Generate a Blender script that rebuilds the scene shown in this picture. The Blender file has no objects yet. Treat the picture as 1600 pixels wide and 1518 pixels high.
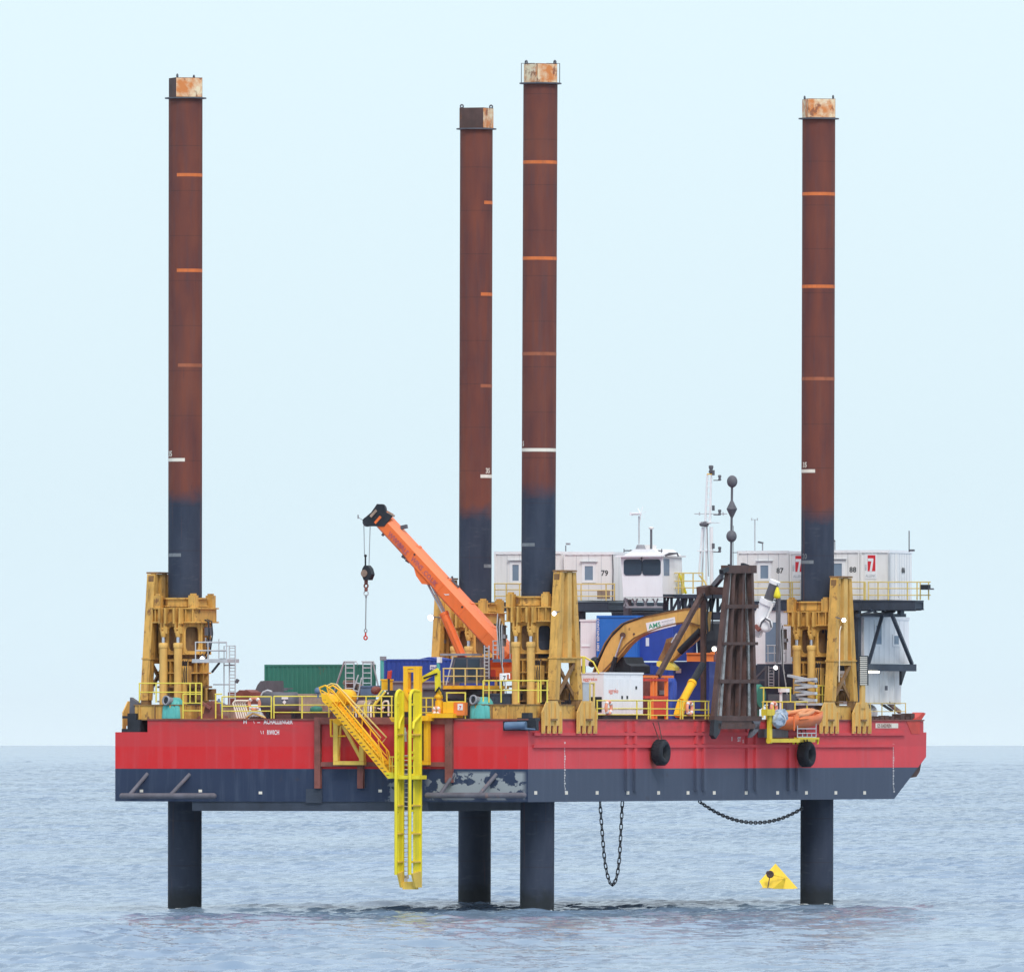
import bpy, bmesh, math, random
import numpy as np
from mathutils import Vector, Matrix
random.seed(7)
R = math.radians
sc = bpy.context.scene
COL = sc.collection

# ------------------------------------------------------------------ camera
CAM_H = 9.195
HOR = 1150.0                      # eye level; the sea's edge lies a little below it, as the dipping horizon does
F = 25000.0                      # focal length in photo pixels (1600 wide)
cam_d = bpy.data.cameras.new('camera')
cam = bpy.data.objects.new('camera', cam_d)
COL.objects.link(cam)
cam.location = (0, 0, CAM_H)
cam.rotation_euler = (R(90), 0, 0)
cam_d.sensor_width = 36
cam_d.sensor_fit = 'HORIZONTAL'
cam_d.lens = F / 1600 * 36
cam_d.shift_y = (HOR - 759) / 1600
cam_d.clip_start = 1
cam_d.clip_end = 60000
sc.camera = cam

# ------------------------------------------------------------------ sky and sun
SUN_EL, SUN_AZ = R(48), R(167)   # azimuth clockwise from +Y
w = bpy.data.worlds.new('World')
sc.world = w
w.use_nodes = True
nt = w.node_tree
bg = nt.nodes['Background']
bg.inputs['Strength'].default_value = 0.1
sky = nt.nodes.new('ShaderNodeTexSky')
sky.sky_type = 'NISHITA'
sky.sun_disc = False
sky.sun_elevation = SUN_EL
sky.sun_rotation = SUN_AZ
sky.air_density = 1.0
sky.dust_density = 2.0
sky.ozone_density = 1.5
mx = nt.nodes.new('ShaderNodeMix'); mx.data_type = 'RGBA'; mx.clamp_result = False
mx.inputs[0].default_value = 0.9
tc = nt.nodes.new('ShaderNodeTexCoord')
sep = nt.nodes.new('ShaderNodeSeparateXYZ')
nt.links.new(tc.outputs['Generated'], sep.inputs[0])
cr = nt.nodes.new('ShaderNodeValToRGB')
nt.links.new(sep.outputs['Z'], cr.inputs[0])
e = cr.color_ramp.elements
k_ = 10.75 / 13
def stop(p, c, el=None):
    el = el or cr.color_ramp.elements.new(p)
    el.position = p; el.color = (c[0] * k_, c[1] * k_, c[2] * k_, 1)
stop(0.0, (0.80, 0.96, 1.06), e[0])
stop(1.0, (1.2, 1.22, 1.24), e[1])
stop(.004, (0.76, 0.925, 1.02))
stop(.014, (0.735, 0.90, 0.985))
stop(.045, (0.765, 0.935, 1.01))
stop(.12, (0.78, 0.93, 1.06))
stop(.5, (0.86, 0.95, 1.05))
sc10 = nt.nodes.new('ShaderNodeVectorMath'); sc10.operation = 'SCALE'
sc10.inputs['Scale'].default_value = 13.0
nt.links.new(cr.outputs['Color'], sc10.inputs[0])
nt.links.new(sky.outputs['Color'], mx.inputs[6])
nt.links.new(sc10.outputs[0], mx.inputs[7])
nt.links.new(mx.outputs[2], bg.inputs['Color'])

sun_d = bpy.data.lights.new('sun', 'SUN')
sun_d.energy = 1.9
sun_d.angle = R(20)
sun_d.color = (1.0, 0.97, 0.92)
sun = bpy.data.objects.new('sun', sun_d)
COL.objects.link(sun)
sd = Vector((math.sin(SUN_AZ) * math.cos(SUN_EL), math.cos(SUN_AZ) * math.cos(SUN_EL), math.sin(SUN_EL)))
sun.rotation_euler = sd.to_track_quat('Z', 'Y').to_euler()
sun.location = (0, 0, 200)

sc.view_settings.view_transform = 'Standard'
sc.view_settings.look = 'None'
sc.view_settings.exposure = 0
sc.view_settings.gamma = 1
sc.cycles.max_bounces = 6

# ------------------------------------------------------------------ barge frame
TH = math.atan2(-0.4304, 0.9027)
CT, ST = 0.9027, 0.4304
OX, OY = 0.82, 830.2
def W(X, Y, Z):
    return (OX + CT * X + ST * Y, OY - ST * X + CT * Y, Z)
def P(px, py, Y=None, X=None):
    """point of the barge frame seen at photo pixel (px, py) on the plane Y=const (faces the stern) or X=const"""
    r = (px - 800) / F
    if Y is not None:
        X = (r * (OY + CT * Y) - OX - ST * Y) / (CT + r * ST)
    else:
        Y = (r * (OY - ST * X) - OX - CT * X) / (ST - r * CT)
    d = OY - ST * X + CT * Y
    return (X, Y, CAM_H + (HOR - py) * d / F)
def Z(py, X=-10, Y=5):
    return CAM_H + (HOR - py) * (OY - ST * X + CT * Y) / F
DECK = 10.04

# ------------------------------------------------------------------ materials
def new_mat(name):
    m = bpy.data.materials.new(name); m.use_nodes = True
    return m, m.node_tree, m.node_tree.nodes['Principled BSDF']
def N(nt, t, **kw):
    n = nt.nodes.new(t)
    for k, v in kw.items(): setattr(n, k, v)
    return n
def noise(nt, scale, detail=4, stretch=(1, 1, 1), rough=.6):
    tc = N(nt, 'ShaderNodeTexCoord'); mp = N(nt, 'ShaderNodeMapping')
    mp.inputs['Scale'].default_value = stretch
    oi = N(nt, 'ShaderNodeObjectInfo'); mu = N(nt, 'ShaderNodeMath', operation='MULTIPLY')
    mu.inputs[1].default_value = 37.0
    n = N(nt, 'ShaderNodeTexNoise', noise_dimensions='4D')
    n.inputs['Scale'].default_value = scale; n.inputs['Detail'].default_value = detail
    n.inputs['Roughness'].default_value = rough
    L = nt.links.new
    L(tc.outputs['Object'], mp.inputs[0]); L(mp.outputs[0], n.inputs['Vector'])
    L(oi.outputs['Random'], mu.inputs[0]); L(mu.outputs[0], n.inputs['W'])
    return n.outputs['Fac']
def ramp(nt, fac, a, b, lo=0.0, hi=1.0):
    m = N(nt, 'ShaderNodeMapRange', clamp=True)
    m.inputs[1].default_value = a; m.inputs[2].default_value = b
    m.inputs[3].default_value = lo; m.inputs[4].default_value = hi
    nt.links.new(fac, m.inputs[0])
    return m.outputs[0]
def mix(nt, fac, a, b):
    m = N(nt, 'ShaderNodeMix', data_type='RGBA')
    for i, v in ((6, a), (7, b)):
        if isinstance(v, (tuple, list)): m.inputs[i].default_value = (*v[:3], 1)
        else: nt.links.new(v, m.inputs[i])
    if isinstance(fac, float): m.inputs[0].default_value = fac
    else: nt.links.new(fac, m.inputs[0])
    return m.outputs[2]
def cl(c, k): return tuple(min(1, v * k) for v in c)
def mat(name, col, rough=.5, var=.18, scale=1.5, dirt=.3, rust=0.0, metal=0.0, dirtcol=None, rustcol=(.17, .075, .04), bump=.0):
    m, nt, b = new_mat(name)
    c = mix(nt, ramp(nt, noise(nt, scale), .3, .7), cl(col, 1 - var), cl(col, 1 + var))
    if dirt:
        dc = dirtcol or tuple(v * .45 + .02 for v in col)
        c = mix(nt, ramp(nt, noise(nt, 1.6, 5, (3, 3, .22)), .52, .78, 0, dirt * 1.6), c, dc)
    if rust:
        c = mix(nt, ramp(nt, noise(nt, 2.2, 6, (1, 1, .7), .7), .66 - rust * .25, .72 - rust * .2, 0, .9), c, rustcol)
    nt.links.new(c, b.inputs['Base Color'])
    b.inputs['Roughness'].default_value = rough
    b.inputs['Metallic'].default_value = metal
    b.inputs['Specular IOR Level'].default_value = .25
    if bump:
        bp = N(nt, 'ShaderNodeBump'); bp.inputs['Strength'].default_value = bump; bp.inputs['Distance'].default_value = .05
        nt.links.new(noise(nt, 3, 4), bp.inputs['Height']); nt.links.new(bp.outputs[0], b.inputs['Normal'])
    return m
def emat(name, col, s):
    m, nt, b = new_mat(name)
    b.inputs['Base Color'].default_value = (*col, 1)
    b.inputs['Emission Color'].default_value = (*col, 1)
    b.inputs['Emission Strength'].default_value = s
    return m

M = {}
M['ochre'] = mat('ochre_paint', (.64, .365, .090), .55, .22, .9, .75, .34, dirtcol=(.20, .11, .04))
M['ochre_dark'] = mat('dark_ochre_paint', (.26, .145, .06), .6, .25, 1.2, .6, .5, dirtcol=(.10, .06, .035))  # much darker, browner ochre with dirt streaks and rust patches
M['ochre_web'] = mat('shaded_ochre_paint', (.46, .27, .08), .6, .25, 1.0, .7, .35, dirtcol=(.14, .085, .04))  # ochre with the shade of the recessed brace webs put into its colour
M['ochre_pale'] = mat('pale_ochre_paint', (.70, .425, .125), .5, .16, .9, .5, .16, dirtcol=(.27, .16, .06))
M['lemon'] = mat('lemon_yellow_paint', (.78, .67, .035), .45, .08, 1.0, .25, .0, dirtcol=(.42, .33, .04))
M['amber'] = mat('amber_yellow_paint', (.92, .50, .02), .45, .08, 1.2, .25, .05, dirtcol=(.5, .24, .03))
M['rail'] = mat('rail_yellow_paint', (.80, .66, .10), .45, .12, 2.0, .25, .08)
M['rail_pale'] = mat('faded_rail_yellow', (.72, .56, .20), .5, .12, 2.0, .25, .12)
M['white'] = mat('white_paint', (.86, .86, .88), .4, .04, .8, .16, .03, dirtcol=(.5, .48, .46))
M['cream'] = mat('cream_cabin_paint', (.84, .82, .81), .45, .05, .7, .18, .02, dirtcol=(.52, .49, .46))
M['navy'] = mat('navy_steel_paint', (.045, .058, .085), .5, .25, 1.0, .25, .05)
M['black'] = mat('black_steel', (.022, .026, .034), .5, .3, 1.5, .2, .05)
M['rubber'] = mat('black_rubber', (.020, .024, .032), .75, .25, 3, .2)
M['brown'] = mat('brown_rusty_steel', (.092, .055, .050), .7, .35, 1.2, .4, .40, rustcol=(.13, .062, .042))
M['redrust'] = mat('rust_red_primer', (.24, .085, .07), .65, .3, 1.3, .4, .3, rustcol=(.13, .07, .055))
M['orange'] = mat('crane_orange_paint', (.88, .185, .045), .35, .06, .7, .15)
M['orange2'] = mat('signal_orange', (.86, .22, .05), .5, .08, 1.5, .2)
M['red'] = mat('red_paint', (.62, .065, .045), .5, .12, 1.5, .3, .1)
M['green'] = mat('container_green', (.040, .195, .145), .45, .1, .8, .22, .05)
M['blue'] = mat('container_indigo', (.035, .075, .36), .45, .12, .8, .25, .08)
M['blue2'] = mat('container_bright_blue', (.03, .16, .52), .4, .07, .7, .12, .0)
M['teal'] = mat('teal_paint', (.10, .43, .40), .45, .1, 1.5, .35, .1)
M['grey'] = mat('grey_steel', (.30, .30, .33), .55, .15, 1.5, .3, .08)
M['galv'] = mat('galvanised_steel', (.50, .52, .55), .45, .12, 2, .2)
M['dgrey'] = mat('dark_grey_paint', (.12, .12, .14), .55, .2, 1.5, .3, .08)
M['blueg'] = mat('blue_grey_paint', (.12, .19, .30), .5, .2, 1.5, .3, .1)
M['glass'] = mat('dark_glass', (.035, .055, .085), .12, .2, .8, 0)
M['pane'] = mat('window_glass', (.20, .27, .36), .15, .1, .8, 0)
M['timber'] = mat('weathered_timber', (.34, .25, .20), .8, .3, 2.5, .3)
M['chrome'] = mat('polished_rod', (.62, .62, .66), .25, .05, 2, 0, 0, .8)
M['digit'] = mat('dark_lettering', (.06, .065, .07), .6, .1, 2, 0)
M['wletter'] = mat('white_lettering', (.78, .76, .76), .6, .1, 3, 0)
M['logo'] = mat('red_lettering', (.68, .035, .05), .5, .06, 2, 0)
M['pletter'] = mat('purple_lettering', (.46, .13, .16), .6, .2, 4, 0)
M['gletter'] = mat('green_lettering', (.06, .36, .22), .5, .06, 2, 0)
M['ogl'] = mat('orange_lettering', (.80, .24, .18), .5, .06, 2, 0)
M['cablemat'] = mat('grey_wire_rope', (.24, .26, .29), .5, .1, 3, 0)
M['flood'] = emat('lit_floodlight', (1, 1, 1), 5)
M['warm'] = emat('lit_warm_lamp', (1, .93, .72), 3)
M['skin_cloth'] = mat('tarpaulin', (.33, .40, .50), .6, .35, 4, .2)

def hull_material():
    m, nt, b = new_mat('hull_paint')
    L = nt.links.new
    tc = N(nt, 'ShaderNodeTexCoord'); sp = N(nt, 'ShaderNodeSeparateXYZ'); L(tc.outputs['Object'], sp.inputs[0])
    X, Y, Zc = sp.outputs
    def math_(op, a, bb=None):
        n = N(nt, 'ShaderNodeMath', operation=op)
        if isinstance(a, (int, float)): n.inputs[0].default_value = a
        else: L(a, n.inputs[0])
        if bb is not None:
            if isinstance(bb, (int, float)): n.inputs[1].default_value = bb
            else: L(bb, n.inputs[1])
        return n.outputs[0]
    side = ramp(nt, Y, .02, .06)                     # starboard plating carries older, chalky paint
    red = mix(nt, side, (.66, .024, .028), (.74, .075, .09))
    red = mix(nt, ramp(nt, noise(nt, .45, 5), .35, .7, 0, .45), red, (.54, .060, .070))
    red = mix(nt, ramp(nt, noise(nt, 1.1, 5, (2.2, 2.2, .10)), .50, .78, 0, .3), red, (.56, .17, .19))
    red = mix(nt, ramp(nt, noise(nt, 2.1, 6, (1, 1, .5), .7), .64, .74, 0, .55), red, (.27, .085, .08))
    red = mix(nt, ramp(nt, noise(nt, 3.0, 5, (4, 4, .12)), .60, .80, 0, .4), red, (.33, .06, .06))
    red = mix(nt, math_('MULTIPLY', ramp(nt, Zc, 2.82, 2.93), .35), red, (.50, .075, .085))
    # deck-edge grime
    edge = math_('MULTIPLY', ramp(nt, Zc, 3.55, 4.2), ramp(nt, noise(nt, .9, 4, (1, 1, 3)), .42, .62, 0, .75))
    red = mix(nt, edge, red, (.33, .075, .075))
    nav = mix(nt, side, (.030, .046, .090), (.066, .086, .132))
    nav = mix(nt, ramp(nt, noise(nt, 1.2, 5, (2, 2, .15)), .5, .8, 0, .5), nav, (.10, .13, .19))
    nav = mix(nt, ramp(nt, noise(nt, 1.6, 6), .62, .72, 0, .5), nav, (.06, .05, .06))
    # scraped paint on the starboard half of the stern, behind the pipe guard
    mask = math_('MULTIPLY', math_('MULTIPLY', ramp(nt, X, -6.0, -5.4), ramp(nt, X, -.05, -.35)), math_('SUBTRACT', 1.0, side))
    mask = math_('MULTIPLY', mask, math_('MULTIPLY', ramp(nt, Zc, .05, .25), ramp(nt, Zc, 1.62, 1.45)))
    pat = ramp(nt, noise(nt, .85, 5, (1, 1, 1.3), .55), .485, .505)
    nav = mix(nt, math_('MULTIPLY', mask, pat), nav, (.30, .33, .35))
    mask2 = math_('MULTIPLY', math_('MULTIPLY', ramp(nt, X, -8.3, -7.9), ramp(nt, X, -6.9, -7.2)), math_('SUBTRACT', 1.0, side))
    nav = mix(nt, math_('MULTIPLY', mask2, ramp(nt, noise(nt, 1.3, 5), .47, .50)), nav, (.22, .25, .29))
    wl = ramp(nt, Zc, 1.712, 1.722)
    L(mix(nt, wl, nav, red), b.inputs['Base Color'])
    b.inputs['Roughness'].default_value = .55; b.inputs['Specular IOR Level'].default_value = .15
    bp = N(nt, 'ShaderNodeBump'); bp.inputs['Strength'].default_value = .5; bp.inputs['Distance'].default_value = .06
    L(noise(nt, .55, 3), bp.inputs['Height']); L(bp.outputs[0], b.inputs['Normal'])
    return m
M['hull'] = hull_material()

def leg_material(zt):
    m, nt, b = new_mat('leg_rust_and_tar')
    L = nt.links.new
    tc = N(nt, 'ShaderNodeTexCoord'); sp = N(nt, 'ShaderNodeSeparateXYZ'); L(tc.outputs['Object'], sp.inputs[0])
    rust = mix(nt, ramp(nt, noise(nt, .7, 6, (2, 2, .35)), .36, .66), (.125, .046, .042), (.200, .062, .042))
    rust = mix(nt, ramp(nt, noise(nt, 1.5, 6, (3, 3, .2)), .5, .75, 0, .6), rust, (.105, .060, .064))
    rust = mix(nt, ramp(nt, noise(nt, .16, 3), .52, .70, 0, .5), rust, (.24, .082, .048))
    tar = mix(nt, ramp(nt, noise(nt, .6, 5, (2, 2, .5)), .35, .7), (.030, .040, .066), (.054, .066, .098))
    tar = mix(nt, ramp(nt, noise(nt, 1.3, 5, (1, 1, 4)), .58, .72, 0, .35), tar, (.11, .12, .14))
    ad = N(nt, 'ShaderNodeMath', operation='MULTIPLY_ADD'); L(noise(nt, .7, 5), ad.inputs[0]); ad.inputs[1].default_value = 2.0
    L(sp.outputs[2], ad.inputs[2])
    c = mix(nt, ramp(nt, ad.outputs[0], zt + .55, zt + 1.45), tar, rust)
    # girth welds every couple of metres, a streak of fresh rust below some of them
    fr_ = N(nt, 'ShaderNodeMath', operation='FRACT'); dv = N(nt, 'ShaderNodeMath', operation='DIVIDE'); dv.inputs[1].default_value = 2.37
    L(sp.outputs[2], dv.inputs[0]); L(dv.outputs[0], fr_.inputs[0])
    c = mix(nt, ramp(nt, fr_.outputs[0], .022, .012, 0, .40), c, (.045, .032, .034))
    c = mix(nt, ramp(nt, noise(nt, 1.0, 6, (5, 5, .10), .65), .60, .72, 0, .55), c, (.20, .082, .050))
    c = mix(nt, ramp(nt, noise(nt, 1.9, 6, (4, 4, .25), .7), .62, .70, 0, .5), c, (.045, .036, .042))
    # wet, weedy foot
    wt = N(nt, 'ShaderNodeMath', operation='MULTIPLY_ADD'); L(noise(nt, 1.6, 5), wt.inputs[0]); wt.inputs[1].default_value = -1.2; L(sp.outputs[2], wt.inputs[2])
    c = mix(nt, ramp(nt, wt.outputs[0], .7, .1, 0, .8), c, (.022, .026, .026))
    L(c, b.inputs['Base Color']); b.inputs['Roughness'].default_value = .62; b.inputs['Specular IOR Level'].default_value = .12
    bp = N(nt, 'ShaderNodeBump'); bp.inputs['Strength'].default_value = .15; bp.inputs['Distance'].default_value = .03
    L(noise(nt, 2.5, 5), bp.inputs['Height']); L(bp.outputs[0], b.inputs['Normal'])
    return m
def peel_material():
    m, nt, b = new_mat('peeling_cream_paint')
    c = mix(nt, ramp(nt, noise(nt, 1.5, 5), .38, .58), (.82, .68, .46), (.66, .22, .055))
    c = mix(nt, ramp(nt, noise(nt, 2.6, 6, (1, 1, .6), .7), .54, .61, 0, .9), c, (.26, .085, .04))
    c = mix(nt, ramp(nt, noise(nt, 1.3, 5), .60, .66, 0, .9), c, (.86, .78, .62))
    nt.links.new(c, b.inputs['Base Color']); b.inputs['Roughness'].default_value = .6
    return m
M['peel'] = peel_material()
M['bandorange'] = mat('orange_band_paint', (.66, .17, .05), .6, .15, 1.5, .35, .1, dirtcol=(.26, .10, .06))
M['bandworn'] = mat('worn_band_paint', (.36, .115, .06), .6, .2, 1.5, .5)
M['bandwhite'] = mat('white_band_paint', (.80, .74, .64), .6, .06, 1.5, .12)
M['bandgrey'] = mat('worn_grey_mark', (.20, .22, .24), .6, .25, 3, .3)

# ------------------------------------------------------------------ mesh builder (barge-frame coordinates)
_tc = {}
def text2d(s, align, bold=.022):
    k = (s, align)
    if k not in _tc:
        cu = bpy.data.curves.new('t', 'FONT'); cu.body = s; cu.size = 1; cu.align_x = align; cu.resolution_u = 2; cu.offset = bold
        ob = bpy.data.objects.new('t', cu)
        me = bpy.data.meshes.new_from_object(ob)
        _tc[k] = ([tuple(v.co[:2]) for v in me.vertices], [tuple(p.vertices) for p in me.polygons])
        bpy.data.objects.remove(ob); bpy.data.curves.remove(cu); bpy.data.meshes.remove(me)
    return _tc[k]

class MB:
    def __init__(s): s.V, s.F, s.S = [], [], []
    def add(s, vs, fs, smooth=False):
        o = len(s.V); s.V += [tuple(v) for v in vs]
        for f in fs: s.F.append(tuple(i + o for i in f)); s.S.append(smooth)
        return s
    def box(s, x0, x1, y0, y1, z0, z1):
        vs = [(x, y, z) for z in (z0, z1) for y in (y0, y1) for x in (x0, x1)]
        return s.add(vs, [(0, 2, 3, 1), (4, 5, 7, 6), (0, 1, 5, 4), (1, 3, 7, 5), (3, 2, 6, 7), (2, 0, 4, 6)])
    def bar(s, p, q, w, h, up=(0, 0, 1)):
        p, q = Vector(p), Vector(q); d = (q - p).normalized(); u = Vector(up)
        if abs(d.dot(u)) > .97: u = Vector((0, 1, 0))
        a = d.cross(u).normalized(); b = a.cross(d).normalized()
        a *= w / 2; b *= h / 2
        vs = [t + i * a + j * b for t in (p, q) for i, j in ((-1, -1), (1, -1), (1, 1), (-1, 1))]
        return s.add(vs, [(0, 1, 2, 3), (7, 6, 5, 4), (0, 4, 5, 1), (1, 5, 6, 2), (2, 6, 7, 3), (3, 7, 4, 0)])
    def tube(s, p, q, r, n=10, r2=None):
        p, q = Vector(p), Vector(q); d = (q - p).normalized()
        u = Vector((0, 0, 1)) if abs(d.z) < .9 else Vector((1, 0, 0))
        a = d.cross(u).normalized(); b = a.cross(d)
        r2 = r if r2 is None else r2
        vs = []
        for t, rr in ((p, r), (q, r2)):
            for i in range(n):
                an = 2 * math.pi * (i + .5) / n
                vs.append(t + a * math.cos(an) * rr + b * math.sin(an) * rr)
        s.add(vs, [(i, (i + 1) % n, n + (i + 1) % n, n + i) for i in range(n)], True)
        s.add(vs[:n], [tuple(range(n))]); s.add(vs[n:], [tuple(range(n))])
        return s
    def path(s, pts, r, n=8):
        pts = [Vector(p) for p in pts]
        vs = []; up = None
        for i, p in enumerate(pts):
            d = (pts[min(i + 1, len(pts) - 1)] - pts[max(i - 1, 0)]).normalized()
            if up is None: up = Vector((0, 0, 1)) if abs(d.z) < .9 else Vector((1, 0, 0))
            a = d.cross(up).normalized(); b = a.cross(d).normalized(); up = b
            k = 1.0
            if 0 < i < len(pts) - 1:
                c = (pts[i] - pts[i - 1]).normalized().dot(d); k = 1 / max(.5, c)
            for j in range(n):
                an = 2 * math.pi * (j + .5) / n
                vs.append(p + (a * math.cos(an) + b * math.sin(an)) * r * (k if True else 1))
        fs = []
        for i in range(len(pts) - 1):
            for j in range(n):
                fs.append((i * n + j, i * n + (j + 1) % n, (i + 1) * n + (j + 1) % n, (i + 1) * n + j))
        s.add(vs, fs, True)
        s.add(vs[:n], [tuple(range(n))]); s.add(vs[-n:], [tuple(range(n))])
        return s
    def prism(s, pts, vec):
        n = len(pts); v = Vector(vec)
        vs = [Vector(p) for p in pts] + [Vector(p) + v for p in pts]
        s.add(vs, [tuple(range(n)), tuple(range(2 * n - 1, n - 1, -1))] + [(i, (i + 1) % n, n + (i + 1) % n, n + i) for i in range(n)])
        return s
    def lathe(s, c, prof, n=16, axis=(0, 0, 1), smooth=True, ph=.5, caps=True):
        ax = Vector(axis).normalized(); u = Vector((1, 0, 0)) if abs(ax.x) < .9 else Vector((0, 1, 0))
        a = (u - ax * u.dot(ax)).normalized(); b = ax.cross(a); c = Vector(c)
        vs = []
        for r, z in prof:
            for i in range(n):
                an = 2 * math.pi * (i + ph) / n
                vs.append(c + ax * z + (a * math.cos(an) + b * math.sin(an)) * r)
        fs = [(k * n + i, k * n + (i + 1) % n, (k + 1) * n + (i + 1) % n, (k + 1) * n + i) for k in range(len(prof) - 1) for i in range(n)]
        s.add(vs, fs, smooth)
        if caps:
            s.add(vs[:n], [tuple(range(n))]); s.add(vs[-n:], [tuple(range(n))])
        return s
    def sphere(s, c, r, sz=1.0, n=16):
        return s.lathe(c, [(max(.001, r * math.sin(math.pi * i / 10)), -r * sz * math.cos(math.pi * i / 10)) for i in range(11)], n)
    def torus(s, c, Rr, r, axis, n=24, m=10, fl=1.0):
        ax = Vector(axis).normalized(); u = Vector((0, 0, 1)) if abs(ax.z) < .9 else Vector((1, 0, 0))
        a = (u - ax * u.dot(ax)).normalized(); b = ax.cross(a); c = Vector(c)
        vs = []
        for i in range(n):
            t = 2 * math.pi * i / n; d = a * math.cos(t) + b * math.sin(t)
            for j in range(m):
                q = 2 * math.pi * j / m
                vs.append(c + d * (Rr + r * math.cos(q)) + ax * r * fl * math.sin(q))
        return s.add(vs, [(i * m + j, i * m + (j + 1) % m, ((i + 1) % n) * m + (j + 1) % m, ((i + 1) % n) * m + j) for i in range(n) for j in range(m)], True)
    def ringplate(s, outer, inner, vec):
        """plate between two outlines with the same number of points, thickness vec"""
        n = len(outer); v = Vector(vec)
        o = [Vector(p) for p in outer]; i_ = [Vector(p) for p in inner]
        vs = o + i_ + [p + v for p in o] + [p + v for p in i_]
        fs = []
        for k in range(n):
            j = (k + 1) % n
            fs += [(k, j, n + j, n + k), (2 * n + k, 3 * n + k, 3 * n + j, 2 * n + j), (k, 2 * n + k, 2 * n + j, j), (n + k, n + j, 3 * n + j, 3 * n + k)]
        return s.add(vs, fs)
    def text(s, t, size, org, ax=(1, 0, 0), ay=(0, 0, 1), align='LEFT', off=0.0, stretch=1.0):
        vs, fs = text2d(t, align)
        o, ax, ay = Vector(org), Vector(ax).normalized(), Vector(ay).normalized()
        nrm = ax.cross(ay)
        return s.add([o + ax * x * size * stretch + ay * y * size + nrm * off for x, y in vs], fs)

BASE = {}
def new_mesh(mb, name, m, base):
    me = bpy.data.meshes.new(name)
    b = base
    me.from_pydata([(v[0] - b[0], v[1] - b[1], v[2] - b[2]) for v in mb.V], [], mb.F)
    me.polygons.foreach_set('use_smooth', mb.S)
    bm = bmesh.new(); bm.from_mesh(me); bmesh.ops.recalc_face_normals(bm, faces=bm.faces); bm.to_mesh(me); bm.free()
    for mm in (m if isinstance(m, (list, tuple)) else [m]):
        me.materials.append(M[mm] if isinstance(mm, str) else mm)
    return me
def tag(o, label, cat, group=None, kind=None):
    if label: o['label'] = label
    if cat: o['category'] = cat
    if group: o['group'] = group
    if kind: o['kind'] = kind
def thing(name, label, cat, base, group=None):
    o = bpy.data.objects.new(name, None); COL.objects.link(o)
    o.empty_display_size = .3
    o.location = W(*base); o.rotation_euler = (0, 0, TH)
    tag(o, label, cat, group); BASE[o.name] = base
    return o
def part(name, mb, m, parent, label=None):
    base = BASE[parent.name]
    o = bpy.data.objects.new(name, new_mesh(mb, name, m, base)); COL.objects.link(o)
    o.parent = parent; BASE[o.name] = base
    if label: o['label'] = label
    return o
def solo(name, mb, m, label, cat, group=None, kind=None):
    xs, ys, zs = zip(*mb.V)
    base = ((min(xs) + max(xs)) / 2, (min(ys) + max(ys)) / 2, min(zs))
    o = bpy.data.objects.new(name, new_mesh(mb, name, m, base)); COL.objects.link(o)
    o.location = W(*base); o.rotation_euler = (0, 0, TH)
    tag(o, label, cat, group, kind); BASE[o.name] = base
    return o
def copy_tree(src, base, label=None, rz=0.0):
    c = src.copy(); COL.objects.link(c); c.location = W(*base); c.rotation_euler = (0, 0, TH + rz)
    if label: c['label'] = label
    BASE[c.name] = base
    def rec(a, b):
        for ch in list(a.children):
            d = ch.copy(); COL.objects.link(d); d.parent = b; rec(ch, d)
    rec(src, c)
    return c
def vbox(px0, px1, py0, py1, Y, depth, mb=None):
    """box whose stern face spans the pixels on plane Y"""
    a = P(px0, py1, Y=Y); b = P(px1, py0, Y=Y)
    return (mb or MB()).box(a[0], b[0], Y, Y + depth, a[2], b[2])
def sbox(px0, px1, py0, py1, X, depth, mb=None):
    """box whose starboard face spans the pixels on plane X"""
    a = P(px0, py1, X=X); b = P(px1, py0, X=X)
    return (mb or MB()).box(X - depth, X, a[1], b[1], a[2], b[2])

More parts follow.
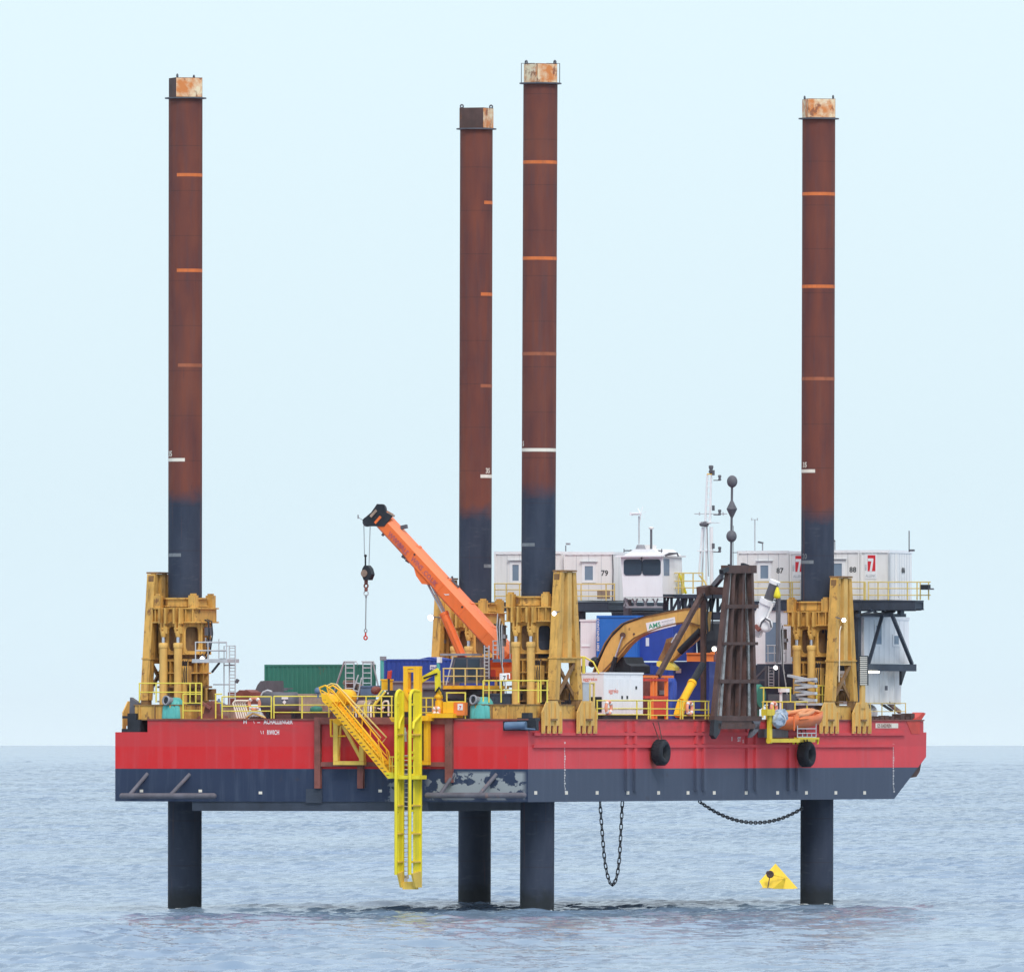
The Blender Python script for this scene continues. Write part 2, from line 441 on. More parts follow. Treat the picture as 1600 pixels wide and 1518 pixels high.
# ------------------------------------------------------------------ sea
def build_sea():
    rng = np.random.default_rng(5)
    rows = [-60, 0, 60, 150, 260, 360, 440, 500, 540, 565, 585]
    y = 600.0
    while y < 1000: rows.append(y); y += .42
    while y < 5000: rows.append(y); y += .42 + (y - 1000) * .00042
    while y < 15000: rows.append(y); y += 2.1 + (y - 5000) * .003
    rows.append(15850)
    rows = np.array(rows)
    half = 1.55 * 800 / F
    inner = np.linspace(-half, half, 380)
    outer = half + np.array([.004, .012, .03, .07, .15, .35, .8])
    t = np.concatenate([-outer[::-1], inner, outer])
    d = np.maximum(rows, 520.)
    Xg = d[:, None] * t[None, :]
    Xg[0:1] = 520. * t
    Yg = np.repeat(rows[:, None], len(t), 1)
    Zg = np.zeros_like(Xg); 
    K = 64
    wl = np.exp(rng.uniform(np.log(.7), np.log(5), K))
    wl[-14:] = np.exp(rng.uniform(np.log(6), np.log(22), 14))
    th = rng.normal(R(250), R(36), K)
    amp = .0060 * wl ** .9 * rng.uniform(.5, 1.3, K)
    amp[-14:] *= .55
    ph = rng.uniform(0, 2 * np.pi, K)
    # patches of rougher and calmer water
    env = 1 + .16 * np.sin(Xg * .06 + Yg * .021 + 1) + .16 * np.sin(Xg * .11 - Yg * .013)
    for k in range(K):
        kk = 2 * np.pi / wl[k]
        p_ = kk * (np.cos(th[k]) * Xg + np.sin(th[k]) * Yg) + ph[k]
        s_ = np.sin(p_)
        if k % 2 or wl[k] < 1.1: Zg += amp[k] * (s_ + .45 * (s_ * s_ - .5))
        else: Zg += amp[k] * 1.15 * (1.27 - 2 * np.abs(np.sin(p_ / 2)))
    Zg *= env
    Zg[rows < 560] = 0
    far = np.clip((rows - 5000) / 9000, 0, 1)[:, None]
    Zg *= 1 - .5 * far
    Zg[:, :7] = 0; Zg[:, -7:] = 0
    nr, nc = Xg.shape
    co = np.stack([Xg, Yg, Zg], -1).reshape(-1, 3).astype(np.float32)
    i = np.arange(nr - 1)[:, None] * nc + np.arange(nc - 1)[None, :]
    f = np.stack([i, i + 1, i + nc + 1, i + nc], -1).reshape(-1, 4).astype(np.int32)
    me = bpy.data.meshes.new('water')
    me.vertices.add(len(co)); me.vertices.foreach_set('co', co.ravel())
    me.loops.add(f.size); me.loops.foreach_set('vertex_index', f.ravel())
    me.polygons.add(len(f)); me.polygons.foreach_set('loop_start', np.arange(0, f.size, 4, dtype=np.int32))
    me.polygons.foreach_set('use_smooth', np.ones(len(f), dtype=bool))
    me.update(calc_edges=True)
    o = bpy.data.objects.new('water', me); COL.objects.link(o); o['kind'] = 'structure'
    m, nt, b = new_mat('sea_water')
    tcn = N(nt, 'ShaderNodeTexCoord')
    n1 = N(nt, 'ShaderNodeTexNoise'); n1.inputs['Scale'].default_value = .045; n1.inputs['Detail'].default_value = 4
    mp = N(nt, 'ShaderNodeMapping'); mp.inputs['Scale'].default_value = (1, .35, 1)
    nt.links.new(tcn.outputs['Object'], mp.inputs[0]); nt.links.new(mp.outputs[0], n1.inputs['Vector'])
    c = mix(nt, ramp(nt, n1.outputs['Fac'], .35, .68), (.16, .25, .385), (.20, .275, .35))
    nt.links.new(c, b.inputs['Base Color'])
    b.inputs['Roughness'].default_value = .16; b.inputs['IOR'].default_value = 1.33
    # capillary ripples too fine for the mesh: tilt the normal directly
    geo = N(nt, 'ShaderNodeNewGeometry'); acc = geo.outputs['Normal']
    # beyond the finely meshed water the waves themselves are carried by this tilt, in wind streaks
    spy = N(nt, 'ShaderNodeSeparateXYZ'); nt.links.new(tcn.outputs['Object'], spy.inputs[0])
    mp2 = N(nt, 'ShaderNodeMapping'); mp2.inputs['Scale'].default_value = (.05, .0045, 1); nt.links.new(tcn.outputs['Object'], mp2.inputs[0])
    nst = N(nt, 'ShaderNodeTexNoise'); nst.inputs['Scale'].default_value = 1.0; nst.inputs['Detail'].default_value = 6; nst.inputs['Roughness'].default_value = .65; nt.links.new(mp2.outputs[0], nst.inputs['Vector'])
    fk = N(nt, 'ShaderNodeMath', operation='MULTIPLY'); nt.links.new(ramp(nt, spy.outputs[1], 1500, 5000, 0, 1), fk.inputs[0]); nt.links.new(ramp(nt, nst.outputs['Fac'], .36, .64, .22, 1.0), fk.inputs[1])
    nf = N(nt, 'ShaderNodeTexNoise'); nf.inputs['Scale'].default_value = .75; nf.inputs['Detail'].default_value = 3; nt.links.new(tcn.outputs['Object'], nf.inputs['Vector'])
    sbf = N(nt, 'ShaderNodeVectorMath', operation='SUBTRACT'); sbf.inputs[1].default_value = (.5, .5, .5); nt.links.new(nf.outputs['Color'], sbf.inputs[0])
    mlf = N(nt, 'ShaderNodeVectorMath', operation='MULTIPLY'); mlf.inputs[1].default_value = (1.0, 1.0, 0); nt.links.new(sbf.outputs[0], mlf.inputs[0])
    scf = N(nt, 'ShaderNodeVectorMath', operation='SCALE'); nt.links.new(mlf.outputs[0], scf.inputs[0]); nt.links.new(fk.outputs[0], scf.inputs['Scale'])
    adf = N(nt, 'ShaderNodeVectorMath', operation='ADD'); nt.links.new(acc, adf.inputs[0]); nt.links.new(scf.outputs[0], adf.inputs[1]); acc = adf.outputs[0]
    for sc_, k_ in ((1.7, .15), (5.5, .15)):
        n2 = N(nt, 'ShaderNodeTexNoise'); n2.inputs['Scale'].default_value = sc_; n2.inputs['Detail'].default_value = 3
        nt.links.new(tcn.outputs['Object'], n2.inputs['Vector'])
        sb_ = N(nt, 'ShaderNodeVectorMath', operation='SUBTRACT'); sb_.inputs[1].default_value = (.5, .5, .5); nt.links.new(n2.outputs['Color'], sb_.inputs[0])
        ml = N(nt, 'ShaderNodeVectorMath', operation='MULTIPLY'); ml.inputs[1].default_value = (k_, k_, 0); nt.links.new(sb_.outputs[0], ml.inputs[0])
        ad = N(nt, 'ShaderNodeVectorMath', operation='ADD'); nt.links.new(acc, ad.inputs[0]); nt.links.new(ml.outputs[0], ad.inputs[1]); acc = ad.outputs[0]
    nm = N(nt, 'ShaderNodeVectorMath', operation='NORMALIZE'); nt.links.new(acc, nm.inputs[0]); nt.links.new(nm.outputs[0], b.inputs['Normal'])
    me.materials.append(m)
build_sea()

# ------------------------------------------------------------------ barge hull
BW = -24.0                                        # port side
ZK, ZS = 5.79, 9.42
def PX(px, py): return P(px, py, X=0)
hull = thing('jackup_barge', 'long red barge hull with navy lower half standing clear of the sea on four legs', 'barge', (0, 0, ZK))
yk = PX(1397, 1250)[1]; yb = PX(1447, 1180)[1]
prof = [(0, ZK), (yk, ZK), (yb, PX(1447, 1182)[2]), (yb + .05, ZS), (0, ZS)]
mb = MB(); mb.prism([(BW, y, z) for y, z in prof], (-BW, 0, 0))
ym = yb - .35
mb.add([(-22.1, 0, ZS), (0, 0, ZS), (0, ym, ZS), (-22.1, ym, ZS), (-22.1, 0, DECK), (0, 0, DECK), (0, ym, DECK), (-22.1, ym, DECK)],
       [(0, 1, 5, 4), (1, 2, 6, 5), (2, 3, 7, 6), (3, 0, 4, 7), (4, 5, 6, 7)])
part('hull_shell', mb, 'hull', hull)
xa, xb = P(300, 1260, Y=.06)[0], P(668, 1260, Y=.06)[0]
part('keel_block', MB().box(xa, xb, .06, 14, 5.30, ZK), 'navy', hull)
for pxs in (977.5, 990.5, 1086, 1098, 1166, 1179, 1231, 1244):
    y0 = PX(pxs, 1200)[1]
    part('hull_rib', MB().box(0, .16, y0 - .13, y0 + .13, 6.32, 7.505).box(0, .14, y0 - .12, y0 + .12, 7.51, 8.58).box(0, .14, y0 - .12, y0 + .12, 8.80, 9.22).box(0, .14, y0 - .12, y0 + .12, 9.44, DECK - .05), 'hull', hull)
for z0 in (8.69, 9.32):
    y1 = PX(1395, 1164)[1] if z0 < 9 else PX(1412, 1146)[1]
    part('rub_rail', MB().box(0, .11, PX(832, 1164)[1], y1, z0 - .08, z0 + .08), 'hull', hull)
part('deck_edge', MB().box(-22.1, .06, -.06, .12, DECK + .004, DECK + .07).box(-.1, .06, .12, ym, DECK + .004, DECK + .07), 'redrust', hull)
# plates, scuppers and marks
for pxs, s in ((837, .2), (885, .2), (933, .2), (981, .2), (1029, .2), (1075, .16), (1116, .16), (1166, .16), (1215, .2), (1260, .22), (1306, .2), (1351, .2)):
    p = PX(pxs, 1238)
    part('frame_mark', MB().text('%d' % (int(pxs) // 12 % 90 + 10), .16, (0.012, p[1] - .13, p[2] - .06), (0, 1, 0)).box(-.01, .006, p[1] - .17, p[1] + .17, p[2] - .09, p[2] + .09), 'bandwhite', hull)
for pxs, pys in ((221, 1235), (313, 1235), (407, 1238), (594, 1235)):
    p = P(pxs, pys, Y=0)
    part('frame_mark', MB().box(p[0] - .10, p[0] + .10, -.008, .01, p[2] - .07, p[2] + .07), 'bandwhite', hull)
for pxs, ya, yb_ in ((882.5, 1160, 1236), (1396, 1163, 1236)):
    t = MB(); n = 19
    for i in range(n):
        p = PX(pxs + (0 if i < n - 2 else 1), ya + (yb_ - ya) * i / (n - 1))
        t.text('M86420'[i % 6] if i % 5 else 'M', .15, (0.01, p[1] - .1, p[2] - .05), (0, 1, 0), stretch=1.6)
    part('draft_marks', t, 'wletter', hull)
t = MB()
p = P(380, 1130, Y=-.012); t.text('H', .30, p)
p = P(388, 1127, Y=-.012); t.text("'", .26, p)
p = P(396, 1130, Y=-.012); t.text('\\', .2, p)
p = P(402, 1130, Y=-.012); t.text('--', .26, p)
p = P(412, 1130.5, Y=-.012); t.text('ACHALLENGER', .34, p, stretch=.72)
p = P(407, 1146, Y=-.012); t.text('\\ I', .24, p)
p = P(417, 1147, Y=-.012); t.text("RWICH", .33, p, stretch=.66)
part('name_lettering', t, 'wletter', hull)
t = MB(); p = PX(1142, 1157); t.text('1', .32, (.012, p[1], p[2]), (0, 1, 0), stretch=1.4)
p = PX(1152, 1158); t.text('ST', .34, (.012, p[1], p[2]), (0, 1, 0), stretch=1.2)
p = PX(1160, 1160); t.text('5', .24, (.012, p[1], p[2]), (0, 1, 0), stretch=1.2)
part('side_lettering', t, 'wletter', hull)
p0, p1 = PX(1368, 1137), PX(1403, 1129.5)
part('bow_nameplate', MB().box(0, .02, p0[1], p1[1], p0[2], p1[2]), 'bandwhite', hull)
part('bow_lettering', MB().text('125 EASDREN', .27, (.032, p0[1] + .12, p0[2] + .04), (0, 1, 0), stretch=1.18), 'redrust', hull)
# bow chock, bow fender pocket
q = [PX(1416, 1126), PX(1428, 1124), PX(1442, 1112.5), PX(1446, 1114), PX(1437, 1128), PX(1437, 1146), PX(1424, 1146)]
part('bow_chock', MB().prism([(-.6, a[1], a[2]) for a in q], (.62, 0, 0)), 'red', hull)
q = [PX(1446.5, 1176), PX(1441, 1205), PX(1436, 1213), PX(1424, 1215), PX(1420, 1213), PX(1437, 1190)]
part('bow_anchor_rack', MB().prism([(-2.6, a[1], a[2]) for a in q], (.8, 0, 0)).prism([(-.55, a[1], a[2]) for a in q], (.4, 0, 0)), 'brown', hull)
mb = MB()
for i in range(9):
    p = PX(1362 + i * 8, 1123); mb.box(-.5 - random.random() * .3, -.1, p[1], p[1] + .5, DECK, DECK + .15 + random.random() * .28)
part('bow_rollers', mb, 'brown', hull)
part('deck_coaming', MB().box(-21.5, -5, 8.4, 8.6, DECK + .002, DECK + .5).box(-5.2, -5.0, 8.6, 36.5, DECK + .002, DECK + .5), 'brown', hull)
# notch gear on the port stern quarter
mb = MB(); vbox(190, 219, 1138, 1143.5, .1, 1.2, mb); vbox(199, 213, 1114, 1138, .15, 1.0, mb); vbox(191, 200, 1118, 1122, .2, .5, mb); vbox(205, 219, 1124, 1138, .12, 1.1, mb)
part('port_fairlead', mb, 'black', hull)
a, b_, c = P(202, 1114, Y=.4), P(203, 1089, Y=.4), P(216, 1098, Y=.4); d_ = P(216, 1114, Y=.4)
part('fairlead_horn', MB().prism([a, b_, c, d_], (0, .35, 0)), 'dgrey', hull)
mb = MB(); vbox(786, 838, 1126, 1141, -.02, .3, mb); vbox(808, 836, 1121, 1126, -.05, .6, mb); vbox(815, 826, 1113, 1121, -.05, .5, mb)
part('stern_fairlead', mb, 'black', hull)
mb = MB(); a, b_ = P(790, 1133.5, Y=-.15), P(822, 1132.5, Y=-.15); mb.tube(a, b_, .20, 14); a, b_ = P(806, 1137, Y=-.2), P(836, 1139, Y=-.2); mb.tube(a, b_, .05, 8)
part('fairlead_roller', mb, 'blueg', hull)

# rusty frame welded to the stern for the landing
fr = thing('mounting_frame', 'rusty brown steel frame welded flat on the red stern behind the boat landing', 'frame', (*P(600, 1230, Y=0)[:2], 6.8))
for x0, x1, y0, y1, d in ((491, 500, 1120, 1231, .22), (695, 706, 1120, 1222, .22), (558, 567, 1196, 1231, .2)):
    m_ = vbox(x0, x1, y0, y1, -d, d, MB()); part('upright', m_, 'redrust', fr)
part('top_beam', vbox(500.2, 694.8, 1120, 1131, -.20, .2), 'redrust', fr)
part('bottom_beam', vbox(500.2, 694.8, 1190, 1197, -.16, .16), 'redrust', fr)
part('pad_plate', vbox(478, 503, 1232, 1254, -.05, .05), 'navy', fr)

# pipe guards
def pipe_guard(x0, x1, yy, struts, label, m1):
    g = thing('pipe_guard', label, 'pipe guard', P((x0 + x1) / 2, yy, Y=-.75), 'pipe guards along the stern')
    part('bumper_pipe', MB().tube(P(x0, yy, Y=-.75), P(x1, yy, Y=-.75), .155, 16).sphere(P(x0, yy, Y=-.75), .155).sphere(P(x1, yy, Y=-.75), .155), m1, g)
    for xb_, yb2, xt, yt in struts:
        part('strut', MB().tube(P(xb_, yb2, Y=-.72), P(xt, yt, Y=.05), .105, 12), m1, g)
M['guard'] = mat('worn_guard_paint', (.13, .125, .15), .6, .3, 1.0, .4, .3, rustcol=(.26, .16, .14))
pipe_guard(191, 334, 1243, [(203, 1241, 231, 1208), (267, 1241, 297, 1209)], 'dark pipe guard with two struts under the port end of the stern', 'guard')
pipe_guard(668, 818, 1242, [(688, 1240, 710, 1208), (750, 1240, 776, 1209)], 'dark pipe guard with two struts over scraped grey paint near the corner', 'guard')

# tyres and the painted disc
def tyre(px, py, label):
    cx = .42; p = P(px, py, X=cx)
    t = thing('tyre_fender', label, 'tyre', (cx, p[1], p[2] - .66), 'tyre fenders hung on the starboard side')
    mb = MB(); prof = [(.30, -.24), (.46, -.33), (.60, -.30), (.67, -.18), (.685, 0), (.67, .18), (.60, .30), (.46, .33), (.30, .24), (.26, .1), (.26, -.1), (.30, -.24)]
    mb.lathe((cx, p[1], p[2]), prof, 36, (1, 0, .0), caps=False)
    part('tyre', mb, 'rubber', t)
    g = MB()
    for k in range(28):
        a = 2 * math.pi * k / 28
        for s in (-1, 1):
            c = Vector((cx + s * .13, p[1] + math.cos(a + s * .06) * .685, p[2] + math.sin(a + s * .06) * .685))
            g.bar(c - Vector((s * .1, 0, 0)), c + Vector((s * .08, 0, 0)), .07, .02, (0, math.cos(a), math.sin(a)))
    part('tread', g, 'rubber', t)
    c = MB()
    for dy in (-.35, .35):
        c.path([(cx, p[1] + dy * .5, p[2] + .6), (.12, p[1] + dy, DECK - .1)], .03, 6)
    part('hanging_chain', c, 'brown', t)
tyre(1032.5, 1175, 'black tyre fender on the red side amidships beneath the orange rack')
tyre(1260, 1178, 'black tyre fender beneath the orange rescue boat and yellow cradle')
for px_, w_ in ((1022, 1.0), (1249, 1.0)):
    p = PX(px_, 1181)
    part('painted_disc', MB().lathe((0.004, p[1], p[2]), [(.62, 0), (.62, .008)], 32, (1, 0, 0), smooth=False), 'red', hull)

# ------------------------------------------------------------------ legs
def arc_shell(mb, c, r, a0, a1, z0, z1, n=20):
    vs = []
    for z in (z0, z1):
        for i in range(n + 1):
            a = a0 + (a1 - a0) * i / n; vs.append((c[0] + r * math.sin(a + TH0), c[1] - r * math.cos(a + TH0), z))
    mb.add(vs, [(i, i + 1, n + 2 + i, n + 1 + i) for i in range(n)], True)
TH0 = -TH                        # viewer direction seen from the barge frame: -Y world
LEGR = .893
def leg(LX, LY, cxt, cyt, ytop, yfl, bands, mark, zt, wl, wr, lightl, lightr, label, text, tx, tilt, extra=None, frame=False):
    d = OY - ST * LX + CT * LY; S = F / d
    zz = lambda py: CAM_H + (HOR - py) / S
    g = thing('barge_leg', label, 'leg', (LX, LY, 0), 'tubular legs of the barge')
    zfl = zz(yfl)
    part('leg_tube', MB().tube((LX, LY, -4), (LX, LY, zfl), LEGR, 48), leg_material(zt(zz)), g)
    part('flange', MB().lathe((LX, LY, zfl), [(LEGR - .05, 0), (1.10, .012), (1.10, .075), (.5, .08)], 40, smooth=False), 'dgrey', g)
    s = math.hypot(wl, wr) / S; al = math.atan2(wr, wl) if False else None
    # square head turned so that its two visible faces have the photo's widths
    ang = math.atan2(wl, wr)              # left face is the narrow one when ang is small
    h = s / 2
    u = Vector((math.cos(TH0 - 0) * math.cos(ang) - math.sin(TH0) * math.sin(ang), 0, 0))
    ex = Vector((CT * math.cos(ang) - ST * math.sin(ang), ST * math.cos(ang) + CT * math.sin(ang), 0))   # along the right face
    ey = Vector((-ex.y, ex.x, 0))
    c = Vector((LX, LY, 0)); zh = zz(ytop)
    sq = [c + ex * (h * i) + ey * (h * j) + Vector((0, 0, zfl + .08)) for i, j in ((-1, -1), (1, -1), (1, 1), (-1, 1))]
    inn = [c + ex * (h * .92 * i) + ey * (h * .92 * j) + Vector((0, 0, zfl + .08)) for i, j in ((-1, -1), (1, -1), (1, 1), (-1, 1))]
    head = part('leg_head', MB().ringplate(sq, inn, (0, 0, zh - zfl - .08)), M['brown'], g)
    for lit, nrm, tan in ((lightr, -ey, ex), (lightl, -ex, ey)):
        if lit:
            o = c + nrm * (h + .008)
            q = [o - tan * h * .985, o + tan * h * .985]
            pts = [(q[0].x, q[0].y, zfl + .10), (q[1].x, q[1].y, zfl + .10), (q[1].x, q[1].y, zh - .02), (q[0].x, q[0].y, zh - .02)]
            part('painted_panel', MB().prism(pts, -nrm * .006), 'peel', g)
    cs = sorted((c + ex * (h * .86 * i) + ey * (h * .86 * j) for i, j in ((-1, -1), (1, -1), (1, 1), (-1, 1))), key=lambda v: CT * v.x + ST * v.y)
    for cc in ((cs[1], cs[2]) if lightr and not lightl and wl < wr else (cs[0], cs[3])):
        part('lifting_eye', MB().torus((cc.x, cc.y, zh + .08), .085, .042, ex, 14, 8), 'dgrey', g)
    if frame:
        fm = MB()
        for k in (-1, 1):
            a = c + ex.normalized() * 0 + Vector((CT, ST, 0)) * (1.0 * k)
            fm.path([(a.x, a.y, zfl + .08), (a.x, a.y, zh + .02), (c.x + CT * .3 * k, c.y + ST * .3 * k, zh + .02)], .022, 6)
        part('head_guard', fm, 'dgrey', g)
    for (y_, p0, p1, m_) in bands:
        mb = MB(); arc_shell(mb, (LX, LY), LEGR + .006, math.asin(max(-1, p0 / 26.6)) if p0 > -26 else -2.6, math.asin(min(1, p1 / 26.6)) if p1 < 26 else 2.6, zz(y_ + 2.6), zz(y_ - 2.6), 30)
        part('depth_band', mb, m_, g)
    for txt, px0, ybase, size, m_ in text:
        vs, fs = text2d(txt, 'LEFT'); mb = MB()
        a0 = math.asin(max(-.999, min(.999, px0 / 26.6)))
        out = []
        for x_, y_ in vs:
            a = a0 + x_ * size / LEGR
            out.append((LX + (LEGR + .008) * math.sin(a + TH0), LY - (LEGR + .008) * math.cos(a + TH0), zz(ybase) + y_ * size))
        mb.add(out, fs); part('depth_number', mb, m_, g)
    g.rotation_euler = (0, R(tilt), TH)
    return g
LY0, LY1 = 4.75, 40.09
LXs, LXp = -1.73, -22.3
leg(LXp, LY0, 0, 0, 122, 155, [(274, -13, 99, 'bandorange'), (423, -13, 99, 'bandorange'), (571, -11, 99, 'bandworn'), (718.5, -99, 0, 'bandwhite'), (867, -99, -6, 'bandgrey')], 719,
    lambda zz: zz(775), 12, 41, False, True, 'leftmost tall rusty leg, rising by itself out of the port stern tower', [('35', -25.6, 713, .40, 'bandwhite')], 0, .07)
leg(LXp, LY1, 0, 0, 169, 203, [(317, 13, 99, 'bandorange'), (460, 8, 99, 'bandorange'), (603, 8, 99, 'bandworn'), (744, 8, 99, 'bandwhite'), (884, 14, 99, 'bandgrey')], 744,
    lambda zz: zz(800), 37, 16, False, True, 'rusty leg behind the orange crane boom, with mostly brown unpainted head', [('35', 16.2, 739, .38, 'bandwhite')], 0, .16)
leg(LXs, LY0, 0, 0, 100, 132, [(254, -99, 99, 'bandorange'), (404, -99, 99, 'bandorange'), (553, -99, 99, 'bandworn'), (703, -99, 99, 'bandwhite'), (851, -99, -6, 'bandgrey')], 703,
    lambda zz: zz(765), 21, 31, True, True, 'tallest rusty leg at the near corner, its white band running right across', [('5', -25.2, 697, .36, 'bandwhite')], 0, .27, frame=True)
leg(LXs, LY1, 0, 0, 155, 187, [(303.5, -99, 99, 'bandorange'), (448, -99, 99, 'bandorange'), (592, -99, 99, 'bandworn'), (736, -99, -5, 'bandwhite'), (878, -99, -7, 'bandgrey')], 736,
    lambda zz: zz(805), 8, 43, True, True, 'rightmost rusty leg, passing in front of the white cabins near the bow', [('35', -24.4, 730, .38, 'bandwhite'), ('20', -24.4, 873, .40, 'bandgrey')], 0, .17)

# ------------------------------------------------------------------ jacking towers
def octo(cx, cy, r, z):
    rr = r / math.cos(math.pi / 8)
    return [(cx + rr * math.cos(math.pi / 8 + k * math.pi / 4), cy + rr * math.sin(math.pi / 8 + k * math.pi / 4), z) for k in range(8)]
def octq(cx, cy, rx, ry, z, c=.34):
    q = [(rx, ry - c), (rx - c, ry), (-rx + c, ry), (-rx, ry - c), (-rx, -ry + c), (-rx + c, -ry), (rx - c, -ry), (rx, -ry + c)]
    r = [(cx + a, cy + b, z) for a, b in q]
    return r
def make_tower(LX, LY, label):
    g = thing('jacking_tower', label, 'jacking tower', (LX, LY, DECK), 'ochre jacking towers round the legs')
    # guide ring on top
    mb = MB()
    for r0, z0, z1 in ((1.08, 15.98, 16.42), (1.20, 16.42, 16.50), (1.16, 16.02, 16.10)):
        mb.ringplate(octo(LX, LY, r0, z0), octo(LX, LY, .96, z0), (0, 0, z1 - z0))
    rg = part('guide_ring', mb, 'ochre', g)
    for x_, y_ in ((-1.02, -1.02), (1.02, -1.02), (1.02, 1.02), (-1.02, 1.02)):
        part('stop_post', MB().box(LX + x_ - .2, LX + x_ + .2, LY + y_ - .2, LY + y_ + .2, 15.96, 16.62).box(LX + x_ - .13, LX + x_ + .13, LY + y_ - .13, LY + y_ + .13, 16.62, 16.72), 'ochre', g)
    # yoke band
    mb = MB()
    mb.ringplate(octq(LX, LY, 1.34, 1.24, 15.24), octo(LX, LY, 1.0, 15.24), (0, 0, .66))
    for z0 in (15.17, 15.90): mb.ringplate(octq(LX, LY, 1.48, 1.42, z0), octo(LX, LY, .98, z0), (0, 0, .07))
    for t in (-1.05, 0, .75, 1.15):
        for sy in (-1, 1): mb.box(LX + t - .03, LX + t + .03, LY + sy * 1.30 - .09, LY + sy * 1.30 + .09, 15.245, 15.898)
    part('yoke_band', mb, 'ochre', g)
    # inner casing and the open-windowed casing plates
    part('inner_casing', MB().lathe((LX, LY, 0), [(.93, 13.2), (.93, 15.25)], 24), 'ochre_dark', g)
    mb = MB(); z0, z1 = 13.56, 15.20; inr = 1.24; hw = inr * math.tan(math.pi / 8)
    for k in range(8):
        a = k * math.pi / 4 + math.pi / 4 * 0
        nv = Vector((math.cos(a), math.sin(a), 0)); tv = Vector((-nv.y, nv.x, 0)); o = Vector((LX, LY, 0)) + nv * inr
        outer, inner = [], []
        n = 24
        for i in range(n):
            t = 2 * math.pi * (i + .5) / n; c_, s_ = math.cos(t), math.sin(t)
            k1 = 1 / max(abs(c_), abs(s_)); outer.append(o + tv * hw * c_ * k1 + Vector((0, 0, (z0 + z1) / 2 + (z1 - z0) / 2 * s_ * k1)))
            pw = .42
            inner.append(o + tv * hw * .70 * math.copysign(abs(c_) ** pw, c_) + Vector((0, 0, (z0 + z1) / 2 - .05 + (z1 - z0) * .39 * math.copysign(abs(s_) ** pw, s_))))
        # square up the corners of the outer outline
        mb.ringplate(outer, inner, -nv * .14)
        mb.bar(o + tv * hw + Vector((0, 0, z0)), o + tv * hw + Vector((0, 0, z1)), .09, .09, tuple(nv))
    part('casing_plate', mb, 'ochre', g)
    for z_, r_, t_ in ((13.50, 1.30, .07), (13.14, 1.24, .12), (12.5, 1.30, .07), (11.75, 1.34, .10), (11.0, 1.34, .07)):
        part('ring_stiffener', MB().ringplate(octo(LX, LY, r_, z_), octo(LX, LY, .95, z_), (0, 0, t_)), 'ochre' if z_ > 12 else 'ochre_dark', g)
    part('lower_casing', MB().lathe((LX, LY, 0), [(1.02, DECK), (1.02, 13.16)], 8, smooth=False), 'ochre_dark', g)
    mb = MB()
    for k in range(16):
        a = 2 * math.pi * (k + .5) / 16
        for za, zb in ((11.85, 12.5), (12.57, 13.14)):
            mb.bar((LX + 1.14 * math.cos(a), LY + 1.14 * math.sin(a), za), (LX + 1.14 * math.cos(a), LY + 1.14 * math.sin(a), zb), .07, .26, (math.cos(a), math.sin(a), 0))
    part('gusset', mb, 'ochre', g)
    for x_, y_ in ((1.2, .8), (1.2, -.8), (-1.2, .8)):
        part('valve_box', MB().box(LX + x_ - .16, LX + x_ + .16, LY + y_ - .2, LY + y_ + .2, 11.1, 11.7), 'ochre_dark', g)
    # pipes and hoses on the far side of the casing
    hz = MB()
    for k, (x_, r_) in enumerate(((1.42, .035), (1.50, .025), (1.36, .03))):
        hz.path([(LX + x_ - .25, LY - .3 + k * .25, 15.4), (LX + x_ + .12, LY - .3 + k * .25, 15.25), (LX + x_ + .18, LY - .3 + k * .25, 14.6), (LX + x_ + .05, LY - .25 + k * .2, 13.7), (LX + x_ - .2, LY - .2 + k * .2, 13.3)], r_, 8)
        hz.path([(LX - x_ + .25, LY + .2 + k * .25, 15.4), (LX - x_ - .1, LY + .2 + k * .25, 15.2), (LX - x_ - .16, LY + .2 + k * .25, 14.3), (LX - x_, LY + .2, 13.2)], r_, 8)
    part('hydraulic_hoses', hz, 'black', g)
    part('control_box', MB().box(LX + 1.34, LX + 1.56, LY - .35, LY + .1, 14.5, 14.95).box(LX + 1.34, LX + 1.5, LY - .2, LY + .15, 13.9, 14.3), 'dgrey', g)
    mf = part('valve_manifold', MB().box(LX - 1.75, LX - 1.5, LY - .95, LY - .6, 13.9, 15.0).box(LX - 1.7, LX - 1.35, LY - 1.0, LY - .75, 14.3, 14.5), 'grey', g)
    for q in range(5):
        part('manifold_pipe', MB().path([(LX - 1.78 + q * .07, LY - 1.02, 15.6 - q * .13), (LX - 1.82 + q * .07, LY - 1.05, 14.9), (LX - 1.70 + q * .05, LY - 1.05, 13.6 - q * .2), (LX - 1.45 + q * .04, LY - 1.0, 12.6 - q * .3)], .03, 6), 'black' if q % 2 else 'galv', mf)
    for q in range(3):
        part('pressure_hose', MB().path([(LX + .62 + q * .12, LY - 1.40, 13.2), (LX + .58 + q * .14, LY - 1.55, 12.4 + q * .1), (LX + .70 + q * .08, LY - 1.5, 11.4), (LX + .95 - q * .1, LY - 1.3, 10.9)], .03, 6), 'black', g)
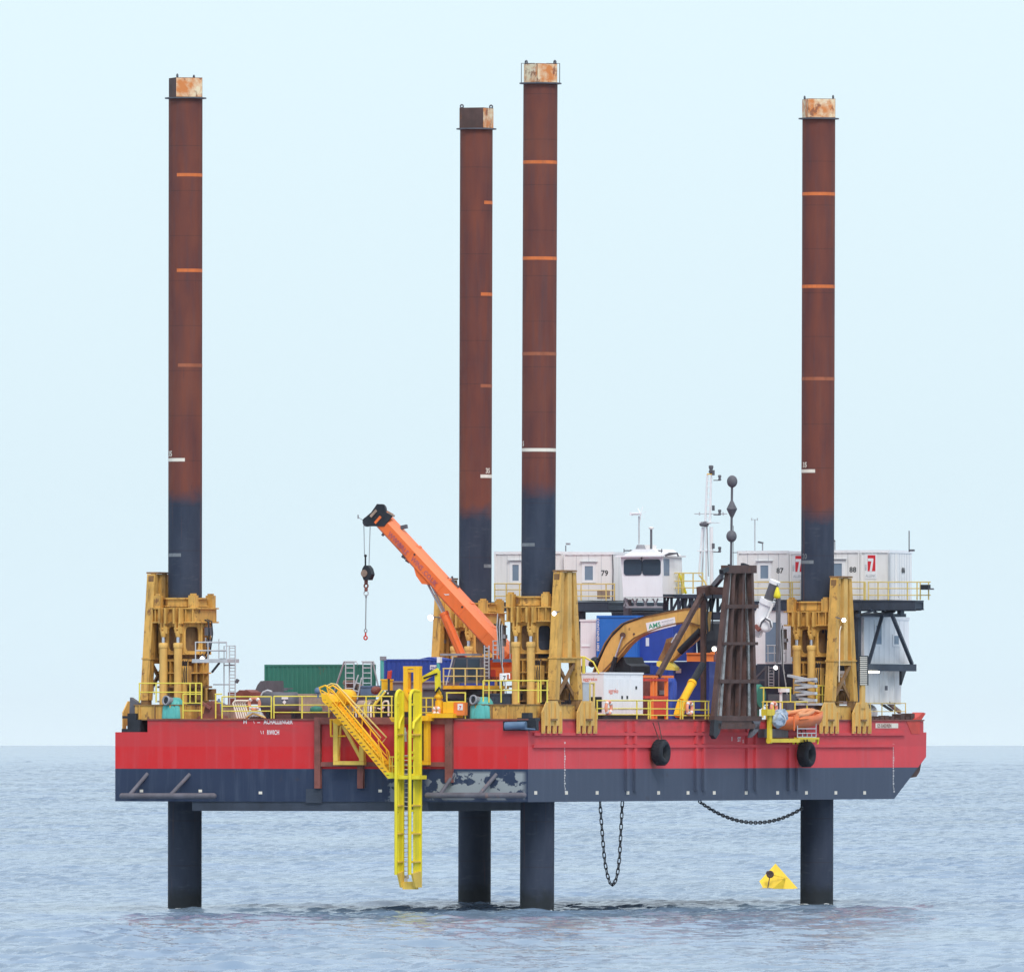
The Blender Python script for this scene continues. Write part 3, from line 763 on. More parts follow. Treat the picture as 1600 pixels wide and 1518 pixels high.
    # four jacking cylinders, two on the stern face, two on the bow face
    for sy in (-1, 1):
        for dx in (-.46, .40):
            cx, cy = LX + dx, LY + sy * 1.58
            cyl = part('jack_cylinder', MB().tube((cx, cy, DECK + .6), (cx, cy, 14.05), .215, 20).lathe((cx, cy, 0), [(.24, 13.85), (.25, 13.9), (.25, 14.08), (.2, 14.12)], 20).lathe((cx, cy, 0), [(.24, DECK + .5), (.24, DECK + .75)], 20), 'ochre_pale', g)
            part('piston_rod', MB().tube((cx, cy, 14.1), (cx, cy, 14.5), .09, 12), 'chrome', cyl)
            part('clevis', MB().box(cx - .15, cx - .06, cy - .12, cy + .12, 14.66, 15.2).box(cx + .06, cx + .15, cy - .12, cy + .12, 14.66, 15.2).lathe((cx, cy, 0), [(.12, 14.42), (.17, 14.6), (.12, 14.75)], 14).tube((cx - .2, cy, 14.85), (cx + .2, cy, 14.85), .09, 12).box(cx + .15, cx + .26, cy - .1, cy + .1, 14.6, 14.95), 'ochre', cyl)
            for s_ in (-1, 1):
                part('hanger_plate', MB().box(cx + s_ * .17 - .05, cx + s_ * .17 + .05, cy - .18, cy + .22, 15.12, 15.96), 'ochre', cyl)
    part('lower_latch', MB().box(LX + .55, LX + .95, LY - 1.5, LY - 1.1, 11.9, 12.9).tube((LX + .75, LY - 1.5, DECK + .6), (LX + .75, LY - 1.5, 12.0), .14, 14), 'ochre', g)
    # pedestal box on deck
    sgn = 1 if LX > -10 else -1
    return g
def pedestal(LX, LY, y0, y1, label):
    x0, x1 = LX - 1.72 + (1.0 if LX < -10 else -.0), LX + 1.68 + (.9 if LX < -10 else 0)
    x0 = max(x0, -23.2)
    g = thing('tower_pedestal', label, 'pedestal', ((x0 + x1) / 2, (y0 + y1) / 2, DECK), 'box pedestals under the towers')
    part('box_girder', MB().box(x0, x1, y0, y1, DECK, 10.82), 'ochre', g)
    mb = MB().box(x0 - .05, x1 + .04, y0 - .06, y1 + .05, 10.82, 10.87).box(x0 - .04, x1 + .04, y0 - .05, y1, DECK + .0, DECK + .05)
    part('edge_flange', mb, 'ochre_dark', g)
    for k in range(4):
        x_ = x0 + .3 + (x1 - x0 - .6) * k / 3
        part('web_stiffener', MB().box(x_ - .03, x_ + .03, y0 - .07, y0, DECK + .05, 10.82), 'ochre_dark' if k in (1,) else 'ochre', g)
T0 = make_tower(LXs, LY0, 'ochre jacking tower at the near corner beside the crane base')
copy_tree(T0, (LXp, LY0, DECK), 'ochre jacking tower at the port stern corner with a grey ladder beside it')
copy_tree(T0, (LXp, LY1, DECK), 'ochre jacking tower behind the orange crane boom')
copy_tree(T0, (LXs, LY1, DECK), 'ochre jacking tower near the bow behind the grey zigzag stack')
pedestal(LXs, LY0, .35, 7.2, 'ochre box pedestal between the teal vent and the near corner')
pedestal(LXp, LY0, .35, 7.2, 'ochre box pedestal at the port stern corner beside black fairlead')
pedestal(LXs, LY1, 37.2, 42.5, 'ochre box pedestal under the tower near the bow')
pedestal(LXp, LY1, 37.2, 42.5, 'ochre box pedestal under the tower behind the crane')

# ------------------------------------------------------------------ A-shaped braces
def make_brace(xo, sx, CY, label):
    """tapered box brace standing on the hull side; sx = +1 starboard, -1 port"""
    xi = xo - sx * .46
    g = thing('brace_frame', label, 'brace', (xo, CY, DECK), 'ochre A-shaped braces on the hull sides')
    zt, zm, zb = 17.75, 13.25, 11.1
    ht = lambda z: .90 + (1.72 - .90) * (zt - z) / (zt - zb)        # half spread along Y
    lw = .54
    for s in (-1, 1):
        def ring(z):
            yo = CY + s * ht(z); yi = CY + s * (ht(z) - lw * (1.0 if z < 17 else .75))
            return [(xi, yo, z), (xo, yo, z), (xo, yi, z), (xi, yi, z)]
        levels = [zb, 12.2, zm, 15.5, 17.0, zt]
        vs = [v for z in levels for v in ring(z)]; fs = []
        for k in range(len(levels) - 1):
            for i in range(4): fs.append((k * 4 + i, k * 4 + (i + 1) % 4, k * 4 + 4 + (i + 1) % 4, k * 4 + 4 + i))
        fs += [(0, 1, 2, 3), tuple(len(vs) - 4 + i for i in range(4))]
        part('brace_leg', MB().add(vs, fs), 'ochre', g)
        # foot
        ya, yb_ = sorted((CY + s * ht(zb), CY + s * (ht(zb) - lw)))
        part('foot_block', MB().box(min(xi, xo) + .03, max(xi, xo) - .03, ya + .04, yb_ - .04, 10.6, zb), 'ochre_dark', g)
        fy = CY + s * 2.14; x0 = xo - sx * .06 if sx > 0 else xo
        # fork plate with four tines, flat on the hull side
        w0, w1 = .62, 1.22
        out = [(-w0, 11.05), (-w1, 10.45), (-w1, 9.35)]
        n = 4; tw, gw = .37, (2 * w1 - 4 * .37) / 3
        for i in range(n):
            xl = -w1 + i * (tw + gw)
            if i: out += [(xl, 9.75), (xl, 9.35)]
            out += [(xl + tw, 9.35)] if i == n - 1 else [(xl + tw, 9.35), (xl + tw, 9.75)]
        out += [(w1, 10.45), (w0, 11.05)]
        xp = .17 if sx > 0 else BW - .23
        fk = part('fork_plate', MB().prism([(xp, fy + a, z) for a, z in out], (.06, 0, 0)), 'ochre_pale', g)
        ri = MB()
        for i in range(4):
            yy = fy - w1 + tw / 2 + i * (tw + gw); xx = xp + (.06 if sx > 0 else -.07)
            ri.box(xx, xx + .07, yy - .05, yy + .05, 9.45, 10.5 if i in (0, 3) else 10.95)
        part('fork_rib', ri, 'ochre_pale', fk)
        part('fork_lug', MB().box(xp + .06, xp + .2, fy - .36, fy + .36, 10.02, 10.12), 'ochre_dark', fk)
    # web panels of the closed upper part, one on each side, and the middle stiffeners
    xm0, xm1 = sorted((xo - sx * .12, xo - sx * .17)); 
    def web(x, th):
        q = [(x, CY - ht(zt) + .3, zt), (x, CY + ht(zt) - .3, zt), (x, CY + ht(zm) - .5, zm), (x, CY - ht(zm) + .5, zm)]
        return MB().prism(q, (th, 0, 0))
    part('web_panel', web(xo - sx * .24, -sx * .03), 'ochre_web', g)
    part('web_panel', web(xi + sx * .12, sx * .03), 'ochre_web', g)
    part('centre_stiffener', MB().box(min(xo - sx * .238, xo + sx * .06), max(xo - sx * .238, xo + sx * .06), CY - .26, CY + .24, zm + .05, zt), 'ochre_pale', g)
    part('centre_stiffener', MB().box(min(xi - sx * .05, xi + sx * .118), max(xi - sx * .05, xi + sx * .118), CY - .26, CY + .24, zm + .05, zt), 'ochre', g)
    part('cross_beam', MB().box(min(xi, xo) + .04, max(xi, xo) - .03, CY - ht(zm) + lw + .002, CY + ht(zm) - lw - .002, zm - .22, zm - .003).box(min(xi, xo) - .04, max(xi, xo) + .05, CY - ht(zm) - .04, CY + ht(zm) + .04, zm - .0, zm + .07), 'ochre', g)
    for s in (-1, 1):
        zA, zB = zm - .25, zb + .1
        part('cross_brace', MB().bar((xo - sx * (.2 + .08 * s), CY - s * (ht(zA) - lw - .05), zA), (xo - sx * (.2 + .08 * s), CY + s * (ht(zB) - lw + .1), zB), .10, .22), 'ochre_dark', g)
    part('cap_plate', MB().box(min(xi, xo) - .12, max(xi, xo) + .12, CY - .75, CY + .75, zt + .02, zt + .11), 'ochre_dark', g)
    for s in (-1, 1):
        part('corner_plate', MB().prism([(xo - sx * .1, CY + s * .62, zt + .02), (xo - sx * .1, CY + s * .95, zt - .45), (xo - sx * .1, CY + s * .95, zt - .1)], (-sx * .3, 0, 0)), 'ochre_dark', g)
    return g
make_brace(.17, 1, 4.62, 'ochre A-shaped brace with forked feet at the near corner left of the white generator')
make_brace(.17, 1, 39.6, 'ochre A-shaped brace with forked feet near the bow beside the striped board')
make_brace(-24.0, -1, 4.62, 'ochre A-shaped brace at the far left, beside the port stern tower')
make_brace(-24.0, -1, 39.6, 'ochre A-shaped brace partly hidden behind the crane ram and boom')

# ------------------------------------------------------------------ railings
def railing(label, pts, heights, posts, m='rail', r=.036, group=None, toe=False, rp=None, name='railing'):
    """pts: base polyline; heights above the base of each rail (first = top); posts: list of (segment parameter)"""
    pts = [Vector(p) for p in pts]
    c = sum(pts, Vector()) / len(pts)
    g = thing(name, label, 'railing', (c.x, c.y, min(p.z for p in pts)), group or 'yellow tube railings')
    for i, h in enumerate(heights):
        part('top_rail' if i == 0 else 'mid_rail', MB().path([p + Vector((0, 0, h)) for p in pts], r if i == 0 else r * .9, 8), m, g)
    seg = [(pts[i + 1] - pts[i]).length for i in range(len(pts) - 1)]; tot = sum(seg)
    for t in posts:
        d = t * tot; i = 0
        while i < len(seg) - 1 and d > seg[i]: d -= seg[i]; i += 1
        p = pts[i] + (pts[i + 1] - pts[i]) * (d / seg[i])
        part('post', MB().tube(p, p + Vector((0, 0, heights[0])), rp or r * 1.1, 8), m, g)
    if toe:
        part('toe_board', MB().path([p + Vector((0, 0, .08)) for p in pts], .05, 4), m, g)
    return g
def prail(label, px0, px1, ytop, ymid, ybot, posts, Y=None, X=None, **kw):
    a, b = P(px0, ybot, Y=Y, X=X), P(px1, ybot, Y=Y, X=X)
    a1 = P(px0, ytop, Y=Y, X=X)
    hs = [P(px0, y, Y=Y, X=X)[2] - a[2] for y in [ytop] + ymid]
    return railing(label, [a, b], hs, [(p - px0) / (px1 - px0) for p in posts], **kw)
prail('yellow railing in front of the pale hose coil, on the stern deck', 347, 424, 1088, [1103, 1110.5], 1122, [347, 424], Y=.18)
prail('yellow railing in front of the dark tank on the stern deck', 428, 516, 1087.5, [1101, 1112.5], 1122, [428, 472, 514], Y=.18)
prail('yellow railing between the yellow stairs and the boat landing', 530, 614, 1087.5, [1101.5, 1112.5], 1122, [530, 546, 572, 596, 612], Y=.18)
prail('short yellow railing right of the boat landing, under the small yellow crane', 658, 681, 1090, [1104, 1113], 1122, [666, 676], Y=.18)
prail('tall yellow railing along the pedestal at the port stern tower', 217, 315, 1067, [1081], 1097, [218, 244, 297, 306, 315], Y=.32)
prail('square yellow railing beside the teal vent at the port stern', 286, 315, 1084, [1098, 1110], 1122, [286, 315], Y=.12)
prail('short yellow railing beside the red davit at the port stern', 336, 347, 1084, [1098], 1122, [337], Y=.5)
prail('yellow railing in front of the orange crane body on the pedestal', 755, 857, 1063, [1078], 1097, [755, 764, 783, 810, 841, 845, 855], Y=.4)
prail('yellow railing with orange box beside the teal vent near the corner', 697, 728, 1082, [1096, 1109], 1122, [698, 727], Y=.12)
prail('faded yellow railing round the dark crane cab walkway', 692, 757, 1044, [1056], 1070, [693, 709, 727, 745, 757], Y=7.5, m='rail_pale')
prail('pale yellow railing in front of the white generator', 932, 1015, 1094, [1106.5, 1116], 1124, [933, 995, 1013, 1016], X=-.2)
prail('yellow railing in front of the red rack and blue container', 1017, 1063, 1094, [1107, 1117], 1124, [1042, 1063], X=-.2)
prail('yellow railing holding a lifebuoy left of the brown pile frame', 1065.5, 1108, 1095, [1108.5, 1117.5], 1124, [1066.5, 1084, 1102, 1107], X=-.2)
prail('yellow railing behind the orange rescue boat', 1191, 1262, 1096, [1110], 1121, [1192, 1198, 1208, 1222, 1242, 1261], X=-.6)
prail('raised yellow railing left of the grey zigzag stack', 1188, 1236, 1074, [], 1096, [1193, 1235], X=-1.2)
prail('yellow cage railing right of the grey zigzag stack', 1274, 1296, 1071, [1085], 1101, [1276, 1285, 1296], X=-.7)
prail('thin grey and yellow railing at the bow by the white tarpaulin', 1358, 1415, 1098, [1111], 1125, [1360, 1378, 1398, 1415], X=-.8, m='rail_pale', r=.026)
prail('low yellow railing by the foot of the bow brace', 1336, 1358, 1098, [1111], 1125, [1338, 1348, 1357], X=-.9, m='rail_pale', r=.026)

# ------------------------------------------------------------------ containers and boxes on deck
def container(name, label, cat, px0, px1, py0, py1, Y, depth, m, ribs=True, text=None, group=None, frame_m=None, X=None):
    if X is None:
        a, b = P(px0, py1, Y=Y), P(px1, py0, Y=Y); x0, x1, y0, y1 = a[0], b[0], Y, Y + depth
    else:
        a, b = P(px0, py1, X=X), P(px1, py0, X=X); x0, x1, y0, y1 = X - depth, X, a[1], b[1]
    z0, z1 = a[2], b[2]
    g = thing(name, label, cat, ((x0 + x1) / 2, (y0 + y1) / 2, z0), group)
    part('body', MB().box(x0 + .05, x1 - .05, y0 + .05, y1 - .05, z0 + .06, z1 - .03), m, g)
    fm = MB()
    t = .11
    for x in (x0, x1 - t):
        for y in (y0, y1 - t): fm.box(x, x + t, y, y + t, z0, z1)
    for z in (z0, z1 - t):
        for y in (y0, y1 - t): fm.box(x0 + t, x1 - t, y + .004, y + t - .004, z + .003, z + t - .003)
        for x in (x0, x1 - t): fm.box(x + .004, x + t - .004, y0 + t, y1 - t, z + .003, z + t - .003)
    part('corner_frame', fm, frame_m or m, g)
    if ribs:
        rb = MB(); n = max(2, int((x1 - x0) / .28))
        for i in range(n):
            x = x0 + t + (x1 - x0 - 2 * t) * (i + .5) / n
            rb.prism([(x - .075, y0 + .05, 0), (x - .04, y0 + .018, 0), (x + .04, y0 + .018, 0), (x + .075, y0 + .05, 0)], (0, 0, z1 - z0 - 2 * t))
            for j in range(-8, 0): rb.V[j] = (rb.V[j][0], rb.V[j][1], rb.V[j][2] + z0 + t)
        n = max(2, int((y1 - y0) / .28))
        for i in range(n):
            y = y0 + t + (y1 - y0 - 2 * t) * (i + .5) / n
            k = len(rb.V)
            rb.prism([(x1 - .05, y - .075, z0 + t), (x1 - .018, y - .04, z0 + t), (x1 - .018, y + .04, z0 + t), (x1 - .05, y + .075, z0 + t)], (0, 0, z1 - z0 - 2 * t))
        part('corrugation', rb, m, g)
    return g, (x0, x1, y0, y1, z0, z1)
container('shipping_container', 'green corrugated shipping container on the stern deck behind the dark tank', 'container', 413, 556, 1037.5, 1110, 14, 2.44, 'green')
g, b = container('shipping_container', 'long indigo container with green lamp post, behind the boat landing', 'container', 600, 742, 1029, 1075, 22, 2.44, 'blue')
part('white_sign', MB().box(*[P(672, 1045, Y=21.985)[0], P(682, 1045, Y=21.985)[0]], 21.97, 21.985, P(680, 1046, Y=22)[2], P(680, 1038.5, Y=22)[2]), 'wletter', g)
part('sign_lettering', MB().text('DNV', .2, P(673, 1045, Y=21.96)), 'blue', g)
part('tarpaulin_ridge', MB().prism([P(655, 1029, Y=22.3), P(670, 1026, Y=22.3), P(685, 1029, Y=22.3)], (0, 1.6, 0)), 'blue', g)
solo('concrete_tank', vbox(606, 690, 1064, 1119, 16, 2.2).box(*[P(604, 1064, Y=15.9)[0], P(692, 1064, Y=15.9)[0]], 15.9, 18.3, P(604, 1066, Y=16)[2], P(604, 1063.5, Y=16)[2]), 'grey', 'low grey tank with a flat top under the indigo container', 'tank')
solo('concrete_tank', vbox(660, 728, 1075, 1120, 9, 2.0).box(*[P(658, 1064, Y=8.9)[0], P(730, 1064, Y=8.9)[0]], 8.9, 11.2, P(604, 1077, Y=9)[2], P(604, 1074.5, Y=9)[2]), 'dgrey', 'dark grey tank below the crane cab walkway', 'tank')
g, b = container('shipping_container', 'bright blue upright container behind the bent digger boom', 'container', 932, 996, 961, 1032, 33, 3.0, 'blue2', ribs=False)
part('edge_lettering', MB().text('CONTAINER HIRE', .20, (b[0] + .03, 32.98, b[5] - .15), (0, 0, -1), (1, 0, 0), stretch=1.1), 'wletter', g)
g, b = container('shipping_container', 'dark blue container with white notice, right of the bright blue one', 'container', 998, 1052, 968, 1032, 33.4, 3.0, 'blue', ribs=False)
part('white_sign', vbox(1009, 1014, 996, 1009, 33.43, .015), 'wletter', g)
g, b = container('shipping_container', 'low indigo container under the bright blue one', 'container', 946, 1046, 1034, 1104, 30.5, 3.0, 'blue')
g, b = container('shipping_container', 'large indigo container with small white label, behind the yellow ram', 'container', 1052, 1108, 1033, 1114, 27, 3, 'blue', ribs=False)
part('white_sign', vbox(1056, 1064, 1044, 1051, 26.98, .03), 'wletter', g)
solo('orange_box', vbox(1073, 1098, 1020, 1034, 31, 1.4).box(*[P(1072, 1030, Y=30.9)[0], P(1099, 1030, Y=30.9)[0]], 30.93, 32.45, P(1080, 1022, Y=31)[2], P(1080, 1019.5, Y=31)[2]), 'orange2', 'bright orange box on top of the large indigo container', 'box')
solo('orange_box', vbox(1110, 1124, 1018, 1036, 34, 1.4).box(*[P(1109, 1030, Y=33.9)[0], P(1125, 1030, Y=33.9)[0]], 33.95, 35.45, P(1110, 1026, Y=34)[2], P(1110, 1024, Y=34)[2]), 'orange2', 'orange machine housing behind the brown pile frame', 'box')

# white generator set
X0 = -.9
a = P(943, 1115, X=X0); b_ = P(1004.5, 1053, X=X0)
gx = X0 - 1.5
g = thing('generator_set', 'white box generator with red lettering beside the near corner brace', 'generator', (X0 - 1.5, (a[1] + b_[1]) / 2, DECK))
part('housing', MB().box(gx, X0, a[1], b_[1], a[2], b_[2]), 'white', g)
part('roof', MB().box(gx - .04, X0 + .04, a[1] - .04, b_[1] + .04, b_[2] + .002, b_[2] + .09), 'white', g)
part('skid', MB().box(gx + .1, X0 - .1, a[1] + .1, b_[1] - .1, DECK + .01, a[2] - .005), 'black', g)
part('air_intake', MB().box(X0 - .8, X0 - .1, a[1] - .03, a[1] - .004, a[2] + .1, a[2] + .9), 'black', g)
for t_ in (.18, .5, .82):
    y_ = a[1] + (b_[1] - a[1]) * t_
    part('door_panel', MB().box(X0 + .003, X0 + .022, y_ - .72, y_ + .72, a[2] + .25, b_[2] - .25), 'white', g)
for px_, py_ in ((972, 1089), (980, 1089), (994, 1074)):
    p = P(px_, py_, X=X0 + .03); part('latch', MB().box(X0 + .02, X0 + .05, p[1] - .08, p[1] + .08, p[2] - .08, p[2] + .08), 'black', g)
p = P(951, 1082, X=X0 + .028); part('lettering', MB().text('aggreko', .33, p, (0, 1, 0), stretch=1.15), 'ogl', g)
p = P(911, 1063, Y=a[1] - .006); part('lettering', MB().text('aggreko', .26, p, (1, 0, 0), stretch=1.0), 'ogl', g)
solo('control_cabinet', sbox(911, 920.5, 1067, 1116, -.35, .5).box(-.9, -.32, P(910.5, 0, X=-.35)[1], P(921, 0, X=-.35)[1], P(911, 1067, X=-.35)[2] + .003, P(911, 1065.5, X=-.35)[2]), 'galv', 'pale grey control cabinet beside the near corner brace', 'cabinet')
solo('access_gate', MB().path([P(921.5, 1120, X=-.5), P(921.5, 1066, X=-.5)], .06, 8).path([P(928, 1120, X=-.5), P(928, 1066, X=-.5)], .06, 8).path([P(921.5, 1067, X=-.5), P(928, 1067, X=-.5)], .06, 8).path([P(921.5, 1110, X=-.5), P(928, 1110, X=-.5)], .05, 8), 'rail_pale', 'tall narrow pale yellow gate beside the white generator', 'gate')

# red gas rack and blue bottles
XR = -1.0
g = thing('gas_rack', 'red steel rack with a square opening between generator and yellow ram', 'rack', (*P(1035, 1120, X=XR)[:2], DECK))
mb = MB()
for p_ in (1021, 1026, 1043):
    a = P(p_, 1118, X=XR); mb.box(XR - .15, XR, a[1] - .09, a[1] + .09, DECK, P(p_, 1057, X=XR)[2])
part('upright', mb, 'orange2', g)
for y_ in (1057, 1062, 1089): sb = sbox(1008, 1053 if y_ < 1060 else 1044, y_ - 2, y_ + 1.5, XR + .012, .12); part('cross_bar', sb, 'red' if y_ > 1058 else 'orange2', g)
part('back_panel', sbox(1006, 1021, 1059, 1118, XR - 1.1, .05), 'redrust', g)
part('lower_panel', sbox(1021.5, 1042, 1091, 1117, XR + .005, .1), 'red', g)
part('inner_panel', sbox(1027, 1042.5, 1063, 1087, XR - .5, .05), 'redrust', g)
part('notice', sbox(1031, 1040, 1078, 1084.5, XR - .42, .04), 'grey', g)
mb = MB()
for i, p_ in enumerate((1046.5, 1051)):
    a = P(p_, 1118, X=-1.4)
    solo('gas_bottle', MB().lathe((a[0], a[1], DECK), [(.24, 0), (.24, 2.0), (.16, 2.2), (.06, 2.3), (.06, 2.42)], 18), 'blue', ['indigo gas bottle beside the red rack', 'indigo gas bottle beside the yellow ram'][i], 'gas bottle', 'gas bottles beside the red rack')

# ------------------------------------------------------------------ accommodation deck at the bow
YA = 44.0
g = thing('cabin_platform', 'dark navy steel platform carrying the white cabins on columns across the bow', 'platform', (-10, YA + 4, DECK))
xl, xr = P(742, 940, Y=YA)[0], P(1452, 940, Y=YA)[0]
xm0, xm1 = P(961, 940, Y=YA)[0], P(1150, 940, Y=YA)[0]
zt, zb = Z(938, 0, YA), Z(953, 0, YA)
def deck_beam(x0, x1, z0, z1, y0, y1, m='navy'):
    mb = MB().box(x0, x1, y0 + .12, y1 - .12, z1 - .12, z1)
    for y in (y0, y1 - .12):
        mb.box(x0, x1, y, y + .12, z1 - .06, z1 + .003).box(x0, x1, y + .03, y + .09, z0 + .06, z1 - .06).box(x0, x1, y - .02, y + .14, z0, z0 + .06)
    part('deck_beam', mb, m, g)
    st = MB(); n = int((x1 - x0) / 1.4)
    for i in range(n + 1):
        x = x0 + .1 + (x1 - x0 - .2) * i / max(1, n); st.box(x - .05, x + .05, y0 + .01, y1 - .02, z0 + .06, z1 - .125)
    part('beam_stiffener', st, m, g)
deck_beam(xl, xm0, zb, zt, YA - .9, YA + 7)
xq = P(1356, 940, Y=YA)[0]; xq2 = P(1402, 940, Y=YA)[0]; xr = P(1440, 940, Y=YA)[0]
deck_beam(xm1, xq, zb, zt, YA - .9, YA + 6.4)
deck_beam(xq + .006, xq2, zb, zt, YA - .9, YA + 3.2)
deck_beam(xq2 + .006, xr, zb, zt, YA - .9, YA + .3)
deck_beam(xm0 + .01, xm1 - .01, Z(966, 0, YA), Z(955, 0, YA), YA - .5, YA + 6)
# raised walkway in the middle with its truss
wx0, wx1 = P(1036, 930, Y=42)[0], P(1101, 930, Y=42)[0]
part('walkway_deck', MB().box(wx0, wx1, 42, 45, Z(933, 0, 42), Z(927, 0, 42)), 'navy', g)
tr = MB(); zA, zB = Z(955, 0, 42), Z(933, 0, 42)
n = 6
for k, y_ in enumerate((42.2, 44.6)):
    for i in range(n + 1):
        x = wx0 + (wx1 - wx0) * i / n
        tr.bar((x, y_, zA), (x, y_, zB), .12, .12)
        if i < n: tr.bar((x, y_ + .02, zA), (x + (wx1 - wx0) / n, y_ + .02, zB) if i % 2 else (x + (wx1 - wx0) / n * .5, y_ + .02, zB), .11, .11)
part('walkway_truss', tr, 'navy', g)
for px_, w_ in ((908, .38), (976, .40), (984, .40), (1155, .35), (1227, .42), (780, .35), (1338, .4)):
    p = P(px_, 960, Y=YA - .3); part('column', MB().box(p[0] - w_ / 2, p[0] + w_ / 2, p[1] - w_ / 2, p[1] + w_ / 2, DECK, zb if not 960 < px_ < 1150 else Z(966, 0, YA)), 'navy' if px_ != 984 else 'dgrey', g)
# lower beam and V braces on the starboard side
XL = -.35
p0, p1 = P(1340, 1042, X=XL), P(1432, 1042, X=XL)
part('lower_beam', MB().box(XL - .2, XL, p0[1], p1[1], P(1400, 1048, X=XL)[2], P(1400, 1037, X=XL)[2]).box(XL - 6, XL - .2, p0[1], p0[1] + .2, P(1400, 1048, X=XL)[2], P(1400, 1037, X=XL)[2]), 'navy', g)
pt = P(1385, 950, X=.4)
for q_ in (1357, 1425): part('v_brace', MB().bar((.4, pt[1] + (q_ - 1385) * .012, zb + .02), P(q_, 1037, X=XL - .1), .17, .17), 'navy', g)
part('lower_chord', MB().bar(P(1338, 961, X=.2), P(1414, 961, X=.2), .14, .18).bar(P(1338, 961, X=.2), P(1376, 951, X=.3), .09, .09).bar(P(1358, 951, X=.3), P(1378, 961, X=.3), .09, .09), 'navy', g)
part('hanger_post', sbox(1407, 1413, 950, 961, .3, .2), 'navy', g)
part('drain_pipe', MB().path([P(1402, 948, X=1.6), P(1397, 954, X=1.2), P(1380, 958, X=.8), P(1345, 960, X=.5)], .07, 8), 'black', g)
part('leg_bracket', MB().prism([P(1409, 1048, X=XL), P(1416, 1048, X=XL), P(1412, 1060, X=XL), P(1409, 1070, X=XL)], (-.15, 0, 0)), 'black', g)

# white cabins
def cabin(label, px0, px1, py0, py1, Y, depth, num=None, numpx=None, win=None, m='cream', side=None):
    a, b = P(px0, py1, Y=Y), P(px1, py0, Y=Y)
    x0, x1, z0, z1 = a[0], b[0], a[2], b[2]
    g = thing('site_cabin', label, 'cabin', ((x0 + x1) / 2, Y + depth / 2, z0), 'white accommodation cabins')
    part('walls', MB().box(x0 + .02, x1 - .02, Y, Y + depth, z0, z1 - .16), m, g)
    part('roof', MB().box(x0 - .01, x1 + .01, Y - .05, Y + depth + .05, z1 - .158, z1), 'white', g)
    cp = MB()
    for x in (x0 + .0, x1 - .1): cp.box(x, x + .10, Y - .04, Y - .003, z0, z1 - .16)
    n = 7
    for i in range(n): cp.box(x0 + .2 + (x1 - x0 - .4) * i / (n - 1) - .06, x0 + .2 + (x1 - x0 - .4) * i / (n - 1) + .06, Y - .075, Y - .05, z1 - .14, z1 - .10)
    part('trim', cp, 'cream' if m == 'white' else 'grey' if False else m, g)
    jt = MB(); nj = max(2, int((x1 - x0) / .62))
    for i in range(1, nj): jt.box(x0 + (x1 - x0) * i / nj - .012, x0 + (x1 - x0) * i / nj + .012, Y - .008, Y - .001, z0 + .02, z1 - .17)
    for i in range(1, 9): jt.box(x1 - .021, x1 - .012, Y + depth * i / 9 - .012, Y + depth * i / 9 + .012, z0 + .02, z1 - .17)
    part('wall_joints', jt, 'galv', g)
    if win:
        wa, wb = P(win[0], win[3], Y=Y), P(win[1], win[2], Y=Y)
        o = [(wa[0] - .16, Y - .05, wa[2] - .14), (wb[0] + .16, Y - .05, wa[2] - .14), (wb[0] + .16, Y - .05, wb[2] + .2), (wa[0] - .16, Y - .05, wb[2] + .2)]
        i_ = [(wa[0], Y - .05, wa[2]), (wb[0], Y - .05, wa[2]), (wb[0], Y - .05, wb[2]), (wa[0], Y - .05, wb[2])]
        f = part('window', MB().ringplate(o, i_, (0, .048, 0)), 'white', g)
        part('pane', MB().box(wa[0], wb[0], Y - .02, Y - .004, wa[2], wb[2]), 'pane', f)
        part('window_hood', MB().box(wa[0] - .26, wb[0] + .26, Y - .14, Y - .003, wb[2] + .22, wb[2] + .26), 'galv', f)
    if num:
        p = P(numpx[0], numpx[1], Y=Y - .012); part('number', MB().text(num, numpx[2], p, stretch=1.05), 'digit', g)
    return g, (x0, x1, z0, z1)
cabin('white cabin with a window between the two middle legs', 772.5, 852, 861, 938, YA, 6, win=(801, 811, 882, 907))
cabin('narrow plain white cabin right of the near leg', 853, 880, 861, 938, YA + .3, 6)
g, b = cabin('white cabin numbered 79 beside the wheelhouse', 881, 959, 862, 938, YA, 6.4, '79', (939, 899, .42), (914, 927, 884, 906))
part('vent_grille', vbox(933, 953, 922, 935, YA - .02, .015), 'timber', g)
part('downpipe', MB().path([P(957, 866, Y=YA - .1), P(958, 890, Y=YA - .1), P(957, 938, Y=YA - .1)], .035, 6), 'dgrey', g)
g, b = cabin('white cabin numbered 87 behind the brown pile frame', 1152, 1233, 860, 937, YA, 6, '87', (1213, 895, .40), (1188.5, 1201, 883, 903.5))
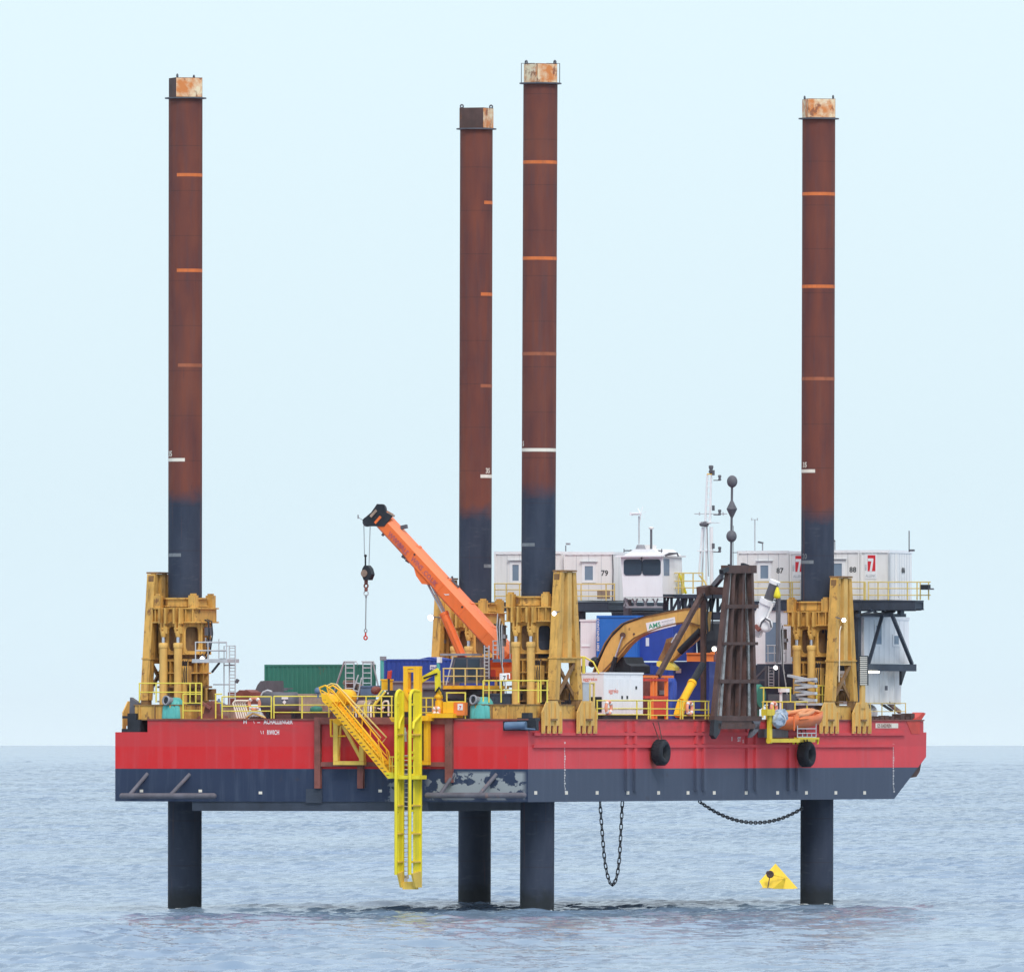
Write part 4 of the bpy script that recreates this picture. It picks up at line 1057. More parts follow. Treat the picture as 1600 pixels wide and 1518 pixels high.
def seven(g, px, py0, py1, Y):
    """red seven on a white panel with small grey words"""
    a, b_ = P(px - 9, py1 + 12, Y=Y), P(px + 9, py0 - 3, Y=Y)
    pl = part('logo_panel', MB().box(a[0], b_[0], Y - .02, Y - .004, a[2], b_[2]), 'white', g)
    q0, q1 = P(px - 5, py1, Y=Y), P(px + 7, py0, Y=Y)
    part('logo_square', MB().box(q0[0], q1[0], Y - .03, Y - .021, q0[2], q1[2]), 'logo', pl)
    o = [P(a_, b_, Y=Y - .04) for a_, b_ in ((px - 5.1, py0 + 5), (px + 3.6, py0 + 5), (px + 3.6, py0 + 8), (px + 1.2, py1 + .1), (px - 2.2, py1 + .1), (px + .4, py0 + 9.5), (px - 5.1, py0 + 9.5))]
    part('logo_seven', MB().prism(o, (0, .008, 0)), 'white', pl)
    part('lettering', MB().text('ALLENC', .20, P(px - 8.5, py1 + 9, Y=Y - .03), stretch=.85), 'galv', pl)
    part('lettering', MB().text('RED', .15, P(px - 7.0, py1 - 1, Y=Y - .03), (0, 0, 1), (-1, 0, 0), stretch=1.2), 'galv', pl)
g, b = cabin('white cabin with a red figure, half hidden behind the rightmost leg', 1234, 1268, 861, 937, YA, 6); seven(g, 1248, 868, 893, YA)
cabin('white cabin numbered 88 with a window right of the rightmost leg', 1269, 1343.5, 859, 937, YA, 6, '88', (1327, 893.5, .40), (1303, 1316, 880, 900))
g, b = cabin('white cabin with a red figure at the outer end of the platform', 1344.5, 1390, 859, 937, YA, 3.0); seven(g, 1361, 867, 892, YA)
x1 = b[1]
p = P(1409, 894.5, X=x1 + .02); part('number', MB().text('8i', .40, p, (0, 1, 0), stretch=1.6), 'digit', g)
part('corner_post', MB().box(x1 - .08, x1 + .035, YA - .045, YA + .06, b[2], b[3] - .17), 'galv', g)
part('side_joint', MB().box(x1 - .018, x1 + .012, YA + .9, YA + .98, b[2], b[3] - .17), 'cream', g)

# railings of the platform
kw = dict(m='rail_pale', r=.034, group='yellow railings of the cabin platform')
YR = YA - .85
prail('yellow railing in front of the window cabin between the middle legs', 772, 862, 911.5, [921, 931], 938, [773, 791, 812, 840], Y=YR, **kw)
prail('yellow railing below the cabin numbered 79', 864, 961, 912, [922, 931], 938, [866, 908, 947, 960], Y=YR, **kw)
prail('yellow railing below the cabin numbered 87', 1152, 1250, 909, [919, 929], 937, [1153, 1170, 1235, 1238], Y=YR, **kw)
prail('yellow railing below the cabin numbered 88', 1300, 1352, 909, [919, 929], 937, [1302, 1320, 1350, 1352], Y=YR, **kw)
prail('yellow railing at the outer end of the cabin platform', 1356, 1454, 909, [919, 929.5], 937, [1357, 1372, 1388, 1418, 1433, 1438, 1451], Y=YR, **kw)
prail('yellow railing on the walkway right of the wheelhouse', 1037, 1098, 895, [907.5, 918], 927, [1039, 1060, 1067, 1083, 1098], Y=42.1, **kw)
g = thing('walkway_ladder', 'yellow ladder rail sloping down behind the wheelhouse walkway', 'ladder', P(1070, 927, Y=42.3))
part('stringer', MB().bar(P(1061, 896, Y=42.4), P(1072, 927, Y=42.4), .10, .10).bar(P(1067, 896, Y=42.8), P(1067, 927, Y=42.8), .14, .10), 'lemon', g)
part('handrail', MB().path([P(1093, 899, Y=42.2), P(1101, 908, Y=42.2), P(1108, 924, Y=42.2)], .05, 6), 'rail_pale', g)
g = thing('life_raft_box', 'small dark box hung on the outer end railing of the platform', 'box', P(1446, 918, Y=YR - .1))
part('box', vbox(1438, 1450, 913, 921, YR - .45, .35), 'black', g)
part('bracket', vbox(1450.2, 1457, 918.5, 921, YR - .4, .2), 'dgrey', g)

# wheelhouse
YW = 40.5
g = thing('wheelhouse', 'white control cabin with a big dark double window above the excavator boom', 'wheelhouse', (*P(1010, 932, Y=YW)[:2], Z(932, 0, YW)))
def wp(px, py, dy=0): return P(px, py, Y=YW + dy)
f0 = [wp(974, 932), wp(1035.5, 932), wp(1034, 870), wp(970, 870)]
dp = 2.6
o = [Vector(v) for v in f0]
bk = [v + Vector((0, dp, 0)) for v in o]
part('walls', MB().add(o + bk, [(0, 1, 2, 3), (7, 6, 5, 4), (0, 4, 5, 1), (1, 5, 6, 2), (2, 6, 7, 3), (3, 7, 4, 0)]), 'white', g)
rz0, rz1 = wp(1000, 870)[2] + .003, wp(1000, 861)[2]
xa, xb = wp(966, 870)[0], wp(1037, 870)[0]
part('roof', MB().box(xa, xb, YW - .35, YW + dp + .3, rz0, rz0 + .1).prism([(xa + .4, YW - .1, rz0 + .1), (xb - .1, YW - .1, rz0 + .1), (xb - .6, YW - .1, rz1 + .12), (xa + 1.0, YW - .1, rz1 + .12)], (0, dp, 0)), 'white', g)
def rrect(px0, px1, py0, py1, Y, r, n=5, sk=0):
    a, b_ = P(px0, py1, Y=Y), P(px1, py0, Y=Y); pts = []
    for cx, cz, a0 in ((b_[0] - r, b_[2] - r, 0), (a[0] + r, b_[2] - r, 90), (a[0] + r, a[2] + r, 180), (b_[0] - r, a[2] + r, 270)):
        for i in range(n): t = R(a0 + 90 * i / (n - 1)); pts.append((cx + r * math.cos(t), Y, cz + r * math.sin(t)))
    return pts
for x0, x1 in ((974.5, 1002.5), (1003.5, 1032)):
    part('window', MB().prism(rrect(x0, x1, 873.5, 898.5, YW - .04, .16), (0, .035, 0)), 'glass', g)
part('window_gasket', MB().box(wp(1002.4, 0)[0], wp(1003.6, 0)[0], YW - .035, YW - .003, wp(0, 897)[2], wp(0, 875)[2]), 'black', g)
xs = wp(1034.5, 900)[0]
a, b_ = P(1037.5, 899, X=xs + .02), P(1046, 873, X=xs + .02)
part('side_window', MB().box(xs - .02, xs + .02, a[1], b_[1], a[2], b_[2]), 'pane', g)
part('roof_rack', MB().path([wp(975, 860, .3), wp(1035, 860, .3)], .035, 6).path([wp(975, 863, .3), wp(975, 857, .3)], .03, 6).path([wp(1034, 863, .3), wp(1034, 857, .3)], .03, 6).path([wp(985, 859, .3), wp(1000, 866, 0), wp(1015, 866, 0)], .03, 6).path([wp(1002, 861, .2), wp(1002, 872, -.2)], .05, 6), 'dgrey', g)
part('wiper_motor', MB().lathe(wp(1001, 858, .25), [(.22, -.3), (.3, 0), (.2, .25)], 12), 'grey', g)
part('roof_box', vbox(994, 1016, 851, 861, YW + .6, .8), 'cream', g)
part('corner_light', MB().path([wp(1038, 868, .2), wp(1046, 865, .3), wp(1058, 864, 1.2), wp(1060, 869, 1.2)], .05, 6), 'dgrey', g)
ub = MB()
for k in range(7):
    x0 = 980 + k * 8; ub.bar(wp(x0, 935, .3), wp(x0 + (6 if k % 2 else -5), 947, .3), .07, .07)
ub.bar(wp(978, 948, .3), wp(1035, 948, .3), .10, .10).bar(wp(976, 934, .3), wp(982, 948, .3), .10, .10)
part('support_truss', ub, 'grey', g)
part('base_plate', MB().box(wp(974, 0)[0], wp(1035.5, 0)[0], YW + .03, YW + dp, wp(0, 936)[2], wp(0, 932.2)[2]), 'navy', g)
part('base_post', vbox(974, 982, 936.2, 968, YW + 1.2, .4), 'dgrey', g)
# wind generator, stack and lights on top
def mast_thing(name, label, cat, px, py0, py1, r, m, Y, r2=None):
    g = thing(name, label, cat, P(px, py1, Y=Y)); part('pole', MB().tube(P(px, py1, Y=Y), P(px, py0, Y=Y), r, 10, r2), m, g); return g
g = mast_thing('wind_turbine', 'small white wind turbine on a thin pole above the wheelhouse', 'wind turbine', 998.5, 806, 850, .045, 'galv', YW + .9)
hb = Vector(P(1001, 802, Y=YW + .7))
nc = part('nacelle', MB().tube(P(988, 802.5, Y=YW + 1.0), tuple(hb), .07, 10).prism([P(984, 800, Y=YW + 1), P(989, 800, Y=YW + 1), P(989, 805, Y=YW + 1), P(984, 805, Y=YW + 1)], (0, .03, 0)), 'white', g)
for k in range(6):
    a = R(15 + 60 * k); d = Vector((math.cos(a) * .8, .25, math.sin(a)))
    part('blade', MB().bar(hb + d * .05, hb + d * .40, .05, .015), 'white', nc)
g = mast_thing('radio_antenna', 'dark stub antenna with a pale disc on the wheelhouse roof', 'antenna', 1017.5, 825, 860, .065, 'dgrey', YW + .6)
part('disc', MB().lathe(P(1017.5, 824.5, Y=YW + .6), [(.05, -.1), (.15, -.02), (.15, .03), (.04, .06)], 14), 'cream', g)
g = mast_thing('roof_lamp', 'small floodlight arm on the roof of the cabin right of the near leg', 'lamp', 884, 852, 862, .03, 'dgrey', YA + 1); part('head', vbox(884, 889, 848, 851, YA + .9, .2), 'grey', g)
g = mast_thing('radio_antenna', 'thin pale antenna with three tips above the cabin numbered 87', 'antenna', 1179.5, 812, 860, .035, 'galv', YA + 2)
part('tips', MB().bar(P(1174, 811.5, Y=YA + 2), P(1184, 811.5, Y=YA + 2), .03, .03).tube(P(1174.5, 813, Y=YA + 2), P(1174.5, 809, Y=YA + 2), .03, 6).tube(P(1183.5, 813, Y=YA + 2), P(1183.5, 809, Y=YA + 2), .03, 6), 'galv', g)
g = mast_thing('roof_lamp', 'small lamp on a bent post above the cabin numbered 87', 'lamp', 1191.5, 848, 860, .035, 'grey', YA + 1); part('head', MB().bar(P(1192, 848, Y=YA + 1), P(1185, 846.5, Y=YA + 1), .16, .09), 'dgrey', g)
g = mast_thing('roof_lamp', 'small lamp post between the rightmost leg and cabin 88', 'lamp', 1304.5, 845, 859, .03, 'grey', YA + 1); part('head', MB().bar(P(1304.5, 845, Y=YA + 1), P(1302, 844, Y=YA + 1), .14, .08), 'dgrey', g)
g = mast_thing('radio_antenna', 'thin dark whip antenna at the outer corner of the cabins', 'antenna', 1420.5, 829, 862, .03, 'dgrey', YA + .3); part('bracket', vbox(1420, 1427, 858, 861, YA + .2, .2), 'dgrey', g)

# navigation mast
YM = 43
g = thing('navigation_mast', 'tall white lattice mast with lights and side arms left of the black signal shapes', 'mast', P(1104, 927, Y=YM))
def mp_(px, py, dy=0): return P(px, py, Y=YM + dy)
lt = MB()
for (b0, t0) in (((1092, 900), (1097.5, 823)), ((1103.5, 927), (1104, 823)), ((1112, 927), (1111.5, 823))): lt.tube(mp_(*b0), mp_(*t0), .055 if b0[0] != 1112 else .10, 8)
lt.tube(mp_(1096, 927, .8), mp_(1100, 823, .5), .05, 8)
part('lower_frame', lt, 'white', g)
ut = MB()
for x0, x1 in ((1101.5, 1105), (1109, 1111)): ut.tube(mp_(x0, 818), mp_(x1, 741), .05, 8).tube(mp_(x0 + 1, 818, .4), mp_(x1 + .5, 741, .3), .05, 8)
for i in range(8):
    y_ = 818 - i * 9.5; t = i * 9.5 / 77; ut.bar(mp_(1101.5 + 3.5 * t, y_), mp_(1109 + 2 * t, y_), .04, .04)
part('upper_frame', ut, 'white', g)
part('platform', MB().box(mp_(1094, 0)[0], mp_(1116, 0)[0], YM - .2, YM + .8, mp_(0, 824)[2], mp_(0, 822.6)[2]).box(mp_(1090, 0)[0], mp_(1115, 0)[0], YM - .1, YM + .3, mp_(0, 867)[2], mp_(0, 865.8)[2]), 'white', g)
part('searchlight', MB().lathe(mp_(1102, 818.5, -.1), [(.13, -.15), (.16, 0), (.13, .15)], 12, (1, 0, 0)).lathe(mp_(1097, 818.5, -.1), [(.10, -.12), (.14, 0), (.10, .12)], 12, (1, 0, 0)), 'dgrey', g)
part('cross_arm', MB().tube(mp_(1085, 802.5), mp_(1136, 802.5), .025, 6).tube(mp_(1093, 800, 0), mp_(1093, 805, 0), .04, 6).tube(mp_(1130, 800, 0), mp_(1130, 805, 0), .04, 6), 'galv', g)
part('top_lamp', MB().lathe(mp_(1111, 737), [(.07, -.1), (.14, 0), (.09, .12), (.13, .22), (.13, .34), (.05, .36)], 12), 'dgrey', g)
part('top_bracket', MB().bar(mp_(1105, 740.5), mp_(1113, 740.5), .10, .06), 'amber', g)
for yy in (748, 802, 860):
    part('side_lamp', MB().box(mp_(1113.6, 0)[0], mp_(1115.6, 0)[0], YM - .1, YM + .1, mp_(0, yy + 3)[2], mp_(0, yy - 5)[2]).bar(mp_(1115, yy + 2.2), mp_(1126, yy + 2.2), .04, .05).lathe(mp_(1124.5, yy), [(.10, -.06), (.06, .05), (.09, .1), (.09, .2), (.04, .22)], 10), 'dgrey', g)
part('stay', MB().tube(mp_(1105, 822, -.2), mp_(1107, 900, -.4), .02, 6), 'dgrey', g)

# day signal: ball, diamond, ball
g = thing('day_signal', 'black ball, diamond and ball signal on a pole above the brown pile frame', 'signal', P(1142.5, 900, Y=34))
def dq(px, py): return P(px, py, Y=34)
part('pole', MB().tube(dq(1142, 900), dq(1144, 744), .065, 10), 'dgrey', g)
part('guide_wire', MB().tube(dq(1145.5, 886), dq(1145.8, 821), .018, 6).bar(dq(1145, 863), dq(1153, 863), .04, .04), 'dgrey', g)
part('ball_shape', MB().sphere(dq(1144, 752), .29, 1.15), 'dgrey', g)
part('ball_shape', MB().sphere(dq(1143, 837.5), .29, 1.12), 'dgrey', g)
zc = dq(0, 795)[2]
part('diamond_shape', MB().lathe(dq(1143.5, 795), [(.01, -.58), (.29, 0), (.01, .58)], 20, smooth=False), 'dgrey', g)

# lower white modules under the platform
g, b = cabin('white lower cabin with two windows behind the dark V brace', 1326, 1350.5, 963, 1036, YA + .2, 6.0, m='white')
x1 = b[1]
a, b_ = P(1351, 1036, X=x1), P(1423, 963, X=x1)
for (q0, q1, r0, r1) in ((1369, 1377, 977, 1006), (1397, 1404, 993, 1006)):
    wa, wb = P(q0, r1, X=x1 + .02), P(q1, r0, X=x1 + .02)
    f = part('window', MB().box(x1 - .01, x1 + .03, wa[1] - .15, wb[1] + .15, wa[2] - .12, wb[2] + .06), 'white', g); part('pane', MB().box(x1 + .031, x1 + .04, wa[1], wb[1], wa[2], wb[2]), 'pane', f)
solo('white_store', vbox(907, 931, 970, 1040, 34, 2.5).box(*[P(906, 0, Y=34)[0], P(932, 0, Y=34)[0]], 33.95, 36.5, Z(970, -10, 34), Z(967, -10, 34)).box(*[P(909, 0, Y=34)[0], P(922, 0, Y=34)[0]], 33.96, 34.0, Z(1010, -10, 34), Z(1008, -10, 34)), 'cream', 'pale storage cabin with a dark slit, left of the bright blue container', 'cabin')
solo('slit_window', vbox(916, 919.5, 982, 1008, 33.94, .05), 'glass', 'dark slit window of the pale storage cabin', 'window') if False else None
# white lower house behind the bow tower
g = thing('deck_house', 'white deck house behind the white telescopic ram and bow tower', 'house', P(1215, 1040, Y=43))
part('walls', vbox(1152, 1262, 953, 1037, 43.2, 6), 'white', g)
part('dark_base', vbox(1152, 1262, 1038, 1100, 43.4, 6), 'navy', g)
part('door', vbox(1196, 1212, 972, 1034, 43.15, .045), 'pane', g)
part('panel_joint', vbox(1213, 1215, 953, 1037, 43.17, .025), 'galv', g)
g = thing('grey_gantry', 'grey railing gantry with ladder under the floodlight behind the rescue boat', 'gantry', P(1215, 1075, Y=41))
mb = MB()
for y_ in (1008, 1020, 1034): mb.path([P(1198, y_, Y=41.5), P(1228, y_, Y=41.5)], .03, 6)
for x_ in (1200, 1210, 1219, 1228): mb.path([P(x_, 1034, Y=41.5), P(x_, 1008, Y=41.5)], .03, 6)
part('railing', mb, 'galv', g)
mb = MB()
for x_ in (1201, 1209, 1217): mb.path([P(x_, 1072, Y=41), P(x_, 1040, Y=41)], .035, 6)
for k in range(7): mb.path([P(1201, 1043 + k * 4.6, Y=41), P(1209, 1043 + k * 4.6, Y=41)], .025, 6)
part('ladder', mb, 'galv', g)
part('brace', MB().bar(P(1180, 1062, Y=41), P(1197, 1062, Y=41), .1, .1).bar(P(1180, 1060, Y=41), P(1197, 1042, Y=41), .1, .1).bar(P(1197, 1040, Y=41), P(1197, 1072, Y=41), .12, .12), 'dgrey', g)

# tarpaulin-draped store near the bow
a, b_ = P(1351, 1100, X=-1.0), P(1411, 1047, X=-1.0)
mb = MB(); n = 40
vs, fs = [], []
for r_, fr_ in enumerate((0, .15, .35, .6, .8, 1)):
    for i in range(n + 1):
        y = a[1] + (b_[1] - a[1]) * i / n; z = a[2] + (b_[2] - a[2]) * (1 - fr_)
        amp = .04 + .20 * fr_; wv = amp * math.sin(i * .9 + fr_ * .6) * (.5 + .5 * math.sin(i * .33)) * (1 if i > 18 else .25)
        vs.append((-1.0 + wv - .0, y, z))
for r_ in range(5):
    for i in range(n): fs.append((r_ * (n + 1) + i, r_ * (n + 1) + i + 1, (r_ + 1) * (n + 1) + i + 1, (r_ + 1) * (n + 1) + i))
M['tarp'] = mat('soiled_white_tarpaulin', (.80, .78, .76), .6, .06, .8, .55, .10, dirtcol=(.50, .44, .36), rustcol=(.52, .42, .30))
g = thing('tarpaulin_tent', 'white soiled tarpaulin hanging under the lower beam near the bow', 'tarpaulin', (-1.2, (a[1] + b_[1]) / 2, DECK))
part('curtain', mb.add(vs, fs, True), 'tarp', g)
part('end_sheet', MB().prism([(-1.05, a[1] - .02, a[2]), (-4.0, a[1] - .02, a[2]), (-4.0, a[1] - .02, b_[2]), (-1.05, a[1] - .02, b_[2])], (0, .04, 0)), 'tarp', g)
part('hole', sbox(1383, 1387, 1071, 1078, -.72, .02), 'dgrey', g)
part('frame', MB().box(-4, -1.1, a[1] + .1, b_[1] - .1, b_[2] - .06, b_[2] + .05).box(-4, -1.4, a[1] + .15, b_[1] - .15, DECK, DECK + .2), 'galv', g)
g = thing('bow_winch', 'small pale winch with slanted dark arms behind the bow railing', 'winch', (-2.0, PX(1390, 1120)[1], DECK))
part('drum', MB().lathe((-1.6, PX(1391, 1112)[1], DECK + .45), [(.45, -.9), (.45, -.8), (.3, -.78), (.3, .78), (.45, .8), (.45, .9)], 18, (0, 1, 0)), 'white', g)
part('arm', MB().bar(P(1377, 1099, X=-1.1), P(1394, 1110, X=-1.1), .10, .12), 'black', g)
part('arm', MB().bar(P(1388, 1098, X=-1.1), P(1406, 1112, X=-1.1), .16, .18), 'timber', g)
part('frame', MB().box(-2.2, -1.0, PX(1380, 0)[1], PX(1402, 0)[1], DECK, DECK + .12), 'dgrey', g)
g = thing('striped_board', 'small upright board with dark and pale stripes beside the bow brace', 'board', P(1349, 1070, X=.3))
part('board', sbox(1343.5, 1357, 1024, 1070, .32, .06), 'black', g)
mb = MB()
for i in range(15): sbox(1344, 1355, 1026 + i * 3.0, 1027.5 + i * 3.0, .34, .018, mb)
part('stripe', mb, 'bandwhite', g)
part('post', sbox(1346, 1352, 1070, 1106, .3, .12), 'ochre_pale', g)
solo('strip_light', MB().tube(P(1357, 1049.5, X=-.2), P(1373, 1049.5, X=-.2), .06, 8).box(-.28, -.2, P(1358, 1049, X=-.2)[1], P(1372, 1049, X=-.2)[1], P(1358, 1048.4, X=-.2)[2], P(1358, 1047.6, X=-.2)[2]), 'warm', 'lit yellowish strip light under the lower beam near the bow', 'light')

# ------------------------------------------------------------------ mobile crane
YC = 10.0
def cp(px, py, dy=0): return Vector(P(px, py, Y=YC + dy))
g = thing('mobile_crane', 'orange telescopic crane with its boom raised to the left', 'crane', (*P(760, 1085, Y=YC)[:2], DECK))
b0, b1 = cp(796, 1026), cp(592, 805)
bd = (b1 - b0).normalized(); bn = Vector((bd.z, 0, -bd.x)); bn = bn if bn.z > 0 else -bn     # upward normal in the boom's plane
BL = (b1 - b0).length
def boom_sec(t0, t1, h, wd, m='orange', name='boom_section'):
    """chamfered box section, t measured along the boom"""
    prof = [(-h / 2, -wd * .30), (-h / 2, wd * .30), (-h * .38, wd / 2), (h * .22, wd / 2), (h / 2, wd * .26), (h / 2, -wd * .26), (h * .22, -wd / 2), (-h * .38, -wd / 2)]
    pts = [b0 + bd * t0 + bn * a + Vector((0, c, 0)) for a, c in prof]
    return part(name, MB().prism(pts, bd * (t1 - t0)), m, g)
boom_sec(0, BL * .50, 1.0, .92)
boom_sec(BL * .50, BL * .735, .94, .84)
boom_sec(BL * .735, BL * .985, .88, .76)
mb = MB()
for t in (.02, .16, .33, .497, .733, .975):
    hh = 1.0 if t < .5 else .94 if t < .74 else .88
    c = b0 + bd * BL * t
    for s in (-1, 1): mb = MB(); mb.bar(c + bn * (-hh * .36) + Vector((0, s * .45 if t < .5 else s * .41, 0)), c + bn * (hh * .2) + Vector((0, s * .45 if t < .5 else s * .41, 0)), .14, .05, (0, 1, 0)); part('section_collar', mb, 'orange', g)
    mb = MB(); mb.bar(c + bn * (hh / 2 + .01) - Vector((0, .22, 0)), c + bn * (hh / 2 + .01) + Vector((0, .22, 0)), .14, .04, tuple(bn)); part('section_collar', mb, 'orange', g)
# fittings along the boom
part('boom_fitting', MB().bar(cp(627, 824, -.1), cp(636, 822, -.1), .18, .2).bar(cp(698, 904, 0), cp(716, 918, 0), .10, .22).bar(cp(706, 900, 0), cp(714, 922, 0), .08, .08), 'dgrey', g)
mb = MB()
for px_, py_ in ((600, 833), (631, 867), (634, 869), (637, 873), (640, 875)): c = cp(px_, py_, -.2); mb.bar(c, c + Vector((-.1, 0, -.12)), .10, .12)
part('boom_lug', mb, 'dgrey', g)
for px_, py_, r_ in ((647.5, 866, .055), (722, 948, .06)):
    part('boom_hole', MB().lathe(cp(px_, py_, -.48 if px_ > 700 else -.435), [(r_, 0), (r_, .02)], 12, (0, 1, 0)), 'black', g)
p_ = cp(697, 928.5, -.475); part('boom_decal', MB().prism([p_ + Vector((-.14, 0, .05)), p_ + Vector((-.05, 0, -.04)), p_ + Vector((.18, 0, -.02)), p_ + Vector((.17, 0, .03)), p_ + Vector((-.02, 0, .02))], (0, .01, 0)), 'wletter', g)
ax = -bd
lt = [('WWW', 610, 829.5), ('.BALD', 624, 844.5), ('WINS', 646, 868), ('.CO', 664, 888), ('.UK', 674.5, 899.5)]
for s_, px_, py_ in lt:
    o = cp(px_, py_, -.43 if px_ < 665 else -.47) - bn * .27
    part('boom_lettering', MB().text(s_, .37, o, ax, bn, stretch=.92), 'pletter', g)
# head
hd = MB()
hc = cp(588, 801)
hd.prism([cp(600, 822, -.42), cp(572, 822, -.42), cp(566, 812, -.42), cp(580, 800, -.42), cp(589, 787, -.42), cp(600, 788, -.42), cp(603, 800, -.42), cp(613, 806, -.42)], (0, .08, 0))
hd.prism([cp(600, 822, .34), cp(572, 822, .34), cp(566, 812, .34), cp(580, 800, .34), cp(589, 787, .34), cp(600, 788, .34), cp(603, 800, .34), cp(613, 806, .34)], (0, .08, 0))
hw_ = part('boom_head', hd, 'black', g)
for px_, py_, r_ in ((574, 815, .26), (596, 796, .30)):
    for k in range(3): part('sheave', MB().lathe(cp(px_, py_, -.2 + .2 * k), [(r_ * .4, -.07), (r_, -.06), (r_ * .9, 0), (r_, .06), (r_ * .4, .07)], 20, (0, 1, 0)), 'dgrey', hw_)
part('head_bracket', MB().bar(cp(579, 807, -.45), cp(588, 797, -.45), .05, .14).bar(cp(600, 800, -.3), cp(616, 806, -.3), .12, .10).bar(cp(603, 798, .1), cp(614, 804, .1), .08, .10), 'timber', hw_)
part('anemometer', MB().bar(cp(566, 812), cp(560, 808), .02, .03).bar(cp(559.5, 810), cp(559.5, 804), .05, .05), 'grey', hw_)
# luffing cylinder
part('cylinder_bracket', MB().prism([cp(638, 872, -.35), cp(646, 885, -.35), cp(650, 899, -.35), cp(659, 912, -.35), cp(670, 913, -.35), cp(682, 915, -.35), cp(680, 895, -.35), cp(655, 872, -.35)], (0, .12, 0)).prism([cp(638, 872, .3), cp(646, 885, .3), cp(650, 899, .3), cp(659, 912, .3), cp(670, 913, .3), cp(682, 915, .3), cp(680, 895, .3), cp(655, 872, .3)], (0, .12, 0)), 'orange', g)
part('cylinder_rod', MB().tube(cp(668, 911, .0), cp(693, 960, .0), .06, 10).tube(cp(673, 911, .1), cp(697, 960, .1), .06, 10), 'galv', g)
part('luffing_cylinder', MB().tube(cp(694, 959), cp(724, 1030), .235, 18).tube(cp(693.2, 957), cp(695, 961), .26, 18), 'orange', g)
part('cylinder_pipe', MB().tube(cp(697, 968, -.25), cp(722, 1026, -.25), .035, 6), 'orange', g)
# superstructure, cab, chassis
part('turntable_frame', MB().prism([cp(740, 1046, .6), cp(806, 1046, .6), cp(806, 1012, .6), cp(790, 1006, .6), cp(770, 1030, .6), cp(744, 1036, .6)], (0, .7, 0)), 'orange', g)
part('engine_cover', vbox(751, 803, 1042, 1063, YC - .2, 1.6), 'orange', g)
part('cover_panel', vbox(757, 774, 1046, 1060, YC - .24, .035), 'red', g)
part('plate_lettering', MB().text('TEREX', .2, cp(763, 1061, -.25), stretch=1.1), 'digit', g)
cab = part('cab', MB().prism([cp(701, 1067, -1.4), cp(709, 1026, -1.4), cp(752, 1026, -1.4), cp(752, 1067, -1.4)], (0, 1.1, 0)), 'dgrey', g)
for x0, x1, y0, y1, s in ((711, 728, 1029, 1042, 1), (731, 749, 1029, 1042, 0), (707, 727, 1045, 1064, 1), (731, 749, 1045, 1062, 0)):
    part('cab_window', MB().prism([cp(x0 - 2 * s, y1, -1.43), cp(x1, y1, -1.43), cp(x1, y0, -1.43), cp(x0 + 1 * s, y0, -1.43)], (0, .025, 0)), 'glass', cab)
part('cab_post', MB().tube(cp(697, 1070, -1.6), cp(708, 1025, -1.45), .04, 6), 'galv', cab)
part('cab_roof', MB().box(cp(707, 0)[0], cp(756, 0)[0], YC - 1.5, YC - .2, cp(0, 1026)[2] + .003, cp(0, 1022.5)[2]), 'grey', cab)
part('chassis', vbox(700, 806, 1085, 1112, YC - .9, 2.5), 'navy', g)
part('chassis_deck', vbox(692, 757, 1070.5, 1076, YC - 2.4, 3.0), 'amber', g)
for px_ in (712, 735, 780):
    part('wheel', MB().lathe(cp(px_, 1108, -1.0), [(.35, -.2), (.62, -.2), (.62, .2), (.35, .2)], 24, (0, 1, 0)), 'rubber', g)
# access platform with small cage
cg = thing('access_cage', 'small grey mesh cage on a dark platform at the foot of the orange boom', 'cage', P(784, 1032, Y=YC - 1.8))
part('floor', vbox(770, 799, 1029, 1034, YC - 2.4, 1.3), 'blueg', cg)
mb = MB()
for px_ in (770.5, 777, 783, 787, 797): mb.path([P(px_, 1030, Y=YC - 2.35), P(px_, 1001, Y=YC - 2.35)], .035, 6)
for py_ in (1001, 1008, 1015, 1022): mb.path([P(770, py_, Y=YC - 2.35), P(784 if py_ > 1001 else 792, py_, Y=YC - 2.35)], .03, 6)
part('cage_bars', mb, 'galv', cg)
mb = MB()
for px_ in (757, 764): mb.path([P(px_, 1060, Y=YC - 2.0), P(px_, 1008, Y=YC - 2.0)], .04, 6)
for k in range(9): mb.path([P(757, 1012 + 5.5 * k, Y=YC - 2.0), P(764, 1012 + 5.5 * k, Y=YC - 2.0)], .03, 6)
part('ladder', mb, 'galv', cg)
# crane hook and sling
h = thing('crane_hook', 'dark hook block with a red swivel and wire sling hanging from the orange boom', 'hook', P(571, 1000, Y=YC))
part('hoist_rope', MB().tube(cp(568.5, 818), cp(569.5, 868), .02, 6).tube(cp(578.5, 818), cp(576.5, 885), .02, 6), 'cablemat', h)
part('rope_stop', MB().sphere(cp(571, 868), .08, 1, 10).tube(cp(571, 868), cp(571, 884), .045, 8), 'black', h)
part('hook_block', MB().prism([cp(564.5, 896, -.2), cp(566, 888, -.2), cp(569, 883, -.2), cp(574, 883, -.2), cp(578, 888, -.2), cp(580.5, 897, -.2), cp(577, 906, -.2), cp(568, 906, -.2)], (0, .40, 0)), 'black', h)
part('block_sheave', MB().lathe(cp(568.5, 895.5, -.24), [(.18, 0), (.2, .03), (.06, .05)], 16, (0, 1, 0)), 'timber', h)
hk = part('swivel', MB().tube(cp(572, 905), cp(572, 911), .10, 10).torus(cp(572, 915), .11, .045, (0, 1, 0), 16, 8).lathe(cp(572, 921), [(.08, -.08), (.1, 0), (.08, .08)], 10), 'redrust', h)
part('shackle', MB().torus(cp(572, 926.5), .125, .032, (0, 1, 0), 18, 8), 'galv', h)
